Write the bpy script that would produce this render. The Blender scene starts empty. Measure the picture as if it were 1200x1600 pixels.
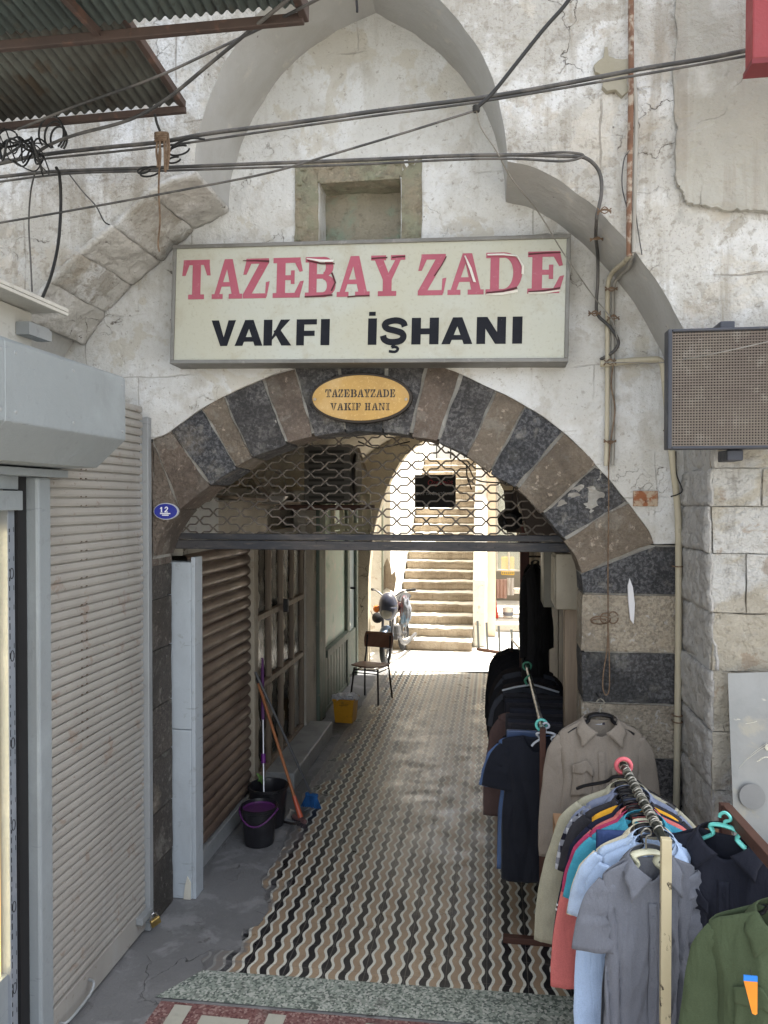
import bpy, bmesh, math, random
from mathutils import Vector, Matrix, noise
from mathutils.geometry import tessellate_polygon
rad = math.radians
# ---------------------------------------------------------------- camera
F_, TH, EYE, CY = 1200., math.atan(173/1200), 2.4, -4.08
PIT = math.atan(18/1200.)
sc = bpy.context.scene
col = sc.collection
cam = bpy.data.cameras.new('camera'); co = bpy.data.objects.new('camera', cam); col.objects.link(co)
co.location = (0, CY, EYE); co.rotation_euler = (math.pi/2-PIT, 0, TH)
cam.sensor_fit = 'VERTICAL'; cam.sensor_height = 36; cam.sensor_width = 36; cam.lens = 27
cam.clip_start = .05; cam.clip_end = 500
sc.camera = co
sc.render.resolution_x = 768; sc.render.resolution_y = 1024
# ---------------------------------------------------------------- sky, sun, exposure
SUN_EL, SUN_AZ = 67, 58          # azimuth: degrees from +Y towards +X
w = bpy.data.worlds.new("World"); sc.world = w; w.use_nodes = True
nt = w.node_tree; bg = nt.nodes['Background']
sk = nt.nodes.new('ShaderNodeTexSky'); sk.sky_type = 'NISHITA'; sk.sun_disc = False
sk.sun_elevation = rad(SUN_EL); sk.sun_rotation = rad(SUN_AZ); sk.air_density = 1.0; sk.dust_density = 3.0; sk.ozone_density = .6
hs = nt.nodes.new('ShaderNodeHueSaturation'); hs.inputs['Saturation'].default_value = .35
nt.links.new(sk.outputs[0], hs.inputs['Color']); nt.links.new(hs.outputs[0], bg.inputs[0])
bg.inputs[1].default_value = .15
sl = bpy.data.lights.new('sun', 'SUN'); sl.energy = 4.6; sl.angle = rad(.5); sl.color = (1, .95, .87)
so = bpy.data.objects.new('sun', sl); col.objects.link(so)
sd = Vector((math.sin(rad(SUN_AZ))*math.cos(rad(SUN_EL)), math.cos(rad(SUN_AZ))*math.cos(rad(SUN_EL)), math.sin(rad(SUN_EL))))
so.rotation_euler = sd.to_track_quat('Z', 'Y').to_euler(); so.location = sd*30
sc.view_settings.view_transform = 'Standard'; sc.view_settings.look = 'None'
sc.view_settings.exposure = 1.92; sc.view_settings.gamma = 1
# ---------------------------------------------------------------- measuring helpers (photo survey -> metres on a known plane)
def ray(px, py):
    a = (px-600)/F_; b = (800-py)/F_
    cp, sp = math.cos(PIT), math.sin(PIT)
    f0 = cp+b*sp; up = -sp+b*cp
    return (-math.sin(TH)*f0+math.cos(TH)*a, math.cos(TH)*f0+math.sin(TH)*a, up)
def at(px, py, Y):
    x, y, z = ray(px, py); t = (Y-CY)/y; return Vector((x*t, Y, EYE+z*t))
def atx(px, py, X):
    x, y, z = ray(px, py); t = X/x; return Vector((X, CY+y*t, EYE+z*t))
def gnd(px, py, z0=0):
    x, y, z = ray(px, py); t = (z0-EYE)/z; return Vector((x*t, CY+y*t, z0))
# ---------------------------------------------------------------- mesh builder
def catmull(pts, n=6):
    p = [Vector(q) for q in pts]
    if len(p) < 3: return p
    p = [p[0]*2-p[1]]+p+[p[-1]*2-p[-2]]
    out = []
    for i in range(1, len(p)-2):
        for k in range(n):
            t = k/n; a, b, c, d = p[i-1:i+3]
            out.append(.5*((2*b)+(c-a)*t+(2*a-5*b+4*c-d)*t*t+(3*b-a-3*c+d)*t**3))
    out.append(p[-2]); return out
class MB:
    def __init__(s): s.v = []; s.f = []
    def quad(s, *pts):
        i = len(s.v); s.v += [Vector(p) for p in pts]; s.f.append(tuple(range(i, i+len(pts)))); return s
    def box(s, a, b, M=None):
        i = len(s.v); x0, y0, z0 = a; x1, y1, z1 = b
        P = [Vector(p) for p in ((x0,y0,z0),(x1,y0,z0),(x1,y1,z0),(x0,y1,z0),(x0,y0,z1),(x1,y0,z1),(x1,y1,z1),(x0,y1,z1))]
        if M: P = [M @ p for p in P]
        s.v += P
        s.f += [tuple(i+k for k in q) for q in ((0,3,2,1),(4,5,6,7),(0,1,5,4),(1,2,6,5),(2,3,7,6),(3,0,4,7))]
        return s
    def beam(s, p, q, wx, wy, up=(0,0,1)):
        p, q = Vector(p), Vector(q); d = (q-p); L = d.length; d.normalize()
        u = Vector(up)
        if abs(d.dot(u)) > .98: u = Vector((0,1,0))
        a = d.cross(u).normalized(); b = a.cross(d).normalized()
        M = Matrix((( a.x,d.x,b.x,p.x),(a.y,d.y,b.y,p.y),(a.z,d.z,b.z,p.z),(0,0,0,1)))
        return s.box((-wx/2,0,-wy/2),(wx/2,L,wy/2),M)
    def tube(s, pts, r, n=8, smooth=0, cap=True, flat=None):
        P = catmull(pts, smooth) if smooth else [Vector(p) for p in pts]
        m = len(P); i0 = len(s.v); pv = None
        for k, p in enumerate(P):
            d = (P[min(k+1, m-1)]-P[max(k-1, 0)]).normalized()
            if pv is None:
                u = Vector((0,0,1)) if abs(d.z) < .9 else Vector((0,1,0))
                a = d.cross(u).normalized()
            else: a = (pv-d*pv.dot(d)).normalized()
            pv = a; b = d.cross(a)
            rr = r(k/(m-1)) if callable(r) else r
            for j in range(n):
                t = 2*math.pi*j/n
                s.v.append(p+a*math.cos(t)*rr+b*math.sin(t)*rr*(flat or 1))
        for k in range(m-1):
            for j in range(n):
                s.f.append((i0+k*n+j, i0+k*n+(j+1)%n, i0+(k+1)*n+(j+1)%n, i0+(k+1)*n+j))
        if cap: s.f.append(tuple(i0+j for j in range(n))[::-1]); s.f.append(tuple(i0+(m-1)*n+j for j in range(n)))
        return s
    def lathe(s, prof, c=(0,0,0), n=32, M=None, sx=1, sy=1):
        i0 = len(s.v); c = Vector(c)
        for r, z in prof:
            for j in range(n):
                t = 2*math.pi*j/n; p = Vector((r*math.cos(t)*sx, r*math.sin(t)*sy, z))
                s.v.append((M @ p if M else p)+c)
        for k in range(len(prof)-1):
            for j in range(n): s.f.append((i0+k*n+j, i0+k*n+(j+1)%n, i0+(k+1)*n+(j+1)%n, i0+(k+1)*n+j))
        s.f.append(tuple(i0+j for j in range(n))[::-1]); s.f.append(tuple(i0+(len(prof)-1)*n+j for j in range(n)))
        return s
    def prism(s, poly, y0, y1, M=None):
        """polygon in x,z extruded along y"""
        i = len(s.v); n = len(poly)
        a = [Vector((p[0], y0, p[1])) for p in poly]; b = [Vector((p[0], y1, p[1])) for p in poly]
        P = a+b
        if M: P = [M @ p for p in P]
        s.v += P
        s.f.append(tuple(range(i, i+n))); s.f.append(tuple(range(i+n, i+2*n))[::-1])
        for k in range(n): s.f.append((i+k, i+n+k, i+n+(k+1)%n, i+(k+1)%n))
        return s
    def grid(s, fn, nu, nv, closed=False):
        i = len(s.v)
        for a in range(nu+1):
            for b in range(nv+1): s.v.append(Vector(fn(a/nu, b/nv)))
        for a in range(nu):
            for b in range(nv): s.f.append((i+a*(nv+1)+b, i+(a+1)*(nv+1)+b, i+(a+1)*(nv+1)+b+1, i+a*(nv+1)+b+1))
        return s
    def build(s, name, m, parent=None, smooth=False, bevel=0, M=None, weld=0, loc=None, solid=0):
        me = bpy.data.meshes.new(name)
        off = Vector((0,0,0))
        if parent is not None:
            p = parent
            while p is not None: off += p.location; p = p.parent
        elif loc is not None: off = Vector(loc)
        vs = [(M @ v if M else v)-off for v in s.v]
        me.from_pydata([tuple(v) for v in vs], [], s.f)
        bm = bmesh.new(); bm.from_mesh(me)
        if weld: bmesh.ops.remove_doubles(bm, verts=bm.verts, dist=weld)
        bmesh.ops.recalc_face_normals(bm, faces=bm.faces)
        bm.to_mesh(me); bm.free()
        if smooth:
            for f in me.polygons: f.use_smooth = True
        o = bpy.data.objects.new(name, me); col.objects.link(o)
        if parent is not None: o.parent = parent
        elif loc is not None: o.location = off
        me.materials.append(m)
        if solid:
            md = o.modifiers.new('solid', 'SOLIDIFY'); md.thickness = solid; md.offset = 0
        if bevel:
            md = o.modifiers.new('bevel', 'BEVEL'); md.width = bevel; md.segments = 2; md.limit_method = 'ANGLE'; md.angle_limit = rad(40)
        if smooth and not bevel:
            me.set_sharp_from_angle(angle=rad(50))
        return o
def thing(name, label, cat, loc=(0,0,0), group=None):
    o = bpy.data.objects.new(name, None); col.objects.link(o); o.location = loc; o.empty_display_size = .1
    o['label'] = label; o['category'] = cat
    if group: o['group'] = group
    return o
def tag(o, label, cat, group=None, kind=None):
    if label: o['label'] = label
    if cat: o['category'] = cat
    if group: o['group'] = group
    if kind: o['kind'] = kind
    return o
def struct(o): o['kind'] = 'structure'; return o
# ---------------------------------------------------------------- materials
def srgb(h):
    if isinstance(h, str):
        c = [int(h[i:i+2], 16)/255 for i in (0, 2, 4)]
        return tuple(x/12.92 if x <= .04045 else ((x+.055)/1.055)**2.4 for x in c)
    return tuple(h)
class N:
    """tiny node helper"""
    def __init__(s, m):
        s.t = m.node_tree; s.b = s.t.nodes['Principled BSDF']
    def n(s, ty, **kw):
        x = s.t.nodes.new(ty)
        for k, v in kw.items():
            if hasattr(x, k) and not k[0].isupper(): setattr(x, k, v)
            else: x.inputs[k.replace('_', ' ')].default_value = v
        return x
    def l(s, a, b): s.t.links.new(a, b)
    def co(s, stretch=None, rot=None):
        tc = s.n('ShaderNodeTexCoord')
        if not stretch and not rot: return tc.outputs['Object']
        mp = s.n('ShaderNodeMapping'); s.l(tc.outputs['Object'], mp.inputs[0])
        if stretch: mp.inputs['Scale'].default_value = stretch
        if rot: mp.inputs['Rotation'].default_value = rot
        return mp.outputs[0]
    def math(s, op, a, b=None, clamp=False):
        x = s.n('ShaderNodeMath', operation=op); x.use_clamp = clamp
        for i, q in enumerate((a, b)):
            if q is None: continue
            if isinstance(q, (int, float)): x.inputs[i].default_value = q
            else: s.l(q, x.inputs[i])
        return x.outputs[0]
    def rng(s, v, lo, hi, a=0., b=1.):
        x = s.n('ShaderNodeMapRange'); x.inputs[1].default_value = lo; x.inputs[2].default_value = hi
        x.inputs[3].default_value = a; x.inputs[4].default_value = b; s.l(v, x.inputs[0]); return x.outputs[0]
    def noise(s, scale, detail=5, rough=.6, dist=0, stretch=None, off=None):
        x = s.n('ShaderNodeTexNoise'); x.inputs['Scale'].default_value = scale; x.inputs['Detail'].default_value = detail
        x.inputs['Roughness'].default_value = rough; x.inputs['Distortion'].default_value = dist
        v = s.co(stretch)
        if off:
            ad = s.n('ShaderNodeVectorMath', operation='ADD'); s.l(v, ad.inputs[0]); ad.inputs[1].default_value = off; v = ad.outputs[0]
        s.l(v, x.inputs['Vector']); return x.outputs[0]
    def vor(s, scale, feat='F1', stretch=None, warp=0):
        x = s.n('ShaderNodeTexVoronoi', feature=feat); x.inputs['Scale'].default_value = scale
        v = s.co(stretch)
        if warp:
            nz = s.n('ShaderNodeTexNoise'); nz.inputs['Scale'].default_value = scale*1.7; nz.inputs['Detail'].default_value = 5
            s.l(v, nz.inputs['Vector'])
            ma = s.n('ShaderNodeVectorMath', operation='MULTIPLY_ADD'); s.l(nz.outputs['Color'], ma.inputs[0])
            ma.inputs[1].default_value = (warp,)*3; s.l(v, ma.inputs[2]); v = ma.outputs[0]
        s.l(v, x.inputs['Vector']); return x.outputs['Distance']
    def mix(s, fac, a, b):
        x = s.n('ShaderNodeMix', data_type='RGBA')
        if isinstance(fac, (int, float)): x.inputs[0].default_value = fac
        else: s.l(fac, x.inputs[0])
        for i, q in ((6, a), (7, b)):
            if isinstance(q, (tuple, list)): x.inputs[i].default_value = (*q[:3], 1)
            else: s.l(q, x.inputs[i])
        return x.outputs[2]
    def bump(s, h, strength, dist, prev=None):
        x = s.n('ShaderNodeBump'); x.inputs['Strength'].default_value = strength; x.inputs['Distance'].default_value = dist
        s.l(h, x.inputs['Height'])
        if prev is not None: s.l(prev, x.inputs['Normal'])
        return x.outputs[0]
MATS = {}
def mat(name, base, layers=(), rough=.8, metal=0., bumps=(), cracks=None, joints=None, spec=.4, rvar=0, emit=None, trans=0, alpha=1):
    """layers: (kind, scale, lo, hi, colour, strength[, stretch]); bumps: (kind, scale, strength, dist[, stretch])"""
    if name in MATS: return MATS[name]
    m = bpy.data.materials.new(name); m.use_nodes = True; MATS[name] = m; k = N(m)
    c = srgb(base); random.seed(hash(name) % 1000 if False else sum(map(ord, name)))
    cur = c
    for i, L in enumerate(layers):
        kind, scl, lo, hi, colr, st = L[:6]; sx = L[6] if len(L) > 6 else None
        off = (random.uniform(0, 20), random.uniform(0, 20), random.uniform(0, 20))
        v = k.noise(scl, 7, .62, .3, sx, off) if kind == 'n' else (k.vor(scl, 'F1', sx) if kind == 'v' else k.vor(scl, 'DISTANCE_TO_EDGE', sx, .6/scl))
        f = k.rng(v, lo, hi, 0, st)
        cur = k.mix(f, cur, srgb(colr))
    nrm = None
    for B in bumps:
        kind, scl, st, ds = B[:4]; sx = B[4] if len(B) > 4 else None
        v = k.noise(scl, 8, .65, .2, sx) if kind == 'n' else k.vor(scl, 'F1', sx)
        nrm = k.bump(v, st, ds, nrm)
    if cracks:
        scl, wid, dark, lo, hi = cracks
        e = k.vor(scl, 'DISTANCE_TO_EDGE', None, 1.1/scl)
        line = k.rng(e, 0, wid, 1, 0)
        msk = k.rng(k.noise(scl*.7, 4, .6, 0, None, (7, 3, 1)), lo, hi, 0, 1)
        f = k.math('MULTIPLY', line, msk, True)
        cur = k.mix(f, cur, srgb(dark))
        inv = k.math('SUBTRACT', 1., f)
        nrm = k.bump(inv, .8, .01, nrm)
    if joints:
        bw, bh, jc, jst, jm, jlo, jhi = joints
        tc = k.co(None, (math.pi/2, 0, 0)); nz = k.n('ShaderNodeTexNoise'); nz.inputs['Scale'].default_value = 3; nz.inputs['Detail'].default_value = 6; k.l(tc, nz.inputs['Vector'])
        ma = k.n('ShaderNodeVectorMath', operation='MULTIPLY_ADD'); k.l(nz.outputs['Color'], ma.inputs[0]); ma.inputs[1].default_value = (.07,)*3; k.l(tc, ma.inputs[2])
        br = k.n('ShaderNodeTexBrick'); k.l(ma.outputs[0], br.inputs['Vector']); br.inputs['Scale'].default_value = 1; br.inputs['Brick Width'].default_value = bw; br.inputs['Row Height'].default_value = bh; br.inputs['Mortar Size'].default_value = jm; br.inputs['Mortar Smooth'].default_value = .6
        f = k.math('MULTIPLY', k.math('MULTIPLY', br.outputs['Fac'], k.rng(k.noise(1.6, 4, .6, 0, None, (3, 9, 4)), jlo, jhi, 0, 1)), jst, True)
        cur = k.mix(f, cur, srgb(jc)); nrm = k.bump(k.math('SUBTRACT', 1., f), .7, .012, nrm)
    if isinstance(cur, tuple): k.b.inputs['Base Color'].default_value = (*cur[:3], 1)
    else: k.l(cur, k.b.inputs['Base Color'])
    if nrm is not None: k.l(nrm, k.b.inputs['Normal'])
    k.b.inputs['Roughness'].default_value = rough
    if rvar:
        k.l(k.rng(k.noise(6, 6, .6), .3, .7, rough-rvar, rough+rvar), k.b.inputs['Roughness'])
    k.b.inputs['Metallic'].default_value = metal
    k.b.inputs['Specular IOR Level'].default_value = spec
    if trans: k.b.inputs['Transmission Weight'].default_value = trans
    if emit: k.b.inputs['Emission Color'].default_value = (*srgb(emit[0]), 1); k.b.inputs['Emission Strength'].default_value = emit[1]
    return m
ST = (5, 5, .55)    # vertical streaks
M_plaster = mat('recess_plaster', (.60, .60, .58), [
    ('n', 1.1, .42, .66, (.49, .475, .435), .7), ('n', 2.6, .48, .60, (.69, .70, .70), .8), ('n', 90, .58, .66, (.36, .33, .29), .35), ('n', 7, .56, .66, (.43, .40, .35), .5),
    ('n', 5, .60, .64, (.40, .37, .32), .5), ('n', 1.6, .56, .70, (.40, .38, .33), .5, ST), ('n', 26, .60, .68, (.34, .31, .26), .35),
    ('n', .9, .68, .70, (.54, .47, .37), .4), ('v', 9, .045, .03, (.07, .06, .05), .75), ('n', 1.9, .585, .60, (.50, .47, .40), .6), ('n', 40, .62, .66, (.25, .22, .18), .5)],
    rough=.9, bumps=[('n', 3.2, .55, .06), ('n', 14, .5, .03), ('n', 60, .35, .012)], cracks=(3.4, .006, (.20, .17, .14), .54, .62), joints=(.62, .34, (.30, .28, .25), .45, .005, .50, .58))
M_wall = mat('street_wall_plaster', (.52, .51, .48), [
    ('n', .9, .38, .60, (.39, .37, .33), .8), ('n', 3.0, .48, .58, (.66, .665, .66), .85), ('n', 5.5, .57, .60, (.33, .30, .25), .6), ('n', 80, .56, .64, (.22, .20, .17), .5), ('n', 2.1, .60, .62, (.58, .54, .47), .5), ('n', 3.4, .60, .66, (.25, .24, .22), .5),
    ('n', 4.2, .58, .62, (.46, .41, .34), .5), ('n', 1.7, .52, .66, (.27, .24, .19), .6, (6, 6, .5)), ('n', 22, .57, .66, (.22, .19, .15), .5),
    ('n', 1.3, .63, .66, (.33, .31, .28), .8), ('v', 7, .05, .03, (.06, .05, .04), .7)],
    rough=.92, bumps=[('n', 2.6, .7, .08), ('n', 11, .7, .04), ('n', 55, .5, .015)], cracks=(2.7, .007, (.14, .12, .095), .53, .60), joints=(.8, .42, (.18, .16, .13), .55, .006, .50, .58))
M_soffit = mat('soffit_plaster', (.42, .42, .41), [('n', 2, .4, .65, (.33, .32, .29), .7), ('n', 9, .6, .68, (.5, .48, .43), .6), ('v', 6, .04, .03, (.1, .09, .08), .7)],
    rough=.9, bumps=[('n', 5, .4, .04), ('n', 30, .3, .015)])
M_pier = mat('pier_limestone', (.50, .465, .39), [
    ('n', 1.0, .42, .60, (.46, .42, .34), .7), ('n', 1.7, .49, .53, (.60, .60, .58), .85), ('n', 1.8, .55, .70, (.24, .22, .19), .65, (4, 4, .7)),
    ('n', 16, .56, .68, (.20, .18, .15), .5), ('n', 40, .6, .7, (.6, .58, .52), .4), ('n', 7, .60, .64, (.33, .25, .18), .6)], rough=.93,
    bumps=[('n', 4, .8, .08), ('n', 18, 1., .05), ('v', 26, .4, .02), ('n', 70, .6, .015)])
M_pierside = mat('grey_smeared_stone', (.44, .43, .41), [('n', 2.5, .42, .6, (.56, .55, .52), .8, (1, 1, .8)), ('n', 12, .55, .66, (.50, .49, .47), .6, (1, 1, .6)), ('n', 6, .55, .66, (.27, .255, .235), .6), ('n', 50, .56, .64, (.22, .21, .19), .5)],
    rough=.85, bumps=[('n', 6, .9, .07), ('n', 24, .8, .03)])
def stone(name, base, c2, c3, moss=(.40, .39, .34)):
    return mat(name, base, [('n', 3, .42, .62, c2, .8), ('n', 60, .46, .58, c3, .85), ('v', 130, .2, .45, c2, .35), ('n', 5.5, .57, .63, moss, .28), ('n', 14, .60, .70, (.40, .38, .34), .4), ('n', 2.4, .60, .72, (.44, .37, .28), .4), ('n', 2.0, .50, .60, tuple(x*.42 for x in base), .6), ('n', 24, .60, .66, tuple(min(.6, x*2.2+.08) for x in base), .55)],
        rough=.85, bumps=[('n', 7, .7, .05), ('n', 60, .7, .02), ('v', 90, .4, .008), ('n', 20, .8, .03)])
M_dark = [stone('basalt_a', (.060, .062, .066), (.040, .041, .045), (.20, .20, .21)), stone('basalt_b', (.085, .080, .078), (.05, .05, .052), (.24, .23, .225)),
          stone('basalt_c', (.045, .048, .052), (.075, .072, .07), (.18, .18, .19))]
M_brown = [stone('brown_stone_a', (.195, .150, .118), (.13, .105, .087), (.26, .21, .17)), stone('brown_stone_b', (.24, .195, .15), (.14, .115, .09), (.27, .225, .17)),
           stone('brown_stone_c', (.165, .135, .112), (.21, .17, .135), (.10, .085, .07))]
M_tan = [stone('tan_stone_a', (.56, .485, .37), (.40, .35, .28), (.27, .24, .19), (.14, .13, .115)), stone('tan_stone_b', (.52, .45, .35), (.42, .37, .29), (.22, .19, .155), (.12, .11, .10))]
M_mortar = mat('lime_mortar', (.36, .35, .32), [('n', 8, .45, .6, (.24, .22, .19), .7), ('n', 30, .55, .65, (.5, .48, .44), .7)], rough=.95, bumps=[('n', 25, .9, .03)])
M_concrete = mat('grey_concrete', (.195, .198, .203), [('n', 1.3, .42, .62, (.145, .148, .152), .8), ('n', 4.5, .52, .62, (.27, .275, .28), .8), ('n', 3, .64, .68, (.065, .06, .055), .7),
    ('n', 60, .58, .68, (.23, .225, .215), .45), ('v', 14, .06, .03, (.3, .3, .29), .6)], rough=.82, rvar=.12, bumps=[('n', 5, .4, .03), ('n', 45, .4, .01)], cracks=(1.7, .006, (.05, .05, .05), .5, .58))
M_yard = mat('courtyard_paving', (.62, .60, .555), [('n', 2, .45, .65, (.54, .515, .465), .7), ('n', 20, .55, .7, (.36, .33, .28), .5)], rough=.9, bumps=[('n', 20, .4, .02)])
M_white = mat('courtyard_limewash', (.78, .755, .69), [('n', 1.5, .45, .65, (.66, .62, .54), .7), ('n', 5, .62, .66, (.50, .38, .27), .7), ('n', 2, .6, .7, (.5, .46, .38), .5, (6, 6, .4))], rough=.92, bumps=[('n', 7, .5, .03)], cracks=(2.5, .01, (.3, .25, .2), .5, .6))
def paint(name, c, dirt=(.1, .09, .08), rough=.5, metal=0, d=.5, spec=.5):
    return mat(name, c, [('n', 3, .5, .7, dirt, d*.5, (1, 1, .5)), ('n', 22, .60, .68, dirt, d*.6), ('v', 16, .04, .025, dirt, d), ('n', 9, .64, .66, tuple(x*.55 for x in srgb(c)), d*1.2, (.35, .35, 2.5)), ('n', 2.5, .56, .70, tuple(min(1, x*1.25) for x in srgb(c)), .6)], rough=rough, metal=metal, spec=spec, rvar=.12, bumps=[('n', 12, .2, .01), ('n', 2.2, .35, .03)])
def flat(name, c, rough=.6, spec=.4, metal=0): return mat(name, c, [('n', 9, .45, .65, tuple(x*.8 for x in srgb(c)), .5)], rough=rough, spec=spec, metal=metal)
# ================================================================ WALLS
def P2(pts, Y): return [(at(x, y, Y).x, at(x, y, Y).z) for x, y in pts]
def smooth2(p, n=4): return [(v.x, v.z) for v in catmull([Vector((a, 0, b)) for a, b in p], n)]
def wallmesh(name, outline, Y, depth, step, m, parent, holes=(), amp=.012, freq=3., seed=0, soff=None, fine=.004, edge=0.):
    bm = bmesh.new()
    vv = [bm.verts.new((x, Y, z)) for x, z in outline]
    for t in tessellate_polygon([[Vector((x, z, 0)) for x, z in outline]]):
        try: bm.faces.new([vv[i] for i in t])
        except ValueError: pass
    xs = [p[0] for p in outline]; zs = [p[1] for p in outline]
    cx = []; x = min(xs)+step
    while x < max(xs): cx.append(x); x += step
    cz = []; z = min(zs)+step
    while z < max(zs): cz.append(z); z += step
    for h in holes: cx += [h[0], h[2]]; cz += [h[1], h[3]]
    for x in cx: bmesh.ops.bisect_plane(bm, geom=bm.verts[:]+bm.edges[:]+bm.faces[:], plane_co=(x, 0, 0), plane_no=(1, 0, 0))
    for z in cz: bmesh.ops.bisect_plane(bm, geom=bm.verts[:]+bm.edges[:]+bm.faces[:], plane_co=(0, 0, z), plane_no=(0, 0, 1))
    dele = [f for f in bm.faces if any(h[0] < f.calc_center_median().x < h[2] and h[1] < f.calc_center_median().z < h[3] for h in holes)]
    if dele: bmesh.ops.delete(bm, geom=dele, context='FACES')
    front = bm.faces[:]
    r = bmesh.ops.extrude_face_region(bm, geom=front, use_keep_orig=True)
    nv = [g for g in r['geom'] if isinstance(g, bmesh.types.BMVert)]
    for v in nv: v.co.y += depth
    nvs = set(nv)
    off = Vector((seed*3.7, seed*1.3, seed))
    for v in bm.verts:
        if v in nvs: continue
        p = Vector((v.co.x*freq, 0, v.co.z*freq))+off
        d = noise.fractal(p, 1., 2., 4)*amp + noise.fractal(p*5, 1., 2., 3)*fine
        v.co.y += d
        if edge and any(len(e.link_faces) and False for e in v.link_edges): pass
    if edge:
        for v in bm.verts:
            p = Vector((v.co.x*9, v.co.y*2, v.co.z*9))+off
            n2 = noise.noise_vector(p)*edge
            v.co.x += n2.x; v.co.z += n2.z
    bmesh.ops.recalc_face_normals(bm, faces=bm.faces)
    me = bpy.data.meshes.new(name)
    o = parent; offv = Vector((0,0,0))
    while o is not None: offv += o.location; o = o.parent
    for v in bm.verts: v.co -= offv
    bm.normal_update()
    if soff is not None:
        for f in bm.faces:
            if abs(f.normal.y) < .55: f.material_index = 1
    for f in bm.faces: f.smooth = True
    bm.to_mesh(me); bm.free()
    ob = bpy.data.objects.new(name, me); col.objects.link(ob)
    if parent is not None: ob.parent = parent
    me.materials.append(m)
    if soff is not None: me.materials.append(soff)
    me.set_sharp_from_angle(angle=rad(40))
    return ob
YF, YB = -.5, 0.
facade = thing('stone_gateway', 'old whitewashed stone gateway with striped arch, pointed recess and small blind niche', 'building', (-.7, 0, 0))
# front wall with the pointed recess cut through it
up = smooth2(P2([(303, 268), (308, 215), (318, 182), (340, 122), (385, 45), (432, -5), (490, -48)], YF), 4)
apx = P2([(562, -80)], YF)
dn = smooth2(P2([(632, -44), (690, 5), (725, 45), (757, 95), (778, 150), (790, 215), (793, 252)], YF), 4)
lowr = smooth2(P2([(793, 252), (840, 264), (895, 296), (945, 340), (995, 395), (1030, 445), (1058, 495), (1078, 535), (1096, 590), (1106, 650), (1110, 720)], YF), 4)
lowl = smooth2(P2([(19, 529), (38, 495), (74, 438), (120, 392), (174, 352), (217, 312), (262, 282), (303, 266)], YF), 3)
JX = .949
outline = [(-6.5, 0), (-2.55, 0), (-2.55, 2.6)]+lowl[:-1]+up+apx+dn[:-1]+lowr+[(JX+.004, 1.2), (JX, 0), (4.5, 0), (4.5, 6.6), (-6.5, 6.6)]
wallmesh('front_wall', outline, YF, .52, .07, M_wall, facade, amp=.018, freq=2.2, seed=1, soff=M_soffit, fine=.005, edge=.005)
# recessed wall (tympanum) above the striped arch
intr_px = [(237, 885), (240, 866), (256, 830), (281, 796), (329, 758), (370, 731), (394, 716), (449, 693), (490, 681.5), (548, 674), (585, 673), (620, 677), (683, 690), (731, 714), (765, 736), (804, 761), (847, 802), (881, 843), (905, 882), (909, 905)]
extr_px = [(238, 686), (264, 676), (300, 650), (343, 623), (408, 594), (459, 576), (520, 566), (600, 562), (688, 573), (775, 611), (823, 635), (881, 676), (934, 729), (978, 782), (1012, 828), (1022, 850)]
intr = smooth2(P2(intr_px, 0), 4); extr = smooth2(P2(extr_px, 0), 4)
zp = at(1030, 852, 0).z
B_out = [(-2.75, 5.6), (-2.75, extr[0][1]+.0)]+extr+[(1.35, zp+.02), (1.35, 5.6)]
nb = at(500, 375, 0); nt_ = at(627, 281, 0)
niche = (nb.x, nb.z-.12, nt_.x, nt_.z)
wallmesh('recessed_wall', B_out, YB-.014, .3, .05, M_plaster, facade, holes=[niche], amp=.012, freq=2.6, seed=4, fine=.004, edge=.004)
# niche: carved frame plus blind back
M_carve = mat('carved_frame_stone', (.30, .26, .19), [('n', 4, .45, .6, (.25, .27, .19), .7), ('n', 14, .5, .62, (.19, .165, .12), .7), ('n', 30, .6, .68, (.42, .38, .30), .6)], rough=.92, bumps=[('n', 9, .9, .05), ('v', 22, .5, .03), ('n', 50, .7, .015)])
M_nback = mat('niche_back_stone', (.33, .30, .23), [('n', 3, .48, .56, (.27, .34, .26), .8), ('n', 4, .56, .62, (.42, .30, .21), .8), ('n', 20, .55, .65, (.19, .17, .13), .6)], rough=.92, bumps=[('n', 7, .9, .06), ('n', 35, .8, .02)])
fo = at(463, 375, 0), at(660, 246, 0)
fx0, fz0, fx1, fz1 = fo[0].x, fo[0].z-.1, fo[1].x, fo[1].z
def rim(name, x0, z0, x1, z1, y, d, sd):
    return wallmesh(name, [(x0, z0), (x1, z0), (x1, z1), (x0, z1)], y, d, .025, M_carve, facade, amp=.01, freq=9, seed=sd, fine=.008, edge=.006)
ix0, iz1, ix1 = niche[0]-.005, niche[3]+.005, niche[2]+.005
rim('niche_frame', fx0, fz0, ix0, fz1, -.028, .03, 11)
rim('niche_frame', ix1, fz0, fx1, fz1, -.026, .028, 12)
rim('niche_frame', ix0, iz1, ix1, fz1, -.030, .03, 13)
mb = MB()
for i in range(9):   # dentil carving along the head of the frame
    x = fx0+.03+i*(fx1-fx0-.06)/8.6
    mb = MB(); mb.box((x, -.037, fz1-.045), (x+.035, -.018, fz1-.012)); mb.build('dentil', M_carve, facade, bevel=.006)
for i in range(5):
    mb = MB(); mb.box((fx0+.012, -.036, fz1-.12-i*.075), (fx0+.04, -.018, fz1-.085-i*.075)); mb.build('dentil', M_carve, facade, bevel=.006)
mb = MB(); mb.box((ix0+.01, -.034, iz1-.012), (ix1-.01, .16, iz1+.012)); mb.build('niche_lintel', M_carve, facade, bevel=.005)
wallmesh('niche_back', [(niche[0]-.02, niche[1]), (niche[2]+.02, niche[1]), (niche[2]+.02, niche[3]+.02), (niche[0]-.02, niche[3]+.02)], .14, .03, .03, M_nback, facade, amp=.02, freq=6, seed=14)
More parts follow.
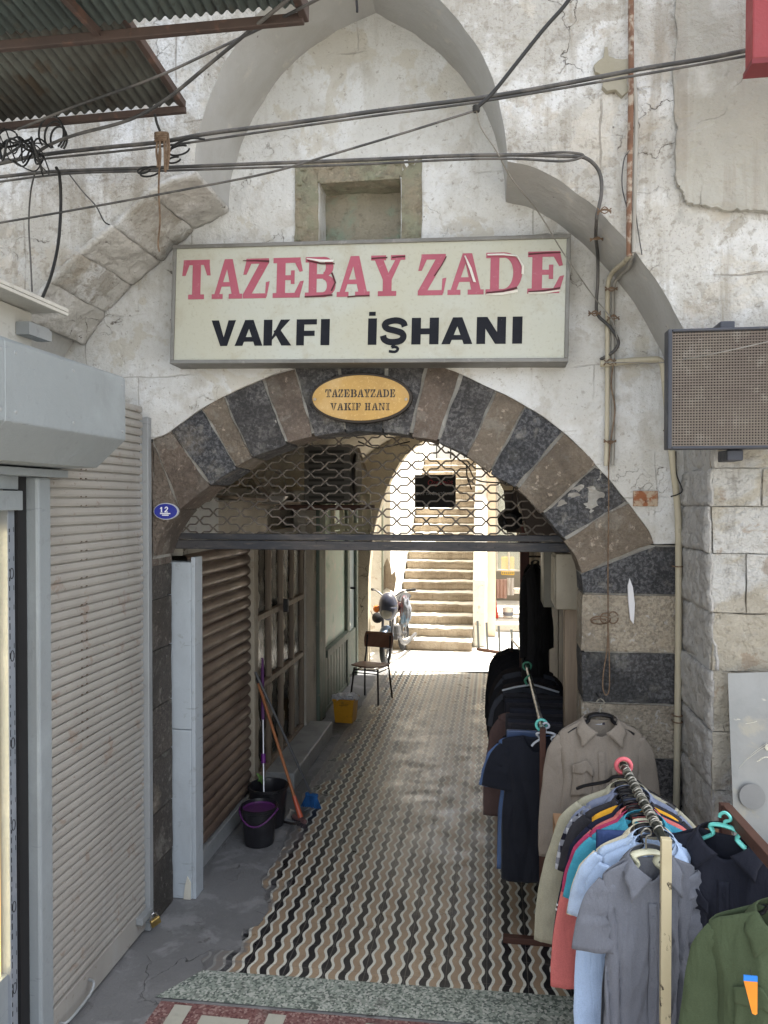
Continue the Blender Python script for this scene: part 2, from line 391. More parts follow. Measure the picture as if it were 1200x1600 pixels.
# striped arch: each voussoir its own stone
def lerp2(poly, t):
    n = len(poly)-1; i = min(int(t*n), n-1); f = t*n-i
    return (poly[i][0]*(1-f)+poly[i+1][0]*f, poly[i][1]*(1-f)+poly[i+1][1]*f)
def near_t(poly, px, py):
    q = at(px, py, 0); best = (9, 0)
    for i in range(401):
        a = lerp2(poly, i/400); d = math.hypot(a[0]-q.x, a[1]-q.z)
        if d < best[0]: best = (d, i/400)
    return best[1]
vb = [((238, 885), (238, 800)), ((240, 868), (239, 792)), ((281, 797), (240, 700)), ((329, 758), (268, 674)), ((370, 731), (316, 640)), ((394, 715), (350, 620)), ((449, 693), (411, 593)), ((490, 681), (461, 576)), ((538, 675), (528, 566)), ((598, 675), (604, 562)),
      ((642, 680), (668, 571)), ((685, 691), (719, 587)), ((729, 713), (775, 611)), ((765, 736), (821, 634)), ((806, 762), (881, 676)), ((847, 802), (932, 727)), ((881, 843), (980, 785)), ((908, 896), (1021, 848))]
kinds = ['', 'bc', 'ba', 'da', 'bb', 'db', 'ba', 'db', 'dc', 'db', 'ba', 'db', 'bb', 'da', 'bb', 'dc', 'bb', 'ba']
def vmat(k):
    return (M_dark if k[0] == 'd' else M_brown)['abc'.index(k[1]) if len(k) > 1 else 1]
for i in range(1, len(vb)-1):
    (a0, a1), (b0, b1) = vb[i], vb[i+1]
    ta, tb = near_t(intr, *a0), near_t(intr, *b0); sa, sb = near_t(extr, *a1), near_t(extr, *b1)
    g = .0020
    n = max(2, int((tb-ta)*60))
    low = [lerp2(intr, ta+g+(tb-ta-2*g)*k/n) for k in range(n+1)]
    n = max(2, int((sb-sa)*60))
    hi = [lerp2(extr, sa+g+(sb-sa-2*g)*k/n) for k in range(n+1)] if sb > sa+.01 else [(at(*a1, 0).x, at(*a1, 0).z), (at(*b1, 0).x, at(*b1, 0).z)]
    poly = low+hi[::-1]
    dy = random.Random(i).uniform(-.004, .006)
    wallmesh('voussoir', poly, dy, .27-dy, .022, vmat(kinds[i]), facade, amp=.009, freq=7, seed=20+i, fine=.006, edge=.010)
q = P2([(984, 904), (989, 918), (992, 945), (990, 975), (985, 968), (982, 940), (981, 915)], -.02)
mb = MB(); mb.prism(q, -.022, .0); mb.build('lime_splash', mat('lime_splash', (.66, .66, .68), rough=.9, bumps=[('n', 30, .5, .008)]), facade)
# mortar core behind / between the stones
core = smooth2(P2([(x, y-1.5) for x, y in intr_px], 0), 3)
core = [(x, z+.012) for x, z in core]
wallmesh('mortar_core', core+[(.62, zp), (.9, zp+.03)]+[(x, z) for x, z in extr[::-1]], .012, .24, .06, M_mortar, facade, amp=.005, freq=8, seed=3, fine=.006)
# right pier coursing
XR = .452
rows = [(852, 927, 'd'), (930, 1018, 't'), (1021, 1098, 'd'), (1101, 1182, 't'), (1185, 1262, 'd'), (1265, 1345, 't'), (1348, 1432, 'd')]
for i, (y0, y1, k) in enumerate(rows):
    z1, z0 = at(980, y0, 0).z, max(0, at(980, y1, 0).z)
    if i == len(rows)-1: z0 = 0
    if i == 0: poly = [(XR, z0), (1.3, z0), (1.3, z1-.008), (at(1024, 852, 0).x, z1-.006), (at(909, 893, 0).x+.004, at(909, 893, 0).z-.012), (XR-.005, at(909, 899, 0).z)]
    else: poly = [(XR+random.Random(i).uniform(-.006, .006), z0), (1.3, z0), (1.3, z1), (XR, z1)]
    splits = [(None, None)]
    mm = (M_dark[i % 3] if k == 'd' else M_tan[i % 2])
    wallmesh('pier_block', poly, -.004+.004*(i % 3), .27, .03, mm, facade, amp=.010, freq=5, seed=40+i, fine=.006, edge=.005)
mb = MB(); mb.box((XR+.012, .012, 0), (1.3, .25, zp)); mb.build('pier_core', M_mortar, facade)
# left pier
M_sooty = [stone('sooty_stone_a', (.075, .068, .06), (.12, .105, .09), (.04, .037, .035)), stone('sooty_stone_b', (.11, .092, .075), (.06, .054, .05), (.16, .14, .12))]
z1 = at(240, 885, 0).z
hts = [0, .33, .62, .93, 1.22, 1.55, 1.84, z1]
for i in range(7):
    mm = M_sooty[i % 2]
    wallmesh('pier_block', [(-2.3, hts[i]+.004), (-1.905, hts[i]+.004), (-1.905, hts[i+1]-.004), (-2.3, hts[i+1]-.004)], .0, .26, .035, mm, facade, amp=.012, freq=5, seed=60+i, fine=.007, edge=.005)
wallmesh('pier_block', [(-2.3, z1), (-1.905, z1), (at(238, 800, 0).x-.002, at(238, 800, 0).z), (at(240, 690, 0).x-.004, at(240, 690, 0).z), (-2.3, at(240, 690, 0).z)], .004, .26, .035, M_brown[2], facade, amp=.012, freq=5, seed=70, fine=.007)
mb = MB(); mb.box((-2.3, .02, 0), (-1.92, .24, z1+.6)); mb.build('pier_core', M_mortar, facade)
# rough left-hand relieving-arch stones showing through the plaster
M_vl = mat('limewashed_block', (.55, .535, .50), [('n', 2, .45, .6, (.44, .425, .39), .8), ('n', 20, .58, .68, (.30, .27, .24), .5), ('n', 5, .56, .62, (.66, .65, .63), .7)], rough=.92, bumps=[('n', 5, .9, .07), ('n', 20, .6, .03)], cracks=(3, .012, (.1, .08, .06), .5, .58))
bl = [[(303, 266), (355, 326), (300, 352), (232, 298)], [(230, 300), (298, 354), (250, 404), (176, 350)], [(174, 352), (248, 406), (203, 440), (122, 390)], [(120, 392), (201, 442), (162, 484), (75, 437)], [(74, 439), (160, 486), (128, 534), (38, 495)]]
# these blocks form the intrados of the lower relieving arch: they sit between the two wall planes
for i, b in enumerate(bl):
    # top edge lies on the front plane, bottom edge on the recessed plane
    n = len(b)
    tops = [b[0], b[-1]]; bots = b[1:-1]
    tp = [at(*tops[0], YF-.02), at(*tops[1], YF-.02)]
    bt = [at(*q, YB-.02) for q in bots]
    mb = MB()
    A0, A1 = tp; B0, B1 = bt[0], bt[-1]
    def fn(u, v, A0=A0, A1=A1, B0=B0, B1=B1):
        p = A0.lerp(A1, u).lerp(B0.lerp(B1, u), v)
        nrm = Vector((.66, 0, -.75))
        e = min(u, 1-u, v+.05, 1-v+.05)*10
        d = .010*min(1, e*2.5)**.5+noise.fractal(p*6+Vector((i*5, 0, 0)), 1, 2, 4)*.012+noise.fractal(p*17, 1, 2, 3)*.006
        return p+nrm*d
    mb.grid(fn, 22, 22)
    mb.build('arch_block', M_wall if i % 2 else M_vl, facade, smooth=True, solid=.03)
# layered thick plaster on the right front wall, with a broken lower edge
ed = P2([(1056, -40), (1058, 60), (1052, 130), (1058, 200), (1055, 265), (1060, 288), (1068, 300), (1075, 318), (1100, 322), (1130, 327), (1165, 328), (1200, 331), (1260, 335)], YF-.03)
rj = random.Random(5)
ed2 = []
for a, b in zip(ed, ed[1:]):
    for k in range(5):
        t = k/5; ed2.append((a[0]*(1-t)+b[0]*t+rj.uniform(-.006, .006), a[1]*(1-t)+b[1]*t+rj.uniform(-.006, .006)))
ed2.append(ed[-1])
M_thick = mat('thick_grey_render', (.43, .42, .38), [('n', 1.2, .4, .62, (.34, .33, .29), .8), ('n', 4, .55, .66, (.54, .54, .51), .7), ('n', 2, .52, .68, (.27, .24, .20), .6, (7, 7, .4)), ('n', 30, .6, .68, (.24, .22, .19), .4)], rough=.92, bumps=[('n', 3, .8, .08), ('n', 14, .6, .03), ('n', 60, .4, .01)], cracks=(1.3, .01, (.12, .1, .08), .52, .6))
wallmesh('thick_render', ed2+[(ed[-1][0], ed[0][1])], YF-.028, .02, .05, M_thick, facade, amp=.02, freq=2.5, seed=9, fine=.006)
# bare grey patch where the plaster has flaked
M_bare = mat('flaked_patch', (.27, .25, .19), [('n', 8, .45, .6, (.33, .31, .25), .6)], rough=.9, bumps=[('n', 20, .4, .01)])
pp = [(928, 102), (935, 95), (943, 90), (945, 74), (949, 73), (951, 88), (962, 92), (975, 93), (981, 92), (981, 118), (979, 130), (983, 140), (972, 150), (962, 140), (948, 142), (941, 135), (943, 125), (940, 117), (930, 112)]
q = P2(pp, YF-.022); mb = MB(); mb.prism(q, YF-.024, YF+.01); mb.build('flaked_patch', M_bare, facade)
# lower right pier face: coursed limestone, slightly proud of the plaster above
M_pl2 = M_pier
px0 = JX
cs = [(640, 732, [1400]), (733, 791, [1187, 1400]), (792, 864, [1400]), (865, 957, [1163, 1400]), (958, 1048, [1400]), (1049, 1142, [1400]), (1143, 1232, [1400]), (1233, 1332, [1400]), (1333, 1500, [1400])]
k_ = 0
for y0, y1, xx in cs:
    za, zb = at(1150, y0, YF).z, max(0, at(1150, y1, YF).z)
    if y1 == 1500: zb = 0
    x0 = px0
    for xe in xx:
        x1 = at(xe, 900, YF).x-.002 if xe < 1400 else 2.6
        wallmesh('pier_stone', [(x0+.004, zb+.0015), (x1, zb+.0015), (x1, za), (x0+.004, za)], YF-.016-.003*(k_ % 3), .03, .035, M_pl2, facade, amp=.014, freq=4, seed=80+k_, fine=.009, edge=.006)
        x0 = x1+.004; k_ += 1
# the jamb between the two planes, smeared grey
jr = [640, 732, 791, 864, 957, 1048, 1142, 1232, 1332, 1600]
for r_, (ya_, yb__) in enumerate(zip(jr, jr[1:])):
    zt_, zb_ = at(1150, ya_, YF).z, max(0., at(1150, yb__, YF).z)
    rr_ = random.Random(r_+70); off_ = rr_.uniform(-.010, .010)
    def fs(u, v, zt_=zt_, zb_=zb_, r_=r_, off_=off_):
        y = YF-.022+u*.52; z = zb_+.0015+v*(zt_-zb_-.003); e = min(u*20, (1-u)*20+1, v*14, (1-v)*14, 1)
        d = noise.fractal(Vector((y*5, z*4, r_*3)), 1, 2, 4)*.020+noise.fractal(Vector((y*22, z*22, r_)), 1, 2, 3)*.008
        return (JX-.006+off_+d+.014*(1-e), y+.006*noise.noise(Vector((z*9, r_, 1))), z)
    mb = MB(); mb.grid(fs, 26, 22); mb.build('jamb_stone', M_pierside, facade, smooth=True, solid=.012)
# unseen upper body of the building, raised this high to shade the street
M_back = mat('rear_render', (.42, .39, .33), [('n', 1, .4, .6, (.35, .32, .27), .6)], rough=.9)
mb = MB(); mb.box((-6.5, -.49, 6.605), (4.5, 7.05, 16)); mb.box((-6.5, .26, 3.6), (4.5, 7.05, 6.6)); mb.box((-6.5, .03, 3.0), (-2.7, .26, 6.6)); mb.box((1.4, .03, 0), (4.5, .26, 6.6)); mb.box((-6.5, .32, 0), (-2.9, 7.05, 3.6)); mb.box((1.9, .32, 0), (4.5, 7.05, 3.6))
mb.build('shading_upper_body', M_back, facade)
# ================================================================ GROUND
M_ground = mat('street_ground', (.33, .32, .29), [('n', .8, .4, .6, (.15, .145, .13), .7), ('n', 12, .55, .7, (.26, .25, .22), .5)], rough=.9, bumps=[('n', 12, .4, .02)])
def sheet(name, x0, y0, x1, y1, z, m):
    mb = MB(); mb.quad((x0, y0, z), (x1, y0, z), (x1, y1, z), (x0, y1, z)); return struct(mb.build(name, m))
sheet('ground', -80, -80, 80, 90, -.012, M_ground)
sheet('courtyard_paving', -6, 6.64, 8, 9.5, .0, M_yard)
# passage floor: wavy striped cement tiles, procedural
def tile_mat():
    m = bpy.data.materials.new('wavy_cement_tiles'); m.use_nodes = True; k = N(m)
    tc = k.n('ShaderNodeTexCoord'); sp = k.n('ShaderNodeSeparateXYZ'); k.l(tc.outputs['Object'], sp.inputs[0])
    X, Y = sp.outputs[0], sp.outputs[1]
    T = .2045
    xs = k.math('ADD', X, 4*T-.2045+.035)
    # mirrored coordinate inside pairs of tiles
    pp = k.math('PINGPONG', xs, T)
    wy = k.math('SINE', k.math('MULTIPLY', Y, 2*math.pi/.1363))
    nzw = k.math('MULTIPLY', k.math('SUBTRACT', k.noise(30, 3, .5), .5), .006)
    xw = k.math('ADD', k.math('ADD', pp, k.math('MULTIPLY', wy, .0092)), nzw)
    u = k.math('PINGPONG', xw, T/4)            # 0 at dark centre (edges/mid tile) -> T/4 at brown centre
    isb = k.rng(u, .0172, .0186, 1, 0)         # dark
    isw = k.math('MULTIPLY', k.rng(u, .0172, .0186, 0, 1), k.rng(u, .0322, .0338, 1, 0))
    dn = k.noise(160, 3, .7)
    brown = k.mix(k.rng(k.vor(230), .2, .5), (.30, .195, .11), (.40, .30, .20))
    brown = k.mix(k.rng(k.noise(3, 4, .6), .4, .6), brown, (.31, .225, .15))
    dark = k.mix(k.rng(dn, .4, .65), (.008, .009, .012), (.020, .021, .025))
    white = k.mix(k.rng(dn, .4, .65), (.68, .69, .62), (.56, .57, .50))
    c = k.mix(isb, brown, dark); c = k.mix(isw, c, white)
    # foot-worn middle of the passage: the pigment is rubbed pale
    sx = k.math('ABSOLUTE', k.math('ADD', X, .62))
    worn = k.math('MULTIPLY', k.rng(k.math('ADD', sx, k.math('MULTIPLY', k.math('SUBTRACT', k.noise(1.3, 5, .65, .4), .5), 1.1)), .10, .62, 1, 0), k.rng(Y, .5, 3.2, .05, .60))
    c = k.mix(k.math('MULTIPLY', worn, 1., True), c, k.mix(k.rng(k.noise(14, 5, .65), .4, .62), (.44, .425, .37), (.30, .29, .26)))
    c = k.mix(k.rng(k.noise(5, 6, .65), .60, .72, 0, .55), c, (.12, .11, .10))
    c = k.mix(k.rng(k.vor(9), .05, .03, 0, .7), c, (.05, .045, .04))
    sm = k.math('ADD', k.noise(2.6, 6, .65), k.math('MULTIPLY', k.math('ADD', X, 1.18), -1.1))
    c = k.mix(k.rng(sm, .66, .74, 0, .85), c, (.16, .162, .165))
    # joints
    jx = k.math('PINGPONG', xs, T/2); jy = k.math('PINGPONG', k.math('ADD', Y, .05), T/2)
    jx = k.math('PINGPONG', xs, T)
    jj = k.math('MAXIMUM', k.rng(k.math('PINGPONG', xs, T/2*1.0), .0006, .0016, .0, 0), k.rng(jx, .0008, .0022, .8, 0))
    jj = k.math('MAXIMUM', jj, k.rng(k.math('SUBTRACT', T, jx), .0008, .0022, .8, 0))
    jj2 = k.rng(k.math('PINGPONG', k.math('ADD', Y, .06), T/2), .0008, .002, .6, 0)
    jj = k.math('MAXIMUM', jj, jj2)
    c = k.mix(jj, c, (.16, .15, .14))
    k.l(c, k.b.inputs['Base Color'])
    k.l(k.rng(k.noise(4, 6, .65), .35, .65, .24, .50), k.b.inputs['Roughness'])
    k.b.inputs['Specular IOR Level'].default_value = .45
    nb = k.bump(k.math('SUBTRACT', 1., jj), .5, .002); nb = k.bump(k.noise(8, 5, .6), .15, .01, nb); k.l(nb, k.b.inputs['Normal'])
    return m
M_tile = tile_mat()
# concrete slab under everything in the passage, tiles laid 4 mm above with a ragged left edge
def flatpoly(name, pts, z, m, t=0):
    mb = MB(); mb.quad(*[(x, y, z) for x, y in pts]); return struct(mb.build(name, m))
slab = flatpoly('concrete_floor', [(-3.2, -3.6), (-.0, -3.6), (1.9, -3.6), (1.9, 6.64), (-3.2, 6.64)], -.004, M_concrete)
rj = random.Random(3)
edge = []
le = [gnd(317, 1518), gnd(322, 1486), gnd(372, 1484), gnd(380, 1450), gnd(402, 1448), gnd(417, 1420), gnd(410, 1370), gnd(440, 1330), gnd(455, 1290), gnd(475, 1240), gnd(497, 1205), gnd(515, 1180), gnd(560, 1110), gnd(582, 1070), gnd(590, 1050)]
for a, b in zip(le, le[1:]):
    for j in range(6):
        p = a.lerp(b, j/6); edge.append((p.x+rj.uniform(-.02, .02), p.y+rj.uniform(-.012, .012)))
edge.append((le[-1].x, 6.62))
pts = edge+[(.62, 6.80), (.62, -.31), (le[0].x, -.375)]
mb = MB()
tri = tessellate_polygon([[Vector((x, y, 0)) for x, y in pts]])
mb.v = [Vector((x, y, 0)) for x, y in pts]; mb.f = [tuple(t) for t in tri]
struct(mb.build('tiled_floor', M_tile))
# green-white terrazzo threshold
def terrazzo(name, base, chips, c3, joint=None):
    m = bpy.data.materials.new(name); m.use_nodes = True; k = N(m)
    v = k.n('ShaderNodeTexVoronoi', feature='F1'); v.inputs['Scale'].default_value = 95; k.l(k.co(), v.inputs['Vector'])
    sh = k.n('ShaderNodeSeparateColor'); k.l(v.outputs['Color'], sh.inputs[0])
    c = k.mix(k.rng(sh.outputs[0], .35, .45), base, chips); c = k.mix(k.rng(sh.outputs[1], .72, .78), c, c3)
    c = k.mix(k.rng(k.noise(5, 6, .65), .56, .70, 0, .6), c, (.08, .075, .07)); k.l(c, k.b.inputs['Base Color'])
    k.b.inputs['Roughness'].default_value = .55; k.l(k.bump(k.noise(50, 4, .6), .3, .006), k.b.inputs['Normal']); return m
M_terr = terrazzo('green_grey_terrazzo', (.10, .125, .11), (.27, .31, .27), (.45, .47, .43))
M_red = terrazzo('red_terrazzo', (.125, .05, .05), (.20, .10, .095), (.32, .22, .20))
M_cream = mat('cream_paver', (.42, .42, .36), [('n', 8, .5, .65, (.33, .33, .29), .6), ('n', 3, .6, .7, (.2, .2, .18), .6)], rough=.7, bumps=[('n', 30, .3, .01)])
flatpoly('terrazzo_threshold', [(-1.62, -.60), (.70, -.555), (.72, -.30), (-1.47, -.365)], .002, M_terr)
mb = MB()
rr = flatpoly('red_paving', [(-1.66, -2.9), (2.6, -2.9), (2.6, -.53), (-1.58, -.62)], -.001, M_red)
strips = MB()
x = -1.42; i = 0
for r in range(5):
    yb = -.64-r*.44
    for c in range(-1, 8):
        x = -1.50+c*.46+(.23 if r % 2 else 0)
        if x < -1.6 or x > 2.3: continue
        strips.quad((x, yb-.30, .003), (x+.085, yb-.30, .003), (x+.085, yb, .003), (x, yb, .003))
        strips.quad((x+.155, yb-.17, .003), (x+.385, yb-.17, .003), (x+.385, yb-.055, .003), (x+.155, yb-.055, .003))
struct(strips.build('cream_paver_inlay', M_cream))
# ================================================================ PASSAGE SHELL
M_dim = mat('passage_limewash', (.50, .47, .41), [('n', 1.5, .4, .62, (.33, .30, .25), .8), ('n', 6, .56, .68, (.38, .35, .30), .6), ('n', 3, .6, .7, (.12, .10, .085), .6, (4, 4, .6))], rough=.9, bumps=[('n', 6, .6, .04), ('n', 30, .4, .012)], cracks=(2, .01, (.07, .06, .05), .5, .6))
M_vault = mat('vault_plaster', (.60, .54, .43), [('n', 1.5, .4, .62, (.48, .42, .33), .8), ('n', 6, .6, .7, (.20, .16, .12), .6)], rough=.9, bumps=[('n', 4, .7, .06), ('n', 25, .4, .015)], cracks=(1.6, .012, (.08, .06, .05), .5, .58))
hall = thing('passage_vault', 'dim plastered barrel vault roofing the tiled passage behind the gate', 'vault', (-.72, 3.4, 0))
def vaultfn(u, v, r0=1.58, rise=1.38, z0=2.12, cx=-.70):
    t = math.pi*u; y = .28+v*6.72
    d = 1+noise.fractal(Vector((u*7, v*9, 1)), 1, 2, 3)*.012
    return (cx-r0*math.cos(t)*d, y, z0+rise*math.sin(t)*d)
mb = MB(); mb.grid(vaultfn, 40, 60); mb.build('vault_shell', M_vault, hall, smooth=True, solid=.08)
LW, RW = -2.0, .66
mb = MB(); mb.box((-2.9, .3, 0), (LW-.04, 6.62, 2.5)); mb.build('side_wall', M_dim, hall)
mb = MB(); mb.box((RW+.04, .3, 0), (1.85, 6.62, 2.5)); mb.build('side_wall', M_dim, hall)
# end arch of the passage with a broad soffit catching the courtyard light
ea = [(575, 1050), (576, 900), (582, 846), (592, 800), (606, 760), (624, 725), (648, 698), (690, 680), (735, 700), (775, 745), (800, 800), (812, 860), (818, 1050)]
ea2 = P2(ea, 6.85); ea2 = [(ea2[0][0], 0)]+smooth2(ea2[1:-1], 4)+[(ea2[-1][0]+.02, 0)]
outl = [(-2.9, 0)]+ea2+[(1.85, 0), (1.85, 4.2), (-2.9, 4.2)]
M_endarch = mat('end_arch_plaster', (.56, .49, .36), [('n', 2, .45, .62, (.44, .37, .26), .8), ('n', 9, .58, .68, (.33, .26, .18), .6)], rough=.9, bumps=[('n', 5, .5, .04)])
endw = wallmesh('arch_wall', outl, 6.82, .24, .16, M_vault, hall, amp=.01, freq=3, seed=31, soff=M_endarch, edge=.004)
# ================================================================ COURTYARD
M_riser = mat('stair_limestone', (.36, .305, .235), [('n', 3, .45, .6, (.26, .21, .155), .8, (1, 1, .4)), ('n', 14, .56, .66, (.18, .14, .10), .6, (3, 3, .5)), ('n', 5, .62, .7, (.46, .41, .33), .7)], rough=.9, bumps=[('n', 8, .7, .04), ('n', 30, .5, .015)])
M_tread = mat('worn_tread_stone', (.68, .65, .585), [('n', 6, .5, .65, (.54, .50, .43), .7)], rough=.9, bumps=[('n', 20, .4, .01)])  # paler than the risers: sun on the treads is put into the colour
stairs = thing('courtyard_staircase', 'long worn limestone staircase climbing away in the sunlit courtyard', 'staircase', (-.95, 8.1, 0))
rs = random.Random(8)
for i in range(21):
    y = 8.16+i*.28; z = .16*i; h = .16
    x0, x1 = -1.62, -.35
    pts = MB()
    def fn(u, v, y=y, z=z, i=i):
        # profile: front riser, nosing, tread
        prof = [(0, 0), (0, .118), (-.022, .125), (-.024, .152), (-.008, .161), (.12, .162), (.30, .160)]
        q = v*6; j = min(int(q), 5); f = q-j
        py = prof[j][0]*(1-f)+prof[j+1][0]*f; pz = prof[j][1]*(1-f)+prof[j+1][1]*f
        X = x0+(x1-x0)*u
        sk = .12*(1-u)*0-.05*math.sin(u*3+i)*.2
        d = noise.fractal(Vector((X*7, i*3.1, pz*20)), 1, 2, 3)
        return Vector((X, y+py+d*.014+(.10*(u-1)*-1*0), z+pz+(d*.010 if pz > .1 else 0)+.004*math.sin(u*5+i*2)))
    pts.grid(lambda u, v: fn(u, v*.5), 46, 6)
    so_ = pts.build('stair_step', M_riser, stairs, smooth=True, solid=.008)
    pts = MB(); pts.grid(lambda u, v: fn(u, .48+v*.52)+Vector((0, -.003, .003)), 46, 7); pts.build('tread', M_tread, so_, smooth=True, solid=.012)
mb = MB(); mb.prism([(8.2, 0), (8.2, .05), (14.0, 3.3), (14, 0)], -1.6, -.36, Matrix(((0, 1, 0, 0), (1, 0, 0, 0), (0, 0, 1, 0), (0, 0, 0, 1)))); mb.build('stair_core', M_mortar, stairs)
mb = MB(); mb.box((-1.62, 13.9, 3.2), (-.3, 17.5, 3.36)); mb.build('landing', M_riser, stairs)
# flanking walls
lw = thing('courtyard_wall', 'sunlit whitewashed wall with a peeled brown patch left of the staircase', 'wall', (-1.9, 8.1, 0))
mb = MB()
wallmesh('wall_face', [(-3.4, 0), (-1.64, 0), (-1.64, 3.9), (-3.4, 3.9)], 8.02, .2, .15, M_white, lw, amp=.01, freq=3, seed=33, edge=.0)
mb.box((-2.2, 8.22, 0), (-1.64, 16.5, 5.2)); mb.build('side_face', M_white, lw)
mb = MB(); mb.prism(P2([(602, 878), (605, 872), (610, 882), (612, 898), (617, 892), (619, 905), (616, 925), (604, 918), (598, 924), (598, 890)], 8.0), 7.985, 8.01); mb.build('peeled_patch', M_riser, lw)
mb = MB(); mb.tube([at(597.5, 620, 7.94)]+[at(597.5, 1018, 7.94)], .018, 8); tag(mb.build('drain_pipe', paint('grey_green_pipe', (.22, .24, .19)), loc=at(597.5, 1018, 7.94)), 'thin grey-green drain pipe running down the sunlit courtyard wall', 'pipe')
lw2 = thing('passage_side_wall', 'pale sunlit wall end just past the left shop window', 'wall', (-2.6, 6.7, 0))
mb = MB(); mb.box((-3.2, 7.08, 0), (-2.35, 8.0, 3.8)); mb.build('wall_face', M_white, lw2)
pw = thing('stair_parapet', 'tall white plastered parapet rising along the right side of the staircase', 'wall', (-.25, 8.6, 0))
MX = Matrix(((0, 1, 0, 0), (1, 0, 0, 0), (0, 0, 1, 0), (0, 0, 0, 1)))
mb = MB(); mb.prism([(8.55, 0), (8.55, 1.1), (9.3, 2.3), (13.6, 4.6), (16, 4.7), (16, 0)], -.35, -.13, MX); mb.build('parapet', M_white, pw, bevel=.03)
rb = thing('courtyard_shop', 'cream courtyard shop with a pale door frame and low window behind the red board', 'building', (.2, 11, 0))
M_cor = mat('cream_render', (.62, .53, .42), [('n', 3, .45, .62, (.54, .45, .34), .7)], rough=.9, bumps=[('n', 8, .3, .02)])
mb = MB(); mb.box((-.13, 9.6, 0), (.02, 11.6, 4.4)); mb.build('wall', M_cor, rb)
mb = MB(); mb.box((.02, 11.6, .52), (2.6, 11.75, .62)); mb.box((.56, 11.5, .1), (.66, 11.62, 4.2)); mb.box((.02, 11.5, 2.9), (2.6, 11.75, 4.4)); mb.build('wall', M_white, rb)
mb = MB(); mb.box((-.12, 10.2, 0), (2.6, 14, .12)); mb.build('floor_slab', M_yard, rb)
mb = MB(); mb.box((.02, 13.6, 0), (2.6, 13.8, 4)); mb.box((2.4, 9.6, 0), (2.6, 13.6, 4.4)); mb.build('inner_wall', mat('shop_interior', (.24, .22, .19), rough=.9), rb)
M_wfr = paint('white_frame_paint', (.62, .60, .55), (.3, .28, .24))
wfr = MB()
a, b = at(768, 838, 11.55), at(812, 902, 11.55)
def framed(name, a, b, y, wd, m, parent, dpt=.05, mull=()):
    x0, x1 = sorted((a.x, b.x)); z0, z1 = sorted((a.z, b.z))
    mb = MB(); mb.box((x0, y, z0), (x0+wd, y+dpt, z1)); mb.box((x1-wd, y, z0), (x1, y+dpt, z1)); mb.box((x0+wd, y+.002, z0), (x1-wd, y+dpt-.002, z0+wd)); mb.box((x0+wd, y+.002, z1-wd), (x1-wd, y+dpt-.002, z1))
    for u in mull: mb.box((x0+(x1-x0)*u-wd/2, y+.004, z0+wd), (x0+(x1-x0)*u+wd/2, y+dpt-.004, z1-wd))
    return mb.build(name, m, parent, bevel=.004)
wf = framed('window_frame', Vector((.03, 0, .98)), Vector((.54, 0, 2.85)), 11.5, .035, M_wfr, rb, mull=(.5,))
M_glass = bpy.data.materials.new('clear_glass'); M_glass.use_nodes = True
_b = M_glass.node_tree.nodes['Principled BSDF']; _b.inputs['Base Color'].default_value = (.8, .9, .85, 1); _b.inputs['Roughness'].default_value = .05; _b.inputs['Alpha'].default_value = .25; _b.inputs['Specular IOR Level'].default_value = .7
mb = MB(); mb.box((.07, 11.52, 1.02), (.50, 11.526, 2.81)); mb.build('window_pane', M_glass, wf)
# yellow basket seen in that window
M_yel = flat('yellow_plastic', (.75, .50, .06), .4)
a, b = at(784, 871, 11.7), at(803, 898, 11.7)
mb = MB()
for i in range(7):
    t = i/6; x = a.x+(b.x-a.x)*t; mb.box((x-.008, 11.7, b.z), (x+.008, 11.71, a.z))
    z = b.z+(a.z-b.z)*t; mb.box((a.x, 11.711, z-.008), (b.x, 11.721, z+.008))
mb.box((a.x, 11.75, b.z+.1), (b.x, 11.9, a.z))
tag(mb.build('plastic_crate', M_yel, loc=(a.x, 11.7, b.z)), 'yellow latticed plastic crate behind the far shop window', 'crate')
M_rose = flat('faded_rose_cloth', (.45, .30, .26), .9); M_greyc = flat('pale_cloth', (.55, .52, .50), .9)
def cloth_panel(name, a, b, y, m, label, cat, seed=0, parent=None, amp=.02, fr=40):
    mb = MB(); x0, x1 = sorted((a.x, b.x)); z0, z1 = sorted((a.z, b.z))
    mb.grid(lambda u, v: (x0+(x1-x0)*u, y+math.sin(u*fr*(x1-x0)+seed)*amp*(1-v*.5)+noise.noise(Vector((u*3, v*2, seed)))*amp, z0+(z1-z0)*v), 40, 16)
    o = mb.build(name, m, parent, smooth=True, solid=.006, loc=None if parent else ((x0+x1)/2, y, z0))
    if label: tag(o, label, cat)
    return o
cloth_panel('hanging_cloth', at(774, 905, 11.4), at(792, 935, 11.4), 11.42, M_rose, 'faded rose cloth hanging under the far shop window', 'cloth', 1, fr=90)
cloth_panel('hanging_cloth', at(792, 903, 11.4), at(803, 930, 11.4), 11.40, M_greyc, 'pale grey cloth hanging under the far window above a paint bucket', 'cloth', 2, fr=90)
# red board leaning
mb = MB(); p0, p1 = at(768, 905, 10.9), at(775, 953, 10.9); p0.z, p1.z = p0.z, .13
mb.beam(p1+Vector((.02, 0, 0)), p0, .10, .06, up=(1, 0, 0)); tag(mb.build('red_board', flat('red_lacquer', (.62, .05, .03), .4), loc=p1, bevel=.004), 'bright red board leaning in the courtyard shop doorway', 'board')
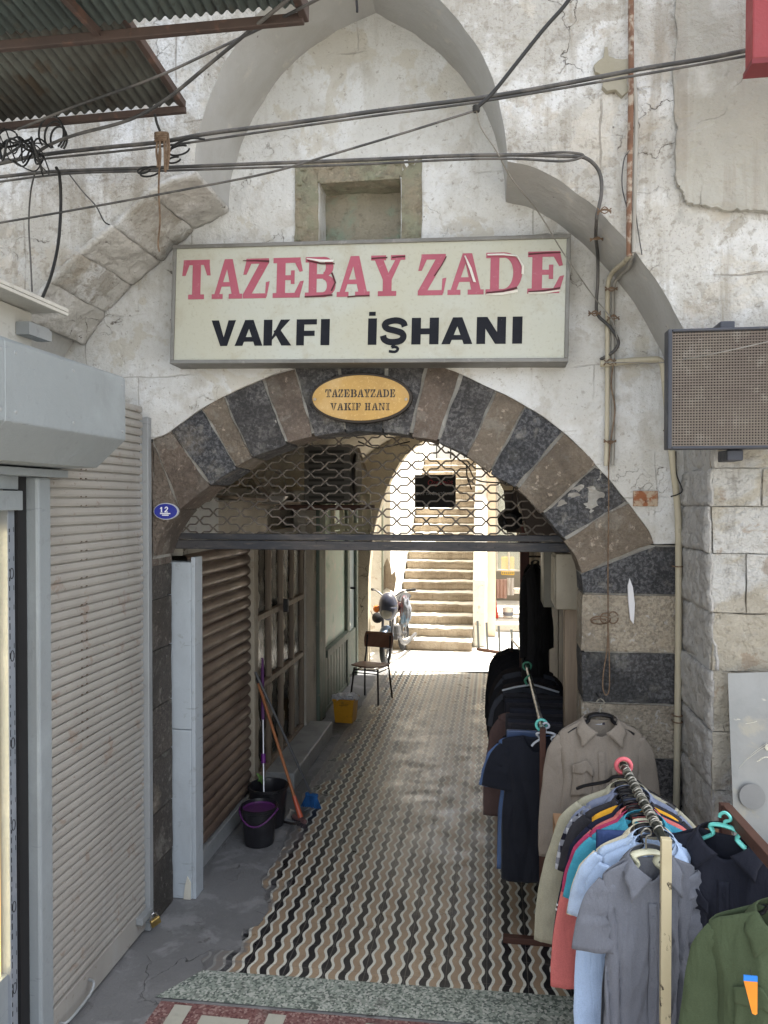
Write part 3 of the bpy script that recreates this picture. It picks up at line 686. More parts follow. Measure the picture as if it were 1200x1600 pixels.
# white paint bucket
c = at(794, 946, 11.0); c.z = .13
bk = thing('paint_bucket', 'white paint bucket with printed band on the courtyard shop floor', 'bucket', c)
M_wp = flat('white_plastic', (.75, .73, .68), .4)
mb = MB(); mb.lathe([(0, 0), (.09, 0), (.105, .17), (.112, .172), (.112, .185), (.10, .186), (.095, .02), (0, .02)], c, 28); mb.build('bucket_body', M_wp, bk, smooth=True)
mb = MB(); mb.lathe([(.0955, .04), (.1015, .11), (.1025, .11), (.0965, .04)], c, 28); mb.build('printed_band', flat('grey_print', (.20, .22, .27), .5), bk, smooth=True)
# upper landing railing and pale sheeting
rl = thing('landing_railing', 'dark railing with pale sheeting at the top of the staircase', 'railing', (-.9, 15.2, 3.36))
mb = MB(); mb.box((-1.5, 16.0, 3.36), (-.1, 16.03, 4.15)); mb.build('sheeting', flat('bluish_white_sheet', (.60, .64, .68), .6), rl)
M_iron = paint('dark_iron', (.03, .03, .032), (.12, .06, .03), .5, .5)
mb = MB()
mb.beam((-1.55, 15.9, 4.02), (0, 15.9, 4.02), .03, .03); mb.build('rail', M_iron, rl)
for i in range(5): mb = MB(); mb.tube([(-1.5+i*.36, 15.9, 3.36), (-1.5+i*.36, 15.9, 4.02)], .014, 6); mb.build('railing_post', M_iron, rl)
hb = thing('rear_building', 'pale sunlit house closing the courtyard above the stair landing', 'building', (-.5, 18, 0))
mb = MB(); mb.box((-6, 18, 0), (6, 19, 5.9)); mb.build('wall', M_white, hb)
mb = MB(); mb.box((-1.1, 17.95, 3.5), (-.5, 18.0, 4.6)); mb.build('window', flat('dark_pane', (.1, .12, .12), .2), hb)
# low metal stand lying in the sun
M_rust = mat('rusty_steel', (.10, .055, .04), [('n', 9, .5, .65, (.18, .08, .04), .8), ('n', 30, .55, .65, (.05, .035, .03), .7)], rough=.75, metal=.3, bumps=[('n', 30, .4, .006)])
M_bgrey = paint('grey_beam_paint', (.12, .13, .13), (.05, .05, .045), .6)
st = thing('metal_stand', 'low grey metal stand with four upright posts in the sunlit court', 'stand', gnd(765, 1018))
ps = [gnd(748, 1016), gnd(762, 1018.5), gnd(781, 1022), gnd(801, 1026)]
for p, yt in zip(ps, (969, 971, 976, 981)):
    mb = MB(); q = Vector(p); zt = EYE-(yt-782)/1200*(p.y-CY); mb.beam(p+Vector((0, 0, .01)), (p.x-.02, p.y, zt), .035, .03); mb.build('post', M_bgrey, st)
mb = MB(); mb.beam(ps[0]+Vector((-.02, 0, .02)), ps[3]+Vector((.1, 0, .02)), .05, .04); mb.build('base_rail', M_rust, st)
mb = MB()
for i in range(7):
    q = gnd(660+i*3.5, 1012+(i % 2)*3); s = .02+.012*(i % 3); mb = MB(); mb.lathe([(0, 0), (s*1.6, 0), (s*1.2, s*.7), (0, s)], q, 7, sy=.7); tag(mb.build('brick_rubble', mat('brick_rubble', (.42, .20, .10), rough=.9), loc=q), 'broken orange brick bit at the foot of the stone staircase', 'rubble', 'brick bits at the foot of the staircase')
# ================================================================ LEFT ROW: SHUTTERED KIOSKS
M_slat = mat('grey_shutter_paint', (.36, .345, .315), [('n', 2, .45, .65, (.30, .285, .26), .8, (1, 1, .3)), ('n', 8, .60, .66, (.23, .15, .10), .45), ('n', 30, .63, .68, (.15, .10, .07), .5), ('n', 2.6, .60, .72, (.40, .40, .39), .5, (3, 3, .4))], rough=.55, metal=.15, rvar=.1, bumps=[('n', 20, .15, .006)])
M_blue = paint('blue_grey_paint', (.275, .305, .32), (.16, .16, .15), .5, .1, .35)
M_blue2 = paint('pale_blue_grey_paint', (.45, .50, .54), (.16, .15, .14), .55, .1, .5)
M_gal = paint('dull_galvanised', (.33, .35, .36), (.12, .10, .09), .5, .3, .4)
SX = -1.93
kiosk = thing('shop_front_wall', 'low left-hand kiosk wall carrying the closed grey shutter', 'building', (-2.3, -1.5, 0))
mb = MB(); mb.box((-3.4, -3.4, 0), (SX-.08, -.04, .02)); mb.box((-3.4, -3.4, .02), (SX-.5, -.04, 2.9)); mb.build('kiosk_body', M_back, kiosk)
mb = MB(); mb.box((SX-.5, -.1, .02), (SX-.06, -.04, 2.9)); mb.build('kiosk_end', M_back, kiosk)
# grey roller shutter: one curtain of rolled slats
sh = thing('roller_shutter', 'closed beige-grey roller shutter with pinched slats and padlock on the left', 'shutter', (SX, -.5, 0))
pit = .0425; N_ = 66
def slat_curtain(x, y0, y1, z0, z1, pitch, depth, ny=14, prof=None, seed=0):
    prof = prof or [(0, -1.0), (.07, -.9), (.12, .6), (.40, 1.0), (.70, .7), (.90, .1), (.95, -1.0), (1, -1.0)]
    rows = []; z = z0
    while z < z1:
        for t, d in prof[:-1]: rows.append((z+t*pitch, d*depth))
        z += pitch
    mb = MB()
    def fn(u, v):
        j = min(int(v*(len(rows)-1)+.5), len(rows)-1); zz, d = rows[j]
        y = y0+(y1-y0)*u
        dent = 0
        w_ = noise.noise(Vector((y*2.2+seed, zz*1.4, 3)))*.006
        s = int((zz-z0)/pitch)
        slatj = random.Random(s+seed).uniform(-.0016, .0016)
        return (x+d+w_+slatj, y, zz)
    mb.grid(fn, ny, len(rows)-1)
    return mb
mb = slat_curtain(SX, -.98, -.07, .16, 2.9, pit, .0075, 30); mb.build('shutter_curtain', M_slat, sh, smooth=False)
# pinched slat joints (small pressed tabs in two columns, their shadow painted as dark brown)
mb = MB(); rj = random.Random(4)
for i in range(24, 63):
    z = .16+i*pit+.004
    if rj.random() < .25: continue
    for y in (-.71, -.665):
        mb.box((SX+.003, y-.005, z-.001), (SX+.0078, y+.004+.003*rj.random(), z+.0045))
tb = mb.build('slat_tabs', flat('rust_mark', (.10, .075, .055), .8), sh)
mb = MB(); mb.box((SX-.012, -.98, .02), (SX+.012, -.07, .155)); mb.build('bottom_rail', M_slat, sh, bevel=.004)
hd = MB(); p = [(SX+.016, -.93, .07), (SX+.05, -.92, .075), (SX+.05, -.74, .075), (SX+.05, -.70, .11), (SX+.016, -.68, .11)]
hd.tube(p, .007, 8, 3); hd.build('pull_handle', M_gal, sh, smooth=True)
mb = MB(); mb.box((SX+.012, -.19, .10), (SX+.05, -.06, .135)); mb.build('hasp', M_gal, sh, bevel=.003)
mb = MB(); mb.box((SX-.05, -.065, 0), (SX+.035, .0-.02, 2.86)); mb.box((SX-.04, -.082, 0), (SX-.0, -.066, 2.86)); gr = mb.build('guide_rail', M_gal, sh, bevel=.004)
# padlock
M_brass = mat('worn_brass', (.50, .36, .13), [('n', 14, .5, .65, (.33, .22, .08), .7)], rough=.35, metal=.85)
pl = thing('padlock', 'brass padlock hanging from the shutter hasp near the ground', 'padlock', (SX+.075, -.10, .06))
Mr = Matrix.Translation((SX+.075, -.10, .10)) @ Matrix.Rotation(rad(25), 4, 'X') @ Matrix.Rotation(rad(50), 4, 'Z')
mb = MB(); mb.box((-.028, -.011, -.058), (.028, .011, -.01), Mr); mb.build('lock_body', M_brass, pl, bevel=.005)
mb = MB(); mb.tube([Mr @ Vector(q) for q in ((-.018, 0, -.012), (-.018, 0, .012), (-.012, 0, .026), (0, 0, .032), (.012, 0, .026), (.018, 0, .012), (.018, 0, -.012))], .0045, 8, 3); mb.build('shackle', mat('chrome', (.6, .6, .6), rough=.2, metal=1), pl, smooth=True)
# near shop: roller box, guide post, glazed front with an LED strip
shop = thing('lit_shop_front', 'near-left shop front with blue-grey roller box, post and a glowing window', 'shop front', (-1.9, -2, 0))
y1 = -.895; y0 = -3.4
prof = [(-2.0, 2.965), (-1.62, 2.945), (-1.605, 2.93), (-1.605, 2.665), (-1.74, 2.545), (-2.0, 2.535)]
mb = MB(); mb.prism(prof, y0, y1); mb.build('roller_box', M_blue, shop, bevel=.006)
for yy in (-1.72, -2.55):
    mb = MB(); mb.prism([(a*1.0+(.0015 if a > -1.9 else 0), b) for a, b in prof], yy-.018, yy+.018); mb.build('cover_strip', M_blue, shop, bevel=.002)
for yy in (-.93, -1.32, -1.68, -1.76, -2.2):
    for zz in (2.70, 2.90): mb = MB(); mb.lathe([(0, 0), (.007, 0), (.005, .003), (0, .0035)], (-1.605, yy, zz), 10, Matrix.Rotation(rad(90), 4, 'Y')); mb.build('rivet', M_gal, shop)
mb = MB(); mb.box((-1.99, y0, 2.50), (-1.86, y1-.03, 2.532)); mb.build('box_lip', M_blue, shop, bevel=.003)
mb = MB(); mb.box((-2.0, -1.085, 0), (-1.905, -.985, 2.5)); mb.build('guide_post', M_blue, shop, bevel=.012)
mb = MB(); mb.box((-2.02, -1.15, 0), (-1.955, -1.09, 2.5)); mb.build('guide_channel', flat('black_rubber', (.012, .012, .013), .6), shop)
mb = MB(); mb.box((-2.02, y0, 2.36), (-1.93, -1.15, 2.44)); mb.box((-2.04, y0, 2.445), (-1.95, -1.15, 2.5)); mb.build('shutter_head', M_blue, shop, bevel=.003)
M_film = mat('protective_film', (.20, .225, .255), [('n', 6, .45, .6, (.27, .29, .32), .6)], rough=.35, spec=.6)
mb = MB(); mb.box((-2.02, -1.20, 0), (-1.965, -1.155, 2.36)); fr = mb.build('window_jamb', M_film, shop, bevel=.003)
M_ink = flat('black_ink', (.01, .01, .012), .5)
mb = MB()
# printed marks of the protective film (rings and small unreadable lines)
rk = random.Random(2)
for zc in (2.10, 1.76, 1.40, 1.06, .72, .38):
    pts = [(-1.9640, -1.178+math.cos(t)*.011, zc+math.sin(t)*.022) for t in [i*math.pi/8 for i in range(17)]]
    mb.tube(pts, .0016, 5)
z = .15
while z < 2.3:
    mb.box((-1.9648, -1.195, z), (-1.9642, -1.192+rk.uniform(0, .004), z+rk.uniform(.01, .03)))
    if rk.random() < .5: mb.box((-1.9648, -1.166, z), (-1.9642, -1.163, z+.02))
    z += .04
mb.build('film_print', M_ink, fr)
mb = MB(); mb.box((-2.03, y0, .45), (-2.02, -1.2, 2.36)); mb.build('shop_window', flat('lit_window_back', (.30, .22, .09), .5), shop)
M_led = mat('led_emitter', (1, .9, .7), emit=((1, .88, .55), 5.0))
M_ledb = mat('led_channel', (.42, .30, .10), emit=((1, .70, .28), .30), rough=.5)
mb = MB(); mb.box((-2.02, -1.262, .1), (-2.0, -1.215, 2.30)); ls = mb.build('led_strip', M_ledb, shop)
mb = MB(); z = .12
while z < 2.28: mb.box((-2.0, -1.245, z), (-1.995, -1.231, z+.013)); z += .0285
mb.build('led_chips', M_led, ls)
mb = MB(); mb.box((-2.6, y0, 0), (-1.98, -1.2, .45)); mb.build('stall_riser', M_blue, shop)
# boxed fascia with a projecting flange over it
M_fas = paint('off_white_fascia', (.50, .49, .45), (.22, .20, .17), .6, 0, .6)
fa = thing('boxed_fascia', 'off-white boxed fascia with a thin metal ledge above the roller box', 'fascia', (-1.95, -2.2, 2.97))
p = atx(65, 560, -1.86)
mb = MB(); mb.box((-2.5, y0, 2.967), (-1.86, -1.19, 3.16)); mb.build('fascia_box', M_fas, fa, bevel=.004)
mb = MB(); mb.box((-2.5, y0, 3.165), (-1.72, -1.155, 3.18)); mb.box((-1.735, y0, 3.150), (-1.72, -1.155, 3.163)); mb.build('ledge', M_fas, fa, bevel=.002)
mb = MB(); mb.box((-1.857, -1.30, 3.05), (-1.80, -1.16, 3.10)); mb.box((-1.857, -1.158, 3.055), (-1.81, -1.13, 3.095)); mb.build('bracket', M_gal, fa)
# ================================================================ PASSAGE LEFT WALL
colb = thing('boxed_column', 'pale blue-grey boxed column with a chipped foot inside the arch on the left', 'column', (-1.9, .35, 0))
mb = MB(); mb.box((-1.995, .295, 0), (-1.80, .42, 1.02)); mb.box((-1.995, .297, 1.024), (-1.80, .42, 2.03)); mb.build('casing', M_blue2, colb, bevel=.004)
mb = MB(); mb.box((-1.799, .30, .0), (-1.775, .42, 2.06)); mb.build('trim', M_blue2, colb, bevel=.003)
mb = MB(); mb.prism([(-1.85, .0), (-1.805, .0), (-1.803, .10), (-1.825, .14), (-1.84, .08)], .288, .296); mb.build('bare_chip', flat('bare_filler', (.6, .58, .5), .9), colb)
wp = thing('passage_panel_wall', 'panelled wall strip above and beside the brown shutter', 'wall', (-2.0, 3, 0))
mb = MB(); mb.box((-2.25, .42, 2.06), (-1.90, 3.3, 2.14)); mb.build('shelf_board', M_dim, wp)
mb = MB(); mb.box((-2.02, .30, 2.14), (-1.885, 1.0, 2.42)); mb.build('fascia_panel', paint('grey_white_board', (.60, .60, .57), (.16, .15, .13)), wp, bevel=.003)
mb = MB(); mb.box((-2.02, 1.005, 2.14), (-1.885, 2.15, 2.40)); mb.build('fascia_panel', paint('beige_board', (.46, .41, .33), (.12, .10, .08)), wp, bevel=.003)
M_bsl = mat('brown_shutter_paint', (.13, .092, .073), [('n', 3, .45, .62, (.17, .125, .10), .8, (1, .6, 1)), ('n', 9, .6, .68, (.06, .042, .034), .6)], rough=.42, metal=.2, rvar=.1, bumps=[('n', 14, .15, .006)])
bs = thing('brown_roller_shutter', 'closed brown roller shutter with broad wavy slats inside the passage', 'shutter', (-1.9, 1.1, 0))
mb = slat_curtain(-1.885, .42, 1.66, .14, 2.06, .084, .014, 16, [(0, -.9), (.1, .2), (.25, .85), (.45, 1), (.65, .8), (.85, 0), (.93, -.9), (1, -.9)], 5); mb.build('shutter_curtain', M_bsl, bs, smooth=True)
mb = MB(); mb.box((-1.90, .42, .03), (-1.855, 1.66, .14)); mb.build('bottom_rail', M_gal, bs, bevel=.005)
mb = MB(); mb.box((-1.96, .42, 0), (-1.862, 1.72, .03)); mb.build('sill', M_concrete, bs)
M_wood = mat('weathered_timber', (.26, .205, .15), [('n', 3, .42, .6, (.16, .12, .09), .8, (6, 6, .4)), ('n', 9, .55, .68, (.28, .23, .17), .6, (6, 6, .3))], rough=.6, bumps=[('n', 10, .25, .004, (6, 6, .4))])
M_pale = mat('pale_timber', (.38, .34, .27), [('n', 3, .42, .6, (.28, .24, .18), .8, (6, 6, .3)), ('n', 12, .58, .68, (.17, .14, .10), .6)], rough=.7, bumps=[('n', 10, .4, .01, (6, 6, .4))])
mb = MB(); mb.box((-1.95, 1.665, 0), (-1.845, 1.76, 2.06)); tag(mb.build('timber_post', M_pale, loc=(-1.9, 1.7, 0), bevel=.005), 'pale upright timber post between the brown shutter and the glazed door', 'post')
mb = MB(); mb.box((-1.955, 1.762, 0), (-1.885, 1.84, 2.06)); tag(mb.build('timber_post', M_wood, loc=(-1.92, 1.8, 0), bevel=.005), 'dark worn door jamb beside the pale timber post', 'post')
# glazed timber door
gd = thing('glazed_timber_door', 'old brown multi-pane timber door with crinkled white curtains behind', 'door', (-1.92, 2.6, .0))
y0d, y1d, X0 = 1.86, 3.36, -1.93
lv = [.12, .88, 1.45, 2.06]
ys = [y0d+(y1d-y0d)*i/4 for i in range(5)]
mb = MB()
for i, y in enumerate(ys): mb.box((X0, y-.019, .12), (X0+.05, y+.019, 2.06))
for z in lv[1:3]: mb.box((X0+.003, y0d, z-.024), (X0+.055, y1d, z+.024))
mb.box((X0-.002, y0d, .0), (X0+.052, y1d, .18)); mb.box((X0+.004, y0d, 2.0), (X0+.056, y1d, 2.06)); mb.build('door_frame', M_wood, gd, bevel=.006)
mb = MB(); mb.box((X0+.056, 2.58, 1.40), (X0+.10, 2.62, 1.52)); mb.build('door_handle', M_iron, gd, bevel=.006)
M_pane = bpy.data.materials.new('dusty_pane'); M_pane.use_nodes = True
_k = N(M_pane); _k.b.inputs['Base Color'].default_value = (.05, .05, .045, 1); _k.b.inputs['Roughness'].default_value = .12; _k.b.inputs['Alpha'].default_value = .12
M_cur = mat('crinkled_curtain', (.62, .57, .46), [('n', 9, .42, .58, (.36, .31, .24), .8), ('n', 22, .55, .65, (.78, .73, .62), .6)], rough=.95, bumps=[('v', 14, .8, .04), ('n', 25, .7, .02)])
for i in range(4):
    for j in range(3):
        mb = MB(); mb.box((X0+.018, ys[i]+.026, lv[j]+.04), (X0+.022, ys[i+1]-.026, lv[j+1]-.036)); pn = mb.build('glass_pane', M_pane, gd)
        yc0, yc1 = ys[i]+.05+.02, ys[i+1]-.14+.03*(j % 2)
        mb = MB(); a_, b_ = lv[j]+.04, lv[j+1]-.04
        mb.grid(lambda u, v: (X0-.02+.016*math.sin(u*9+i)*math.cos(v*11+j*2)+.012*noise.noise(Vector((u*5, v*9, i+j*3))), yc0+(yc1-yc0)*u+.012*math.sin(v*14+i), a_+(b_-a_)*v), 14, 30)
        mb.build('curtain', M_cur, gd, smooth=True, solid=.004)
mb = MB(); mb.box((X0-.12, y0d, .12), (X0-.09, y1d, 2.06)); mb.build('door_backing', flat('dark_room', (.02, .018, .015), .9), gd)
mb = MB(); mb.box((-1.97, 2.05, 0), (-1.63, 3.56, .15)); dstep = mb.build('door_step', mat('marble_step', (.30, .31, .31), [('n', 4, .45, .62, (.20, .21, .21), .8), ('n', 14, .6, .68, (.42, .43, .42), .5)], rough=.5, bumps=[('n', 12, .2, .01)]), loc=(-1.8, 2.8, 0), bevel=.012)
tag(dstep, 'worn grey stone step in front of the glazed timber door', 'step')
# pilasters and green shop window
mb = MB(); mb.box((-1.99, 3.38, 0), (-1.86, 3.82, 2.5)); tag(mb.build('pilaster', M_dim, loc=(-1.92, 3.6, 0), bevel=.01), 'grimy plastered pilaster between the glazed door and the green post', 'pilaster')
M_green = mat('faded_green_paint', (.12, .165, .13), [('n', 3, .42, .6, (.20, .21, .17), .8, (5, 5, .5)), ('n', 9, .58, .66, (.27, .25, .20), .7), ('n', 2, .55, .7, (.04, .05, .042), .6)], rough=.6, bumps=[('n', 9, .3, .01)])
mb = MB(); mb.box((-1.99, 3.84, .04), (-1.83, 4.12, 2.5)); tag(mb.build('timber_post', M_green, loc=(-1.9, 4, 0), bevel=.01), 'faded green painted post left of the yellow bucket', 'post')
mb = MB(); mb.box((-1.96, 4.12, 0), (-1.85, 4.22, 2.5)); tag(mb.build('timber_post', flat('dark_brown_paint', (.035, .026, .02), .5), loc=(-1.9, 4.2, 0), bevel=.005), 'dark brown slim post next to the green shop window', 'post')
gw = thing('green_shop_window', 'large pale-green glazed shop window over a slatted timber base', 'window', (-1.9, 5.2, 0))
ya, yb_ = 4.30, 5.62
M_gpane = mat('painted_green_glass', (.52, .68, .57), [('n', 1.5, .40, .6, (.58, .68, .58), .8, (2, 2, .7)), ('n', 4, .52, .64, (.70, .72, .62), .8, (1, 1, 2)), ('n', 2.5, .58, .66, (.28, .48, .37), .8), ('n', 6, .6, .68, (.6, .60, .52), .6, (.4, .4, 7))], rough=.45, spec=.6)  # brightness reflected by the glass is put into these pale greens
mb = MB(); mb.box((-1.93, ya, .72), (-1.91, yb_, 2.5)); mb.build('window_pane', M_gpane, gw)
mb = MB(); mb.box((-1.945, ya-.07, .0), (-1.875, ya, 2.5)); mb.box((-1.945, yb_, 0), (-1.87, yb_+.09, 2.5)); mb.box((-1.95, ya, .64), (-1.84, yb_, .725)); mb.box((-1.95, ya, 0), (-1.88, yb_, .05)); mb.build('window_frame', M_green, gw, bevel=.005)
for i in range(16):
    y = ya+i*(yb_-ya)/16
    mb = MB(); mb.box((-1.93, y+.004, .05), (-1.895+.003*(i % 2), y+(yb_-ya)/16-.006, .64)); mb.build('base_board', M_green, gw, bevel=.004)
M_bluepane = mat('pale_blue_glass', (.55, .64, .66), [('n', 2, .4, .6, (.45, .52, .52), .8)], rough=.15, spec=.6)
gd2 = thing('narrow_glazed_door', 'narrow pale glazed door at the far end of the green shop front', 'door', (-1.9, 6.1, 0))
mb = MB(); mb.box((-1.93, 5.78, .66), (-1.912, 6.28, 2.5)); mb.build('window_pane', M_bluepane, gd2)
mb = MB(); mb.box((-1.945, 5.715, 0), (-1.872, 5.78, 2.5)); mb.box((-1.945, 6.28, 0), (-1.872, 6.40, 2.5)); mb.box((-1.94, 5.78, .1), (-1.885, 6.28, .66)); mb.build('door_frame', M_green, gd2, bevel=.005)
mb = MB(); mb.box((-1.87, 5.80, 1.24), (-1.80, 5.83, 1.265)); mb.build('door_handle', M_iron, gd2)
# junk above the shopfronts: split AC unit on a shelf, pedestal fan, pot, pale louvred shutter
M_acw = paint('dusty_ac_casing', (.13, .125, .115), (.05, .045, .04), .6)
ac = thing('ac_unit', 'dusty outdoor air conditioner on a high shelf inside the arch', 'air conditioner', (-1.6, 3.6, 2.36))
a, b = at(478, 698, 3.2), at(546, 792, 3.2)
x0, x1, z0, z1 = a.x, a.x+.50, b.z+.03, a.z+.02
mb = MB(); mb.box((x0-.02, 3.2, z0), (x1-.06, 3.75, z1)); mb.build('casing', M_acw, ac, bevel=.012)
mb = MB(); 
for i in range(9): mb.box((x0+.03, 3.185, z0+.05+i*.055), (x1-.12, 3.197, z0+.075+i*.055))
mb.build('front_grille', flat('ac_grille', (.05, .048, .044), .6), ac)
cyl = Matrix.Translation((x1-.06, 3.48, (z0+z1)/2)) @ Matrix.Rotation(rad(90), 4, 'Y')
mb = MB(); mb.lathe([(0, 0), (.22, 0), (.22, .02), (.20, .03), (.06, .012), (0, .012)], (0, 0, 0), 30, cyl); mb.build('fan_ring', flat('ac_fan_ring', (.035, .032, .03), .5), ac, smooth=True)
mb = MB(); mb.box((-2.05, 3.05, z0-.06), (x1+.06, 3.95, z0-.012)); tag(mb.build('shelf_board', mat('dark_red_shelf', (.09, .045, .035), rough=.7), loc=(-1.7, 3.5, z0-.06), bevel=.005), 'dark red-brown shelf carrying the dusty air conditioner', 'shelf')
lo = thing('louvred_shutter', 'cream two-pane casement leaf standing open beyond the air conditioner', 'window leaf', (-1.7, 5.2, 2.0))
M_crm = paint('cream_window_paint', (.52, .48, .34), (.28, .22, .14))
def pf(pts, w, m, nm, par, y):
    mb = MB()
    for p, q in zip(pts, pts[1:]+pts[:1]): mb.beam(at(*p, y), at(*q, y), w, w)
    return mb.build(nm, m, par)
pf([(520, 768), (546, 766), (575, 772), (579, 830), (520, 834)], .05, M_crm, 'leaf_frame', lo, 4.8)
mb = MB()
for xx in (533, 547, 562): mb.beam(at(xx, 768, 4.8), at(xx+2, 832, 4.8), .05, .04)
mb.beam(at(520, 824, 4.81), at(578, 820, 4.81), .05, .07); mb.build('glazing_bar', M_crm, lo)
fan = thing('desk_fan', 'old fan lying on the clutter shelf behind the grille', 'fan', at(415, 790, 2.2))
c = at(418, 765, 2.2)
mb = MB(); mb.lathe([(0, -.05), (.05, -.05), (.07, 0), (.05, .09), (0, .10)], c, 18, Matrix.Rotation(rad(80), 3, 'X').to_4x4()); mb.build('motor', flat('fan_motor', (.22, .19, .15), .5), fan, smooth=True)
mb = MB()
for i in range(12):
    t = i*math.pi/6; mb.tube([c+Vector((math.cos(t)*.03, -.06, math.sin(t)*.03)), c+Vector((math.cos(t)*.12, -.075, math.sin(t)*.12)), c+Vector((math.cos(t)*.17, -.03, math.sin(t)*.17))], .003, 5, 3)
mb.tube([c+Vector((math.cos(t)*.17, -.03, math.sin(t)*.17)) for t in [i*math.pi/12 for i in range(25)]], .005, 6)
mb.build('fan_guard', flat('fan_wire', (.3, .28, .25), .3, metal=.6), fan)
mb = MB(); q = at(418, 785, 2.2); mb.tube([c, (q.x, q.y, 2.42)], .018, 8); mb.lathe([(0, 0), (.09, 0), (.08, .02), (0, .03)], (q.x, q.y, 2.405), 18); mb.build('fan_stand', flat('fan_motor', (.22, .19, .15), .5), fan)
pot = thing('enamel_basin', 'grey metal basin with a bright rim on the clutter shelf', 'basin', at(420, 785, 1.5))
c = at(425, 776, 1.5)
mb = MB(); mb.lathe([(0, -.06), (.07, -.055), (.12, 0), (.125, .004), (.115, .004), (.066, -.045), (0, -.05)], c, 24); mb.build('bowl', flat('tin_bowl', (.35, .33, .30), .35, metal=.5), pot, smooth=True)
for i, (p, q, yy) in enumerate([((330, 775), (420, 782), 1.3), ((350, 790), (470, 786), 1.8), ((395, 745), (430, 790), 1.7), ((560, 700), (575, 745), 3.4)]):
    mb = MB(); mb.beam(at(*p, yy), at(*q, yy), .025, .02); tag(mb.build('timber_offcut', M_wood, loc=at(*p, yy)), ['thin batten lying along the top of the beige board', 'long batten behind the fan on the clutter shelf', 'short batten propped beside the fan motor', 'short stick hanging below the vault near the shelf'][i], 'batten')
# ================================================================ SIGNS
def rect(x0, y0, x1, y1): return [(x0, y0), (x1, y0), (x1, y1), (x0, y1)]
def arc(cx, cy, rx, ry, wx, wy, a0, a1, n=14):
    o = [(cx+rx*math.cos(rad(a0+(a1-a0)*i/n)), cy+ry*math.sin(rad(a0+(a1-a0)*i/n))) for i in range(n+1)]
    q = [(cx+(rx-wx)*math.cos(rad(a0+(a1-a0)*i/n)), cy+(ry-wy)*math.sin(rad(a0+(a1-a0)*i/n))) for i in range(n+1)]
    return o+q[::-1]
SL = {   # slab-serif capitals, unit box
 'T': [rect(.02, .87, .98, 1), rect(.36, .1, .66, .88), rect(.22, 0, .80, .12), [(-.02, .60), (.10, .60), (.24, .88), (.02, .90)], [(1.02, .60), (.90, .60), (.76, .88), (.98, .90)]],
 'A': [[(.08, .1), (.24, .1), (.58, 1), (.40, 1)], [(.66, .1), (.92, .1), (.66, 1), (.42, 1)], rect(.28, .31, .70, .42), rect(0, 0, .36, .12), rect(.56, 0, 1, .12)],
 'Z': [rect(.10, .87, .96, 1), [(.0, .10), (.32, .10), (.96, .89), (.62, .89)], rect(0, 0, .88, .12), [(.0, .60), (.12, .60), (.30, .88), (.10, .92)], [(.84, .08), (.90, .03), (1.0, .42), (.86, .40)]],
 'E': [rect(.12, .1, .40, .9), rect(0, .87, .88, 1), rect(0, 0, .88, .12), rect(.40, .44, .60, .56), rect(.58, .34, .70, .68), [(.70, .88), (.88, .96), (.96, .66), (.86, .64)], [(.70, .1), (.88, .04), (1, .42), (.88, .40)]],
 'B': [rect(.12, .1, .38, .9), rect(0, .87, .62, 1), rect(0, 0, .62, .12), rect(.38, .46, .62, .57), arc(.60, .75, .32, .25, .25, .12, 90, -92), arc(.60, .28, .40, .28, .28, .125, 92, -90)],
 'D': [rect(.12, .1, .36, .9), rect(0, .87, .50, 1), rect(0, 0, .50, .12), arc(.48, .5, .50, .5, .24, .125, 90, -90, 20)],
 'Y': [[(.10, .9), (.36, .9), (.60, .40), (.36, .40)], [(.72, .9), (.88, .9), (.62, .40), (.42, .40)], rect(.36, .1, .62, .46), rect(0, .88, .44, 1), rect(.58, .88, 1, 1), rect(.22, 0, .76, .12)],
 'V': [[(.08, .9), (.34, .9), (.60, 0), (.44, 0)], [(.74, .9), (.90, .9), (.58, 0), (.46, 0)], rect(0, .88, .42, 1), rect(.64, .88, 1, 1)],
 'K': [rect(.12, .1, .38, .9), rect(0, .88, .48, 1), rect(0, 0, .48, .12), [(.38, .44), (.72, .9), (.90, .9), (.44, .36)], [(.46, .58), (.62, .62), (.96, .1), (.68, .1)], rect(.58, .88, 1, 1), rect(.58, 0, 1.02, .12)],
 'I': [rect(.28, .1, .72, .9), rect(.08, .88, .92, 1), rect(.08, 0, .92, .12)],
 'F': [rect(.12, .1, .40, .9), rect(0, .87, .88, 1), rect(0, 0, .54, .12), rect(.40, .44, .60, .56), rect(.58, .34, .70, .68), [(.70, .88), (.88, .96), (.96, .62), (.86, .60)]],
 'H': [rect(.12, .1, .36, .9), rect(.64, .1, .88, .9), rect(.36, .44, .64, .56), rect(0, .88, .44, 1), rect(0, 0, .44, .12), rect(.56, .88, 1, 1), rect(.56, 0, 1, .12)],
 'N': [rect(.12, .1, .24, .9), rect(.76, 0, .88, .9), [(.14, .96), (.40, .96), (.88, 0), (.70, 0)], rect(0, .88, .36, 1), rect(0, 0, .36, .12), rect(.62, .88, 1, 1)],
}
def ribbon(pts, w):
    P = catmull([Vector((a, 0, b)) for a, b in pts], 6); L, R = [], []
    for i, p in enumerate(P):
        d = (P[min(i+1, len(P)-1)]-P[max(i-1, 0)]).normalized(); n = Vector((-d.z, 0, d.x))
        L.append((p.x+n.x*w/2, p.z+n.z*w/2)); R.append((p.x-n.x*w/2, p.z-n.z*w/2))
    return [[L[i], L[i+1], R[i+1], R[i]] for i in range(len(L)-1)]
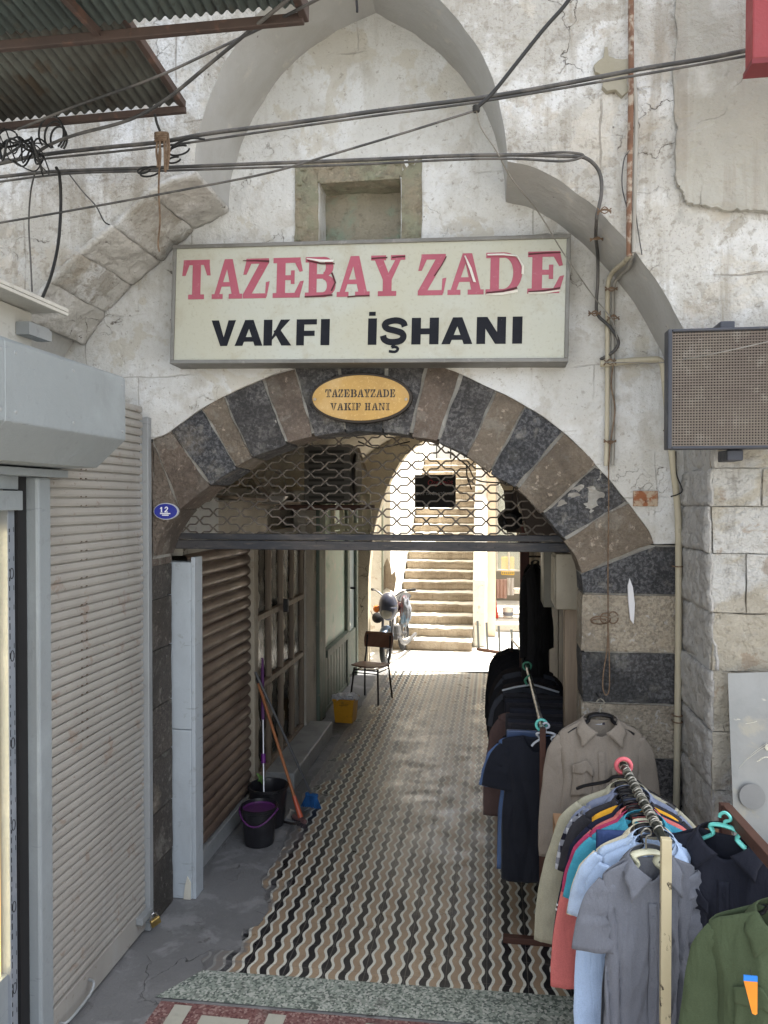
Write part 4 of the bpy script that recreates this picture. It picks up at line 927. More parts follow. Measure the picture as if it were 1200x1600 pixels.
SA = {   # heavy grotesque capitals
 'V': [[(0, 1), (.30, 1), (.62, 0), (.38, 0)], [(.70, 1), (1, 1), (.66, 0), (.42, 0)]],
 'A': [[(0, 0), (.28, 0), (.62, 1), (.36, 1)], [(.72, 0), (1, 0), (.66, 1), (.40, 1)], rect(.24, .16, .78, .34)],
 'K': [rect(0, 0, .31, 1), [(.31, .34), (.62, 1), (.96, 1), (.31, .22)], [(.36, .56), (.56, .68), (1.02, 0), (.66, 0)]],
 'F': [rect(0, 0, .38, 1), rect(.38, .80, 1, 1), rect(.38, .36, .90, .56)],
 'I': [rect(0, 0, 1, 1)],
 'H': [rect(0, 0, .34, 1), rect(.66, 0, 1, 1), rect(.34, .38, .66, .60)],
 'N': [rect(0, 0, .30, 1), rect(.70, 0, 1, 1), [(.04, 1), (.36, 1), (.96, 0), (.64, 0)]],
 'S': [ribbon([(.90, .68), (.84, .82), (.66, .90), (.46, .905), (.22, .84), (.15, .72), (.26, .60), (.52, .53), (.78, .44), (.86, .30), (.76, .15), (.52, .095), (.30, .11), (.14, .20), (.09, .34)], .235)],
}
SA['S'] = SA['S'][0]
def letters(name, glyphs, place, m, parent, y, thick=.0012, stencil=False, gl=SL):
    """place: list of (char, x0, x1, z0, z1) in the sign's own x/z frame; every stroke a hair prouder than the last"""
    mb = MB()
    for ch, x0, x1, z0, z1, M in place:
        for i, poly in enumerate(gl[ch]):
            q = [(x0+(x1-x0)*a, z0+(z1-z0)*b) for a, b in poly]
            mb.prism(q, y-thick-.00012*(i % 17), y+.0005, M)
    return mb.build(name, m, parent)
# --- big lit box sign
YS = -.13
c0, c1, c2, c3 = at(268, 384, YS), at(892, 367, YS), at(887, 567, YS), at(272, 570, YS)
cen = (c0+c1+c2+c3)/4; W = ((c1-c0).length+(c2-c3).length)/2; H = ((c0-c3).length+(c1-c2).length)/2
ang = math.atan2((c1-c0).z+(c2-c3).z, (c1-c0).x+(c2-c3).x)
MS = Matrix.Translation(cen) @ Matrix.Rotation(-ang, 4, 'Y') @ Matrix.Rotation(rad(-1.5), 4, 'X')
sign = thing('shop_sign', 'big cream box sign with peeling red letters over black letters in a grey frame', 'sign', cen)
M_alu = mat('dull_aluminium', (.20, .195, .18), [('n', 5, .45, .65, (.13, .125, .11), .7), ('n', 25, .58, .66, (.30, .29, .27), .5)], rough=.5, metal=.4, bumps=[('n', 30, .2, .004)])
M_face = mat('yellowed_sign_face', (.44, .455, .405), [('n', 1.6, .38, .62, (.42, .41, .32), .8), ('n', 7, .55, .68, (.36, .33, .25), .55), ('n', 60, .56, .66, (.28, .25, .19), .35), ('n', 2.4, .60, .72, (.30, .25, .17), .6), ('v', 24, .03, .02, (.7, .7, .66), .6)], rough=.45, bumps=[('n', 90, .15, .003), ('n', 2, .2, .02)])
mb = MB(); mb.box((-W/2+.018, -.012, -H/2+.018), (W/2-.018, .125, H/2-.018), MS); mb.build('sign_panel', M_face, sign)
mb = MB(); t = .020
mb.box((-W/2, -.022, H/2-t), (W/2, .13, H/2), MS); mb.box((-W/2, -.022, -H/2), (W/2, .13, -H/2+t), MS)
mb.box((-W/2, -.0215, -H/2+t), (-W/2+t, .13, H/2-t), MS); mb.box((W/2-t, -.0215, -H/2+t), (W/2, .13, H/2-t), MS)
mb.build('sign_frame', M_alu, sign, bevel=.003)
M_redl = mat('faded_red_vinyl', (.36, .085, .125), [('n', 4, .45, .6, (.31, .07, .10), .7), ('n', 40, .6, .68, (.42, .18, .21), .5)], rough=.45)
M_blackl = mat('black_vinyl', (.007, .008, .013), [('n', 8, .5, .65, (.014, .015, .022), .7), ('v', 30, .035, .025, (.3, .3, .28), .8)], rough=.6, spec=.2)
def sx(px): return -W/2+(px-20)/(1172-20)*W
v0, v1 = H/2-.128*H, H/2-.458*H
red = [('T', 52, 136), ('A', 143, 236), ('Z', 238, 318), ('E', 328, 420), ('B', 424, 514), ('A', 518, 614), ('Y', 616, 714), ('Z', 752, 832), ('A', 836, 937), ('D', 942, 1044), ('E', 1057, 1156)]
letters('red_lettering', SL, [(c, sx(a), sx(b), v1, v0, MS) for c, a, b in red], M_redl, sign, -.0125)
v0b, v1b = H/2-.638*H, H/2-.852*H
blk = [('V', 145, 219), ('A', 217, 301), ('K', 304, 386), ('F', 402, 462), ('I', 474, 500), ('I', 612, 637), ('S', 649, 725), ('H', 737, 814), ('A', 822, 909), ('N', 920, 1001), ('I', 1019, 1046)]
bo = [(c, sx(a), sx(b), v1b, v0b, MS) for c, a, b in blk]
letters('black_lettering', SA, bo, M_blackl, sign, -.0125, gl=SA)
mb = MB()   # dotted capital I and the cedilla
hz = v0b-v1b
mb.prism([(sx(614), v0b+hz*.10), (sx(633), v0b+hz*.10), (sx(633), v0b+hz*.25), (sx(614), v0b+hz*.25)], -.014, -.012, MS)
i_ = 0
for poly in [[(.44, .02), (.58, .02), (.50, -.10), (.38, -.10)]]+ribbon([(.42, -.10), (.58, -.09), (.66, -.17), (.56, -.27), (.32, -.25)], .10):
    q = [(sx(649)+(sx(725)-sx(649))*a, v1b+hz*b) for a, b in poly]; mb.prism(q, -.0139-.0001*(i_ % 6), -.012, MS); i_ += 1
mb.build('letter_marks', M_blackl, sign)
# peeled vinyl curls: white undersides lifting off the red letters, the shadow below painted as dark crimson strips
M_curl = flat('vinyl_underside', (.72, .70, .64), .5); M_gapshade = flat('dark_red_edge', (.07, .012, .016), .6)
def curl(pts, m, nm, y0, y1):
    mb = MB(); q = [(sx(a), H/2-(b+(a-20)/1152*21-37)/357*H) for a, b in pts]
    n = len(q)//2
    a, b = q[:n], q[n:][::-1]
    for i in range(n-1):
        mb.quad((a[i][0], y0, a[i][1]), (a[i+1][0], y0, a[i+1][1]), (b[i+1][0], y1, b[i+1][1]), (b[i][0], y1, b[i][1]))
    return mb.build(nm, m, sign, M=MS, solid=.001)
for pts in ([(428, 79), (470, 83), (508, 84), (506, 91), (468, 91), (428, 82)], [(884, 74), (902, 110), (915, 150), (908, 150), (895, 112), (881, 76)], [(945, 70), (990, 69), (1028, 74), (1028, 79), (990, 75), (945, 75)],
            [(1030, 76), (1047, 105), (1047, 128), (1040, 128), (1041, 106), (1026, 78)], [(945, 186), (990, 186), (1032, 178), (1030, 172), (990, 180), (945, 184)], [(1060, 183), (1105, 182), (1148, 175), (1146, 172), (1104, 178), (1060, 180)]):
    curl(pts, M_curl, 'peeling_vinyl', -.0175, -.024)
for pts in ([(430, 84), (470, 93), (510, 93), (510, 97), (470, 97), (430, 87)], [(236, 84), (280, 83), (316, 84), (316, 90), (280, 87), (236, 86)], [(424, 190), (470, 187), (506, 184), (506, 189), (470, 192), (424, 194)], [(550, 190), (580, 187), (614, 186), (614, 190), (580, 191), (550, 194)],
            [(617, 79), (640, 77), (663, 76), (663, 80), (640, 81), (617, 83)], [(676, 76), (695, 74), (714, 73), (714, 77), (695, 78), (676, 80)], [(832, 76), (820, 100), (800, 132), (796, 132), (817, 100), (829, 76)],
            [(944, 181), (990, 178), (1030, 168), (1028, 163), (990, 173), (944, 178)], [(1058, 69), (1100, 66), (1146, 65), (1146, 68), (1100, 70), (1058, 73)], [(1060, 178), (1100, 176), (1146, 168), (1146, 164), (1100, 172), (1060, 175)],
            [(505, 120), (516, 150), (505, 175), (500, 174), (511, 150), (500, 122)]):
    curl(pts, M_gapshade, 'edge_shadow', -.0162, -.0162)
# --- oval brass plaque
YP = -.035
pc = at(563.5, 622, YP)
plq = thing('oval_plaque', 'oval brass plaque with stencilled black lettering and two screws over the arch', 'plaque', pc)
a_, b_ = (at(644, 622, YP).x-at(484, 622, YP).x)/2, (at(563, 583, YP).z-at(563, 662, YP).z)/2
def oval(a, b, n=72): return [(math.cos(2*math.pi*i/n)*a, math.sin(2*math.pi*i/n)*b) for i in range(n)]
MP = Matrix.Translation(pc) @ Matrix.Rotation(rad(.6), 4, 'Y')
mb = MB(); mb.prism(oval(a_, b_), -.006, .04, MP); mb.build('plaque_rim', flat('dark_bronze', (.035, .027, .02), .4, metal=.4), plq, bevel=.004)
M_gold = mat('brushed_brass', (.47, .29, .095), [('n', 5, .42, .6, (.38, .23, .08), .7), ('n', 90, .56, .64, (.70, .50, .22), .4), ('v', 40, .03, .02, (.25, .17, .08), .8), ('n', 2, .55, .7, (.55, .40, .22), .6)], rough=.42, metal=.55, bumps=[('n', 60, .1, .002)])
mb = MB(); mb.prism(oval(a_*.945, b_*.90), -.010, .0, MP); mb.build('plaque_face', M_gold, plq, bevel=.002)
def pl_(ch, x0, x1, y0, y1):   # crop coords 1200x635 of [480..650]x[580..670]
    f = lambda x, y: at(480+x/1200*170, 580+y/635*90, YP)-pc
    p, q = f(x0, y1), f(x1, y0); return (ch, p.x, q.x, p.z, q.z, MP)
row1 = [('T', 203, 270), ('A', 276, 342), ('Z', 346, 402), ('E', 410, 474), ('B', 482, 552), ('A', 558, 628), ('Y', 630, 700), ('Z', 702, 758), ('A', 764, 834), ('D', 840, 908), ('E', 915, 975)]
row2 = [('V', 262, 330), ('A', 336, 404), ('K', 412, 490), ('I', 496, 532), ('F', 540, 600), ('H', 640, 704), ('A', 716, 786), ('N', 792, 862), ('I', 870, 916)]
pp = [pl_(c, a, b, 206-(a-203)*.011, 294-(a-203)*.011) for c, a, b in row1]+[pl_(c, a, b, 356-(a-262)*.012, 438-(a-262)*.012) for c, a, b in row2]
M_bl2 = flat('plaque_ink', (.03, .024, .02), .5)
letters('plaque_lettering', SL, pp, M_bl2, plq, -.0100, thick=.0008)
mb = MB()     # stencil bridges: thin brass gaps across each letter
for ch, x0, x1, z0, z1, M in pp:
    xm = (x0+x1)/2; mb.box((xm-.0012, -.0132, z0-.001), (xm+.0012, -.0101, z1+.001), M)
mb.build('stencil_bridges', M_gold, plq)
for xx in (492, 634.5):
    q = at(xx, 624, YP-.011)
    mb = MB(); mb.lathe([(0, 0), (.0085, 0), (.0075, .004), (.003, .005), (0, .005)], q, 16, Matrix.Rotation(rad(90), 4, 'X')); mb.build('screw', flat('screw_metal', (.35, .30, .24), .3, metal=.8), plq, smooth=True)
# --- blue enamel house number
q = at(259, 799, -.02); bp = thing('number_plate', 'small oval blue enamel number plate reading 12 at the foot of the striped arch', 'number plate', q)
MQ = Matrix.Translation(q)
mb = MB(); mb.prism(oval(.072, .047, 40), 0, .02, MQ); mb.build('plate_rim', flat('enamel_rim', (.5, .52, .58), .25), bp, bevel=.002)
mb = MB(); mb.prism(oval(.067, .042, 40), -.003, .001, MQ); mb.build('plate_face', flat('blue_enamel', (.02, .03, .28), .15, .8), bp)
mb = MB()
mb.prism(rect(-.027, -.004, -.020, .024), -.0042, -.0029, MQ); mb.prism(rect(-.032, -.006, -.014, -.0042), -.0043, -.0029, MQ); mb.prism([(-.033, .014), (-.027, .014), (-.0265, .022), (-.0272, .023)], -.0044, -.0029, MQ)
for i, p in enumerate(ribbon([(-.004, .016), (.002, .023), (.009, .023), (.012, .015), (.006, .006), (-.004, -.003)], .0055)): mb.prism(p, -.0041-.00008*i, -.0029, MQ)
mb.prism(rect(-.006, -.0062, .014, -.0012), -.0051, -.0029, MQ)
mb.prism(rect(-.032, -.015, .028, -.0095), -.0045, -.0029, MQ); mb.prism(rect(-.020, -.024, .018, -.018), -.0045, -.0029, MQ)
mb.build('plate_number', flat('white_enamel', (.75, .77, .82), .3), bp)
# --- hanging dark workshop sign inside the passage
YD = 5.9
d0, d1 = at(648, 742, YD), at(712, 793, YD)
ds = thing('hanging_sign', 'dark rectangular workshop sign with dim red and grey lettering hanging under the vault', 'sign', ((d0.x+d1.x)/2, YD, d1.z))
mb = MB(); mb.box((d0.x, YD, d1.z), (d1.x, YD+.03, d0.z)); mb.build('sign_board', flat('black_board', (.012, .011, .014), .5), ds, bevel=.002)
mb = MB(); w_ = .012
mb.box((d0.x, YD-.004, d0.z-w_), (d1.x, YD-.0005, d0.z)); mb.box((d0.x, YD-.004, d1.z), (d1.x, YD-.0005, d1.z+w_)); mb.build('board_edge', flat('board_edge', (.05, .045, .04), .5), ds)
def text(body, size, loc, m, parent, name, bold=.0, sxx=1, shear=0, space=1):
    cu = bpy.data.curves.new(name, 'FONT'); cu.body = body; cu.size = size; cu.align_x = 'CENTER'; cu.align_y = 'CENTER'; cu.extrude = .001; cu.offset = bold; cu.shear = shear; cu.space_character = space
    o = bpy.data.objects.new(name, cu); 
    me = None
    col.objects.link(o); dg = bpy.context.evaluated_depsgraph_get(); me = bpy.data.meshes.new_from_object(o.evaluated_get(dg))
    bpy.data.objects.remove(o); me.name = name
    me.materials.clear(); me.materials.append(m)
    ob = bpy.data.objects.new(name, me); col.objects.link(ob); ob.parent = parent
    off = Vector((0,0,0)); p = parent
    while p is not None: off += p.location; p = p.parent
    ob.location = Vector(loc)-off; ob.rotation_euler = (rad(90), 0, 0); ob.scale = (sxx, 1, 1)
    return ob
M_dred = flat('dim_red_letters', (.38, .03, .05), .5); M_dgr = flat('dim_grey_letters', (.42, .42, .46), .5)
cx = (d0.x+d1.x)/2; hh = d0.z-d1.z
text('SAAT TAMİR ATÖLYESİ', hh*.115, (cx, YD-.003, d0.z-hh*.58), M_dgr, ds, 'grey_lettering', .0006, .95)
text('Özgümüş', hh*.22, (cx+.06, YD-.003, d0.z-hh*.24), M_dred, ds, 'red_script', .0, .9, .3)
mb = MB(); mb.tube([(d0.x+.04, YD+.01, d0.z), (d0.x+.07, YD+.01, d0.z+.6)], .003, 5); mb.tube([(d1.x-.06, YD+.01, d0.z), (d1.x-.06, YD+.01, d0.z+.5)], .003, 5); mb.build('hanging_wire', M_iron, ds)
# --- rusty tin plate on the pier
a, b = at(989, 767, -.02), at(1027, 791, -.02)
M_rp = mat('rusty_tin', (.26, .10, .045), [('n', 18, .48, .58, (.42, .35, .26), .9), ('n', 50, .55, .65, (.12, .04, .02), .7)], rough=.85, bumps=[('n', 40, .6, .006)])
mb = MB(); mb.box((a.x, -.035, b.z), (b.x, -.006, a.z)); tag(mb.build('tin_plate', M_rp, loc=((a.x+b.x)/2, -.02, b.z), bevel=.002), 'little rusty tin plate fixed to the right pier above the black stone', 'plate')
# --- big mesh-fronted box (loudspeaker) on the right
YV = -.74
a, b = at(1044, 514, YV), at(1044, 702, YV)
spk = thing('mesh_box', 'large dark blue-framed box with a woven brown mesh front mounted on the right pier', 'loudspeaker', (a.x+.3, -.62, b.z))
x0, x1, z0, z1 = a.x, a.x+.74, b.z, a.z
M_navy = paint('navy_metal', (.040, .044, .056), (.14, .13, .12), .45, .3, .5)
mb = MB(); f = .018
mb.box((x0, YV, z0), (x0+f, -.665, z1)); mb.box((x1-f, YV, z0), (x1, -.665, z1)); mb.box((x0+f, YV+.001, z0), (x1-f, -.665, z0+f*.7)); mb.box((x0+f, YV+.001, z1-f*.7), (x1-f, -.665, z1)); mb.build('box_frame', M_navy, spk, bevel=.005)
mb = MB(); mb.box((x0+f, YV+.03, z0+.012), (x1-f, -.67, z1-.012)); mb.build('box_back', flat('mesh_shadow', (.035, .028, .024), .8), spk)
M_meshm = mat('tan_plastic_mesh', (.165, .14, .115), [('n', 2.5, .42, .6, (.12, .095, .08), .7), ('n', 14, .54, .66, (.24, .22, .19), .6)], rough=.6)
mb = MB(); p_ = .0116
x = x0+f; i = 0
while x < x1-f: mb.box((x, YV+.012, z0+.012), (x+.0052, YV+.017, z1-.012)); x += p_
z = z0+.012
while z < z1-.012: mb.box((x0+f, YV+.009, z), (x1-f, YV+.0135, z+.0052)); z += p_
mb.build('woven_mesh', M_meshm, spk)
q = at(1150, 703, YV+.04)
mb = MB(); mb.box((q.x-.035, YV+.04, q.z-.045), (q.x+.03, -.56, z0-.001)); mb.build('mount_foot', M_navy, spk, bevel=.006)
q = at(1137, 510, YV+.04); mb = MB(); mb.box((q.x-.03, YV+.04, z1+.001), (q.x+.03, -.56, z1+.035)); mb.build('mount_foot', M_navy, spk, bevel=.006)
# --- roller grille behind the arch with its bottom beam
gr = thing('roller_grille', 'raised rolling steel grille of curly bars with a heavy grimy bottom beam in the arch', 'grille', (-.7, .34, 2.12))
YG = .31
M_bar = mat('worn_grille_steel', (.12, .105, .09), [('n', 20, .45, .6, (.22, .19, .16), .7)], rough=.55, metal=.5)
M_beam = mat('grimy_beam', (.045, .048, .056), [('n', 4, .45, .62, (.11, .10, .095), .8, (.5, 1, 2)), ('n', 16, .55, .66, (.17, .15, .13), .6, (.4, 1, 3)), ('n', 40, .6, .68, (.02, .02, .022), .6)], rough=.65, metal=.3, bumps=[('n', 20, .5, .008, (.4, 1, 3))])
a, b = at(262, 836, YG), at(892, 860, YG)
zt, zb = at(580, 835, YG).z, at(580, 860, YG).z
mb = MB(); mb.box((a.x, YG-.02, zb), (b.x, YG+.035, zb+.052)); mb.box((a.x, YG-.012, zb+.056), (b.x, YG+.03, zt)); mb.build('bottom_beam', M_beam, gr, bevel=.005)
P_ = at(622.8, 770, YG).x-at(577.3, 770, YG).x; S_ = (at(600, 700, YG).z-at(600, 800, YG).z)/100*12.45
xj = at(643, 800, YG).x
z = zt+.008; k_ = 0
while z < 3.0:
    pts = []
    s = 1 if k_ % 2 == 0 else -1
    x = xj-P_*14
    while x < .62:
        h = S_*.5
        pts += [(x+P_*a, z+s*h*b) for a, b in ((0, 1.0), (.03, .86), (.115, .14), (.15, 0), (.35, 0), (.385, -.14), (.47, -.86), (.5, -1.0), (.53, -.86), (.615, -.14), (.65, 0), (.85, 0), (.885, .14), (.97, .86))]
        x += P_
    pts = [p for p in pts if p[0] > -2.0]
    mb = MB(); mb.tube([(p[0], YG+.003*s, p[1]+noise.noise(Vector((p[0]*2, k_, 0)))*.0025) for p in pts], .0052, 6); mb.build('grille_bar', M_bar, gr, smooth=True)
    z += S_; k_ += 1
# ================================================================ CLOTHES AND RACKS
def fabric(name, c, plaid=None, sheen=.03, wr=1.):
    if name in MATS: return MATS[name]
    m = bpy.data.materials.new(name); m.use_nodes = True; MATS[name] = m; k = N(m); c = srgb(c)
    cur = k.mix(k.rng(k.noise(5, 5, .6), .4, .65, 0, .6), c, tuple(min(1, x*1.22+.004) for x in c))
    cur = k.mix(k.rng(k.noise(220, 2, .5), .4, .65, 0, .35), cur, tuple(x*.75 for x in c))
    if plaid:
        tc = k.n('ShaderNodeTexCoord'); sp = k.n('ShaderNodeSeparateXYZ'); k.l(tc.outputs['Object'], sp.inputs[0])
        a = k.rng(k.math('PINGPONG', sp.outputs[0], .025), .011, .013); b = k.rng(k.math('PINGPONG', sp.outputs[2], .025), .011, .013)
        cur = k.mix(k.math('MULTIPLY', a, .6), cur, srgb(plaid[0])); cur = k.mix(k.math('MULTIPLY', b, .6), cur, srgb(plaid[0]))
        e = k.math('MULTIPLY', a, b); cur = k.mix(e, cur, srgb(plaid[1]))
    k.l(cur, k.b.inputs['Base Color']); k.b.inputs['Roughness'].default_value = .85; k.b.inputs['Sheen Weight'].default_value = sheen
    k.b.inputs['Specular IOR Level'].default_value = .2
    nb = k.bump(k.noise(6, 3, .5, 1.5, (2.0, 2.0, .7)), .45*wr, .02); nb = k.bump(k.noise(22, 3, .5, 1.5, (1., 1., .5)), .30*wr, .005, nb); nb = k.bump(k.noise(300, 2, .5), .25, .002, nb); k.l(nb, k.b.inputs['Normal'])
    return m
def R4(loc, rz): return Matrix.Translation(loc) @ Matrix.Rotation(rz, 4, 'Z')
def garment(name, label, cat, loc, rz, m, W=.22, L=.72, sleeve='short', splay=1., stripes=None, T=.035, collar=True, seed=0, open_=0., group=None, fold=.012, neck=.07, m2=None, placket=True, pockets=0, slope=.46, nu=44, nv=50, flare=.03, swing=0., lean=0.):
    """shirt hanging by its shoulders from loc (neck height), front towards local -y"""
    loc = Vector(loc); M = R4(loc, rz) @ Matrix.Rotation(lean, 4, 'X')
    t = thing(name, label, cat, loc, group)
    def ztop(x, front):
        a = abs(x)
        if a < neck:
            return (-.085 if front else -.01)*(1-(a/neck)**2)-.0
        return -slope*(a-neck)-.9*max(0, a-W*.86)**1.3
    def hw(v): return W*(1-.10*math.exp(-((v-.30)/.16)**2))*(1+flare*v)
    def surf(u, v, side):
        x = u*hw(v) if v > .04 else u*(W*(1)*(1))
        z0 = ztop(u*W, side < 0)
        z = z0*(1-v)-v*L
        th = T*max(0., 1-abs(u)**2.6)**.5*(.35+.65*min(1, v*4))
        n1 = noise.noise(Vector((x*9+seed*3.1, z*1.3, seed*1.7+side)))
        n2 = noise.noise(Vector((x*26+seed, z*2.6, seed*2.3)))
        rid = (1-abs(math.sin(x*34+n1*4.5+seed)))**2
        f = fold*(min(1, v*1.8)**.8)*(1.2*n1+.35*n2+.9*rid-.4)
        cr = max(0., 1-3.2*abs(noise.noise(Vector((x*9+z*2.2+seed, z*1.5, side*2.+seed*.7)))))**1.4+.8*max(0., 1-4*abs(noise.noise(Vector((x*15-z*3.5, z*2.6+seed, side*1.5)))))**1.3
        f -= (1 if side < 0 else -1)*fold*.55*cr*min(1, v*3+.15)
        f += .0025*noise.noise(Vector((x*20, z*9, seed)))
        y = side*th+(f if side < 0 else f*.6)+swing*v*v
        return Vector((x+.006*n1*v, y, z+.01*noise.noise(Vector((x*6, seed, 0)))*v))
    mb = MB()
    mb.grid(lambda u, v: surf(u*2-1, v, -1), nu, nv)
    mb.grid(lambda u, v: surf(u*2-1, v, 1), nu, nv)
    body = mb.build('shirt_body', m, t, smooth=True, M=M, weld=.0015, solid=.0018)
    for sgn in ((-1, 1) if sleeve else ()):
        A = Vector((sgn*W*.80, 0, ztop(W*.8, False)-.055))
        if sleeve == 'short': path = [A, A+Vector((sgn*.026, .0, -.06)), A+Vector((sgn*.048, -.004, -.14)), A+Vector((sgn*.062, -.008, -.225))]; rr = (.052, .078, .086, .088); n_ = 5
        else: path = [A, A+Vector((sgn*.026, 0, -.08)), A+Vector((sgn*.050, -.004, -.21)), A+Vector((sgn*.072, -.012, -.35)), A+Vector((sgn*.085, -.02, -.49)), A+Vector((sgn*.09, -.022, -.59))]; rr = (.050, .072, .068, .062, .055, .048); n_ = 5
        path = [A+Vector(((q-A).x*splay, (q-A).y, (q-A).z)) for q in path]
        C = catmull(path, n_); mb = MB(); nn = 22; i0 = 0; rings = []
        for k, p in enumerate(C):
            d = (C[min(k+1, len(C)-1)]-C[max(k-1, 0)]).normalized(); a = Vector((d.z, 0, -d.x)).normalized()
            s = k/(len(C)-1)*(len(rr)-1); i = min(int(s), len(rr)-2); r = rr[i]*(1-(s-i))+rr[i+1]*(s-i)
            for j in range(nn):
                th = 2*math.pi*j/nn
                w_ = noise.noise(Vector((math.cos(th)*2+seed, k*.30, math.sin(th)*2+sgn*3)))
                w3 = noise.noise(Vector((math.cos(th)*1.2+seed, k*.9, sgn)))
                cr_ = max(0., 1-3.5*abs(noise.noise(Vector((math.cos(th)*1.6+k*.22, k*.5+seed, sgn*2.)))))**1.4
                q = p+a*math.cos(th)*r*(1+.05*w_)+Vector((0, 1, 0))*math.sin(th)*r*.24*(1+.35*w_+.3*w3-.45*cr_)
                mb.v.append(q)
            rings.append([v.copy() for v in mb.v[-nn:]])
            if k:
                b = (k-1)*nn
                for j in range(nn): mb.f.append((b+j, b+(j+1)%nn, b+nn+(j+1)%nn, b+nn+j))
        sl_ = mb.build('sleeve', m, t, smooth=True, M=M, solid=.002)

        for k0 in (stripes or ()):
            r0_, r1_ = rings[int(k0)], rings[int(k0)+1]; f0_ = k0-int(k0); mb = MB()
            for fr_ in (f0_, f0_+.28):
                ra = [a_.lerp(b_, fr_) for a_, b_ in zip(r0_, r1_)]; cc_ = sum(ra, Vector())/len(ra); mb.v += [cc_+(q-cc_)*1.03+(q-cc_).normalized()*.002 for q in ra]
            for j in range(nn): mb.f.append((j, (j+1) % nn, nn+(j+1) % nn, nn+j))
            mb.build('stripe', MATS['white_stripe'] if 'white_stripe' in MATS else flat('white_stripe', (.7, .7, .7), .8), sl_, smooth=True, M=M)
    if collar:
        for sgn in (-1, 1):
            mb = MB()
            def cf(u, v, sgn=sgn):
                # u: 0 nape -> 1 front tip ; v: 0 stand -> 1 outer edge
                ang = u*math.pi*.93
                nx = math.sin(ang)*neck*1.02+ (1-u)*0; ny = math.cos(ang)*.032*(1 if u < .5 else 1.0)
                nz = .028-.085*u**1.7
                drop = .034+.040*u**2.4; out = .018+.020*math.sin(min(1, u*1.1)*math.pi*.5)+.030*max(0, (u-.80)/.20)
                px = nx+v*out*(1.15 if u > .6 else 1)*(1 if u < .93 else 1); py = ny+(v*(.016 if u < .5 else -.004)); pz = nz-v*drop+.005*math.sin(v*math.pi)
                if u > .5: py -= .020+.003*math.sin(v*math.pi)
                return (sgn*px, py, pz)
            mb.grid(cf, 22, 6); mb.build('collar', m2 or m, t, smooth=True, M=M, solid=.003)
    if placket:
        mb = MB(); mb.grid(lambda u, v: surf(-.005+(u-.5)*.17+.02*0, .10+v*.90, -1)+Vector((0, -.004, 0)), 4, 40); mb.build('placket', m, t, smooth=True, M=M, solid=.003)
        for i in range(6):
            p = surf(0, .16+i*.15, -1)+Vector((.0, -.007, 0)); mb = MB(); mb.lathe([(0, 0), (.0055, 0), (.005, .002), (0, .0022)], M @ p, 12, Matrix.Rotation(rad(90), 4, 'X')); mb.build('button', m2 or m, t)
    if pockets:
        for sgn in ((-1, 1) if pockets > 1 else (-1,)):
            uc, wd = sgn*.50, .50
            mb = MB(); mb.grid(lambda u, v: surf(uc+(u-.5)*wd, .26+v*.19, -1)+Vector((0, -.006, 0)), 10, 10); mb.build('pocket', m, t, smooth=True, M=M, solid=.004)
            mb = MB(); mb.grid(lambda u, v: surf(uc+(u-.5)*wd*1.05, .235+v*(.055+.022*(1-abs(2*u-1))), -1)+Vector((0, -.012, 0)), 12, 6); mb.build('pocket_flap', m, t, smooth=True, M=M, solid=.004)
    t['_s'] = 0; del t['_s']
    return t, M, surf
def hanger(label, loc, rz, m, rail_z, w=.19, thick=.011, group=None, hook_m=None, drop=.07, flat_=False):
    """loc: neck point of the garment; hook goes over the rail at rail_z"""
    loc = Vector(loc); M = R4(loc, rz); t = thing('clothes_hanger', label, 'hanger', loc, group)
    mb = MB(); pts = [(-w, 0, -drop), (-w*.8, 0, -drop*.68), (-w*.4, 0, -drop*.22), (-.05, 0, .012), (0, 0, .022), (.05, 0, .012), (w*.4, 0, -drop*.22), (w*.8, 0, -drop*.68), (w, 0, -drop)]
    mb.tube(pts, thick, 8, 4, flat=.5); mb.build('hanger_arms', m, t, smooth=True, M=M)
    h = rail_z-loc.z; r = .019
    mb = MB(); mb.tube([(0, 0, .02), (0, 0, h-r*.7), (r*.9, 0, h-.004), (r*.8, 0, h+r*.55), (0, 0, h+r), (-r*.85, 0, h+r*.45), (-r, 0, h-.002)], .0032 if hook_m is not m else .006, 6, 4); mb.build('hook', hook_m or m, t, smooth=True, M=M)
    return t
M_chrome = mat('hook_chrome', (.34, .33, .29), rough=.35, metal=.8)
M_hblack = flat('black_hanger_plastic', (.012, .012, .014), .35); M_hcream = flat('cream_hanger_plastic', (.60, .60, .45), .4); M_hcyan = flat('turquoise_plastic', (.16, .62, .56), .35)
M_hwhite = flat('white_hanger_plastic', (.62, .66, .72), .35); M_hpink = flat('pink_plastic', (.75, .16, .19), .4); M_hblue = flat('navy_hanger_plastic', (.05, .08, .16), .4)
M_creampaint = mat('chipped_cream_paint', (.56, .49, .32), [('n', 3, .45, .62, (.48, .41, .26), .7), ('n', 30, .60, .63, (.035, .025, .02), .95, (1, 1, .5)), ('n', 8, .62, .68, (.22, .14, .08), .7)], rough=.5, bumps=[('n', 30, .4, .004)])
M_railm = mat('worn_dark_rail', (.045, .05, .042), [('n', 14, .48, .62, (.20, .19, .15), .8), ('n', 50, .55, .65, (.02, .02, .02), .6)], rough=.45, metal=.5)
M_brownp = mat('brown_rack_paint', (.075, .035, .026), [('n', 4, .45, .62, (.11, .055, .04), .7), ('n', 25, .6, .68, (.025, .018, .015), .7)], rough=.55, metal=.2, bumps=[('n', 20, .2, .004)])
F_ = 1200.
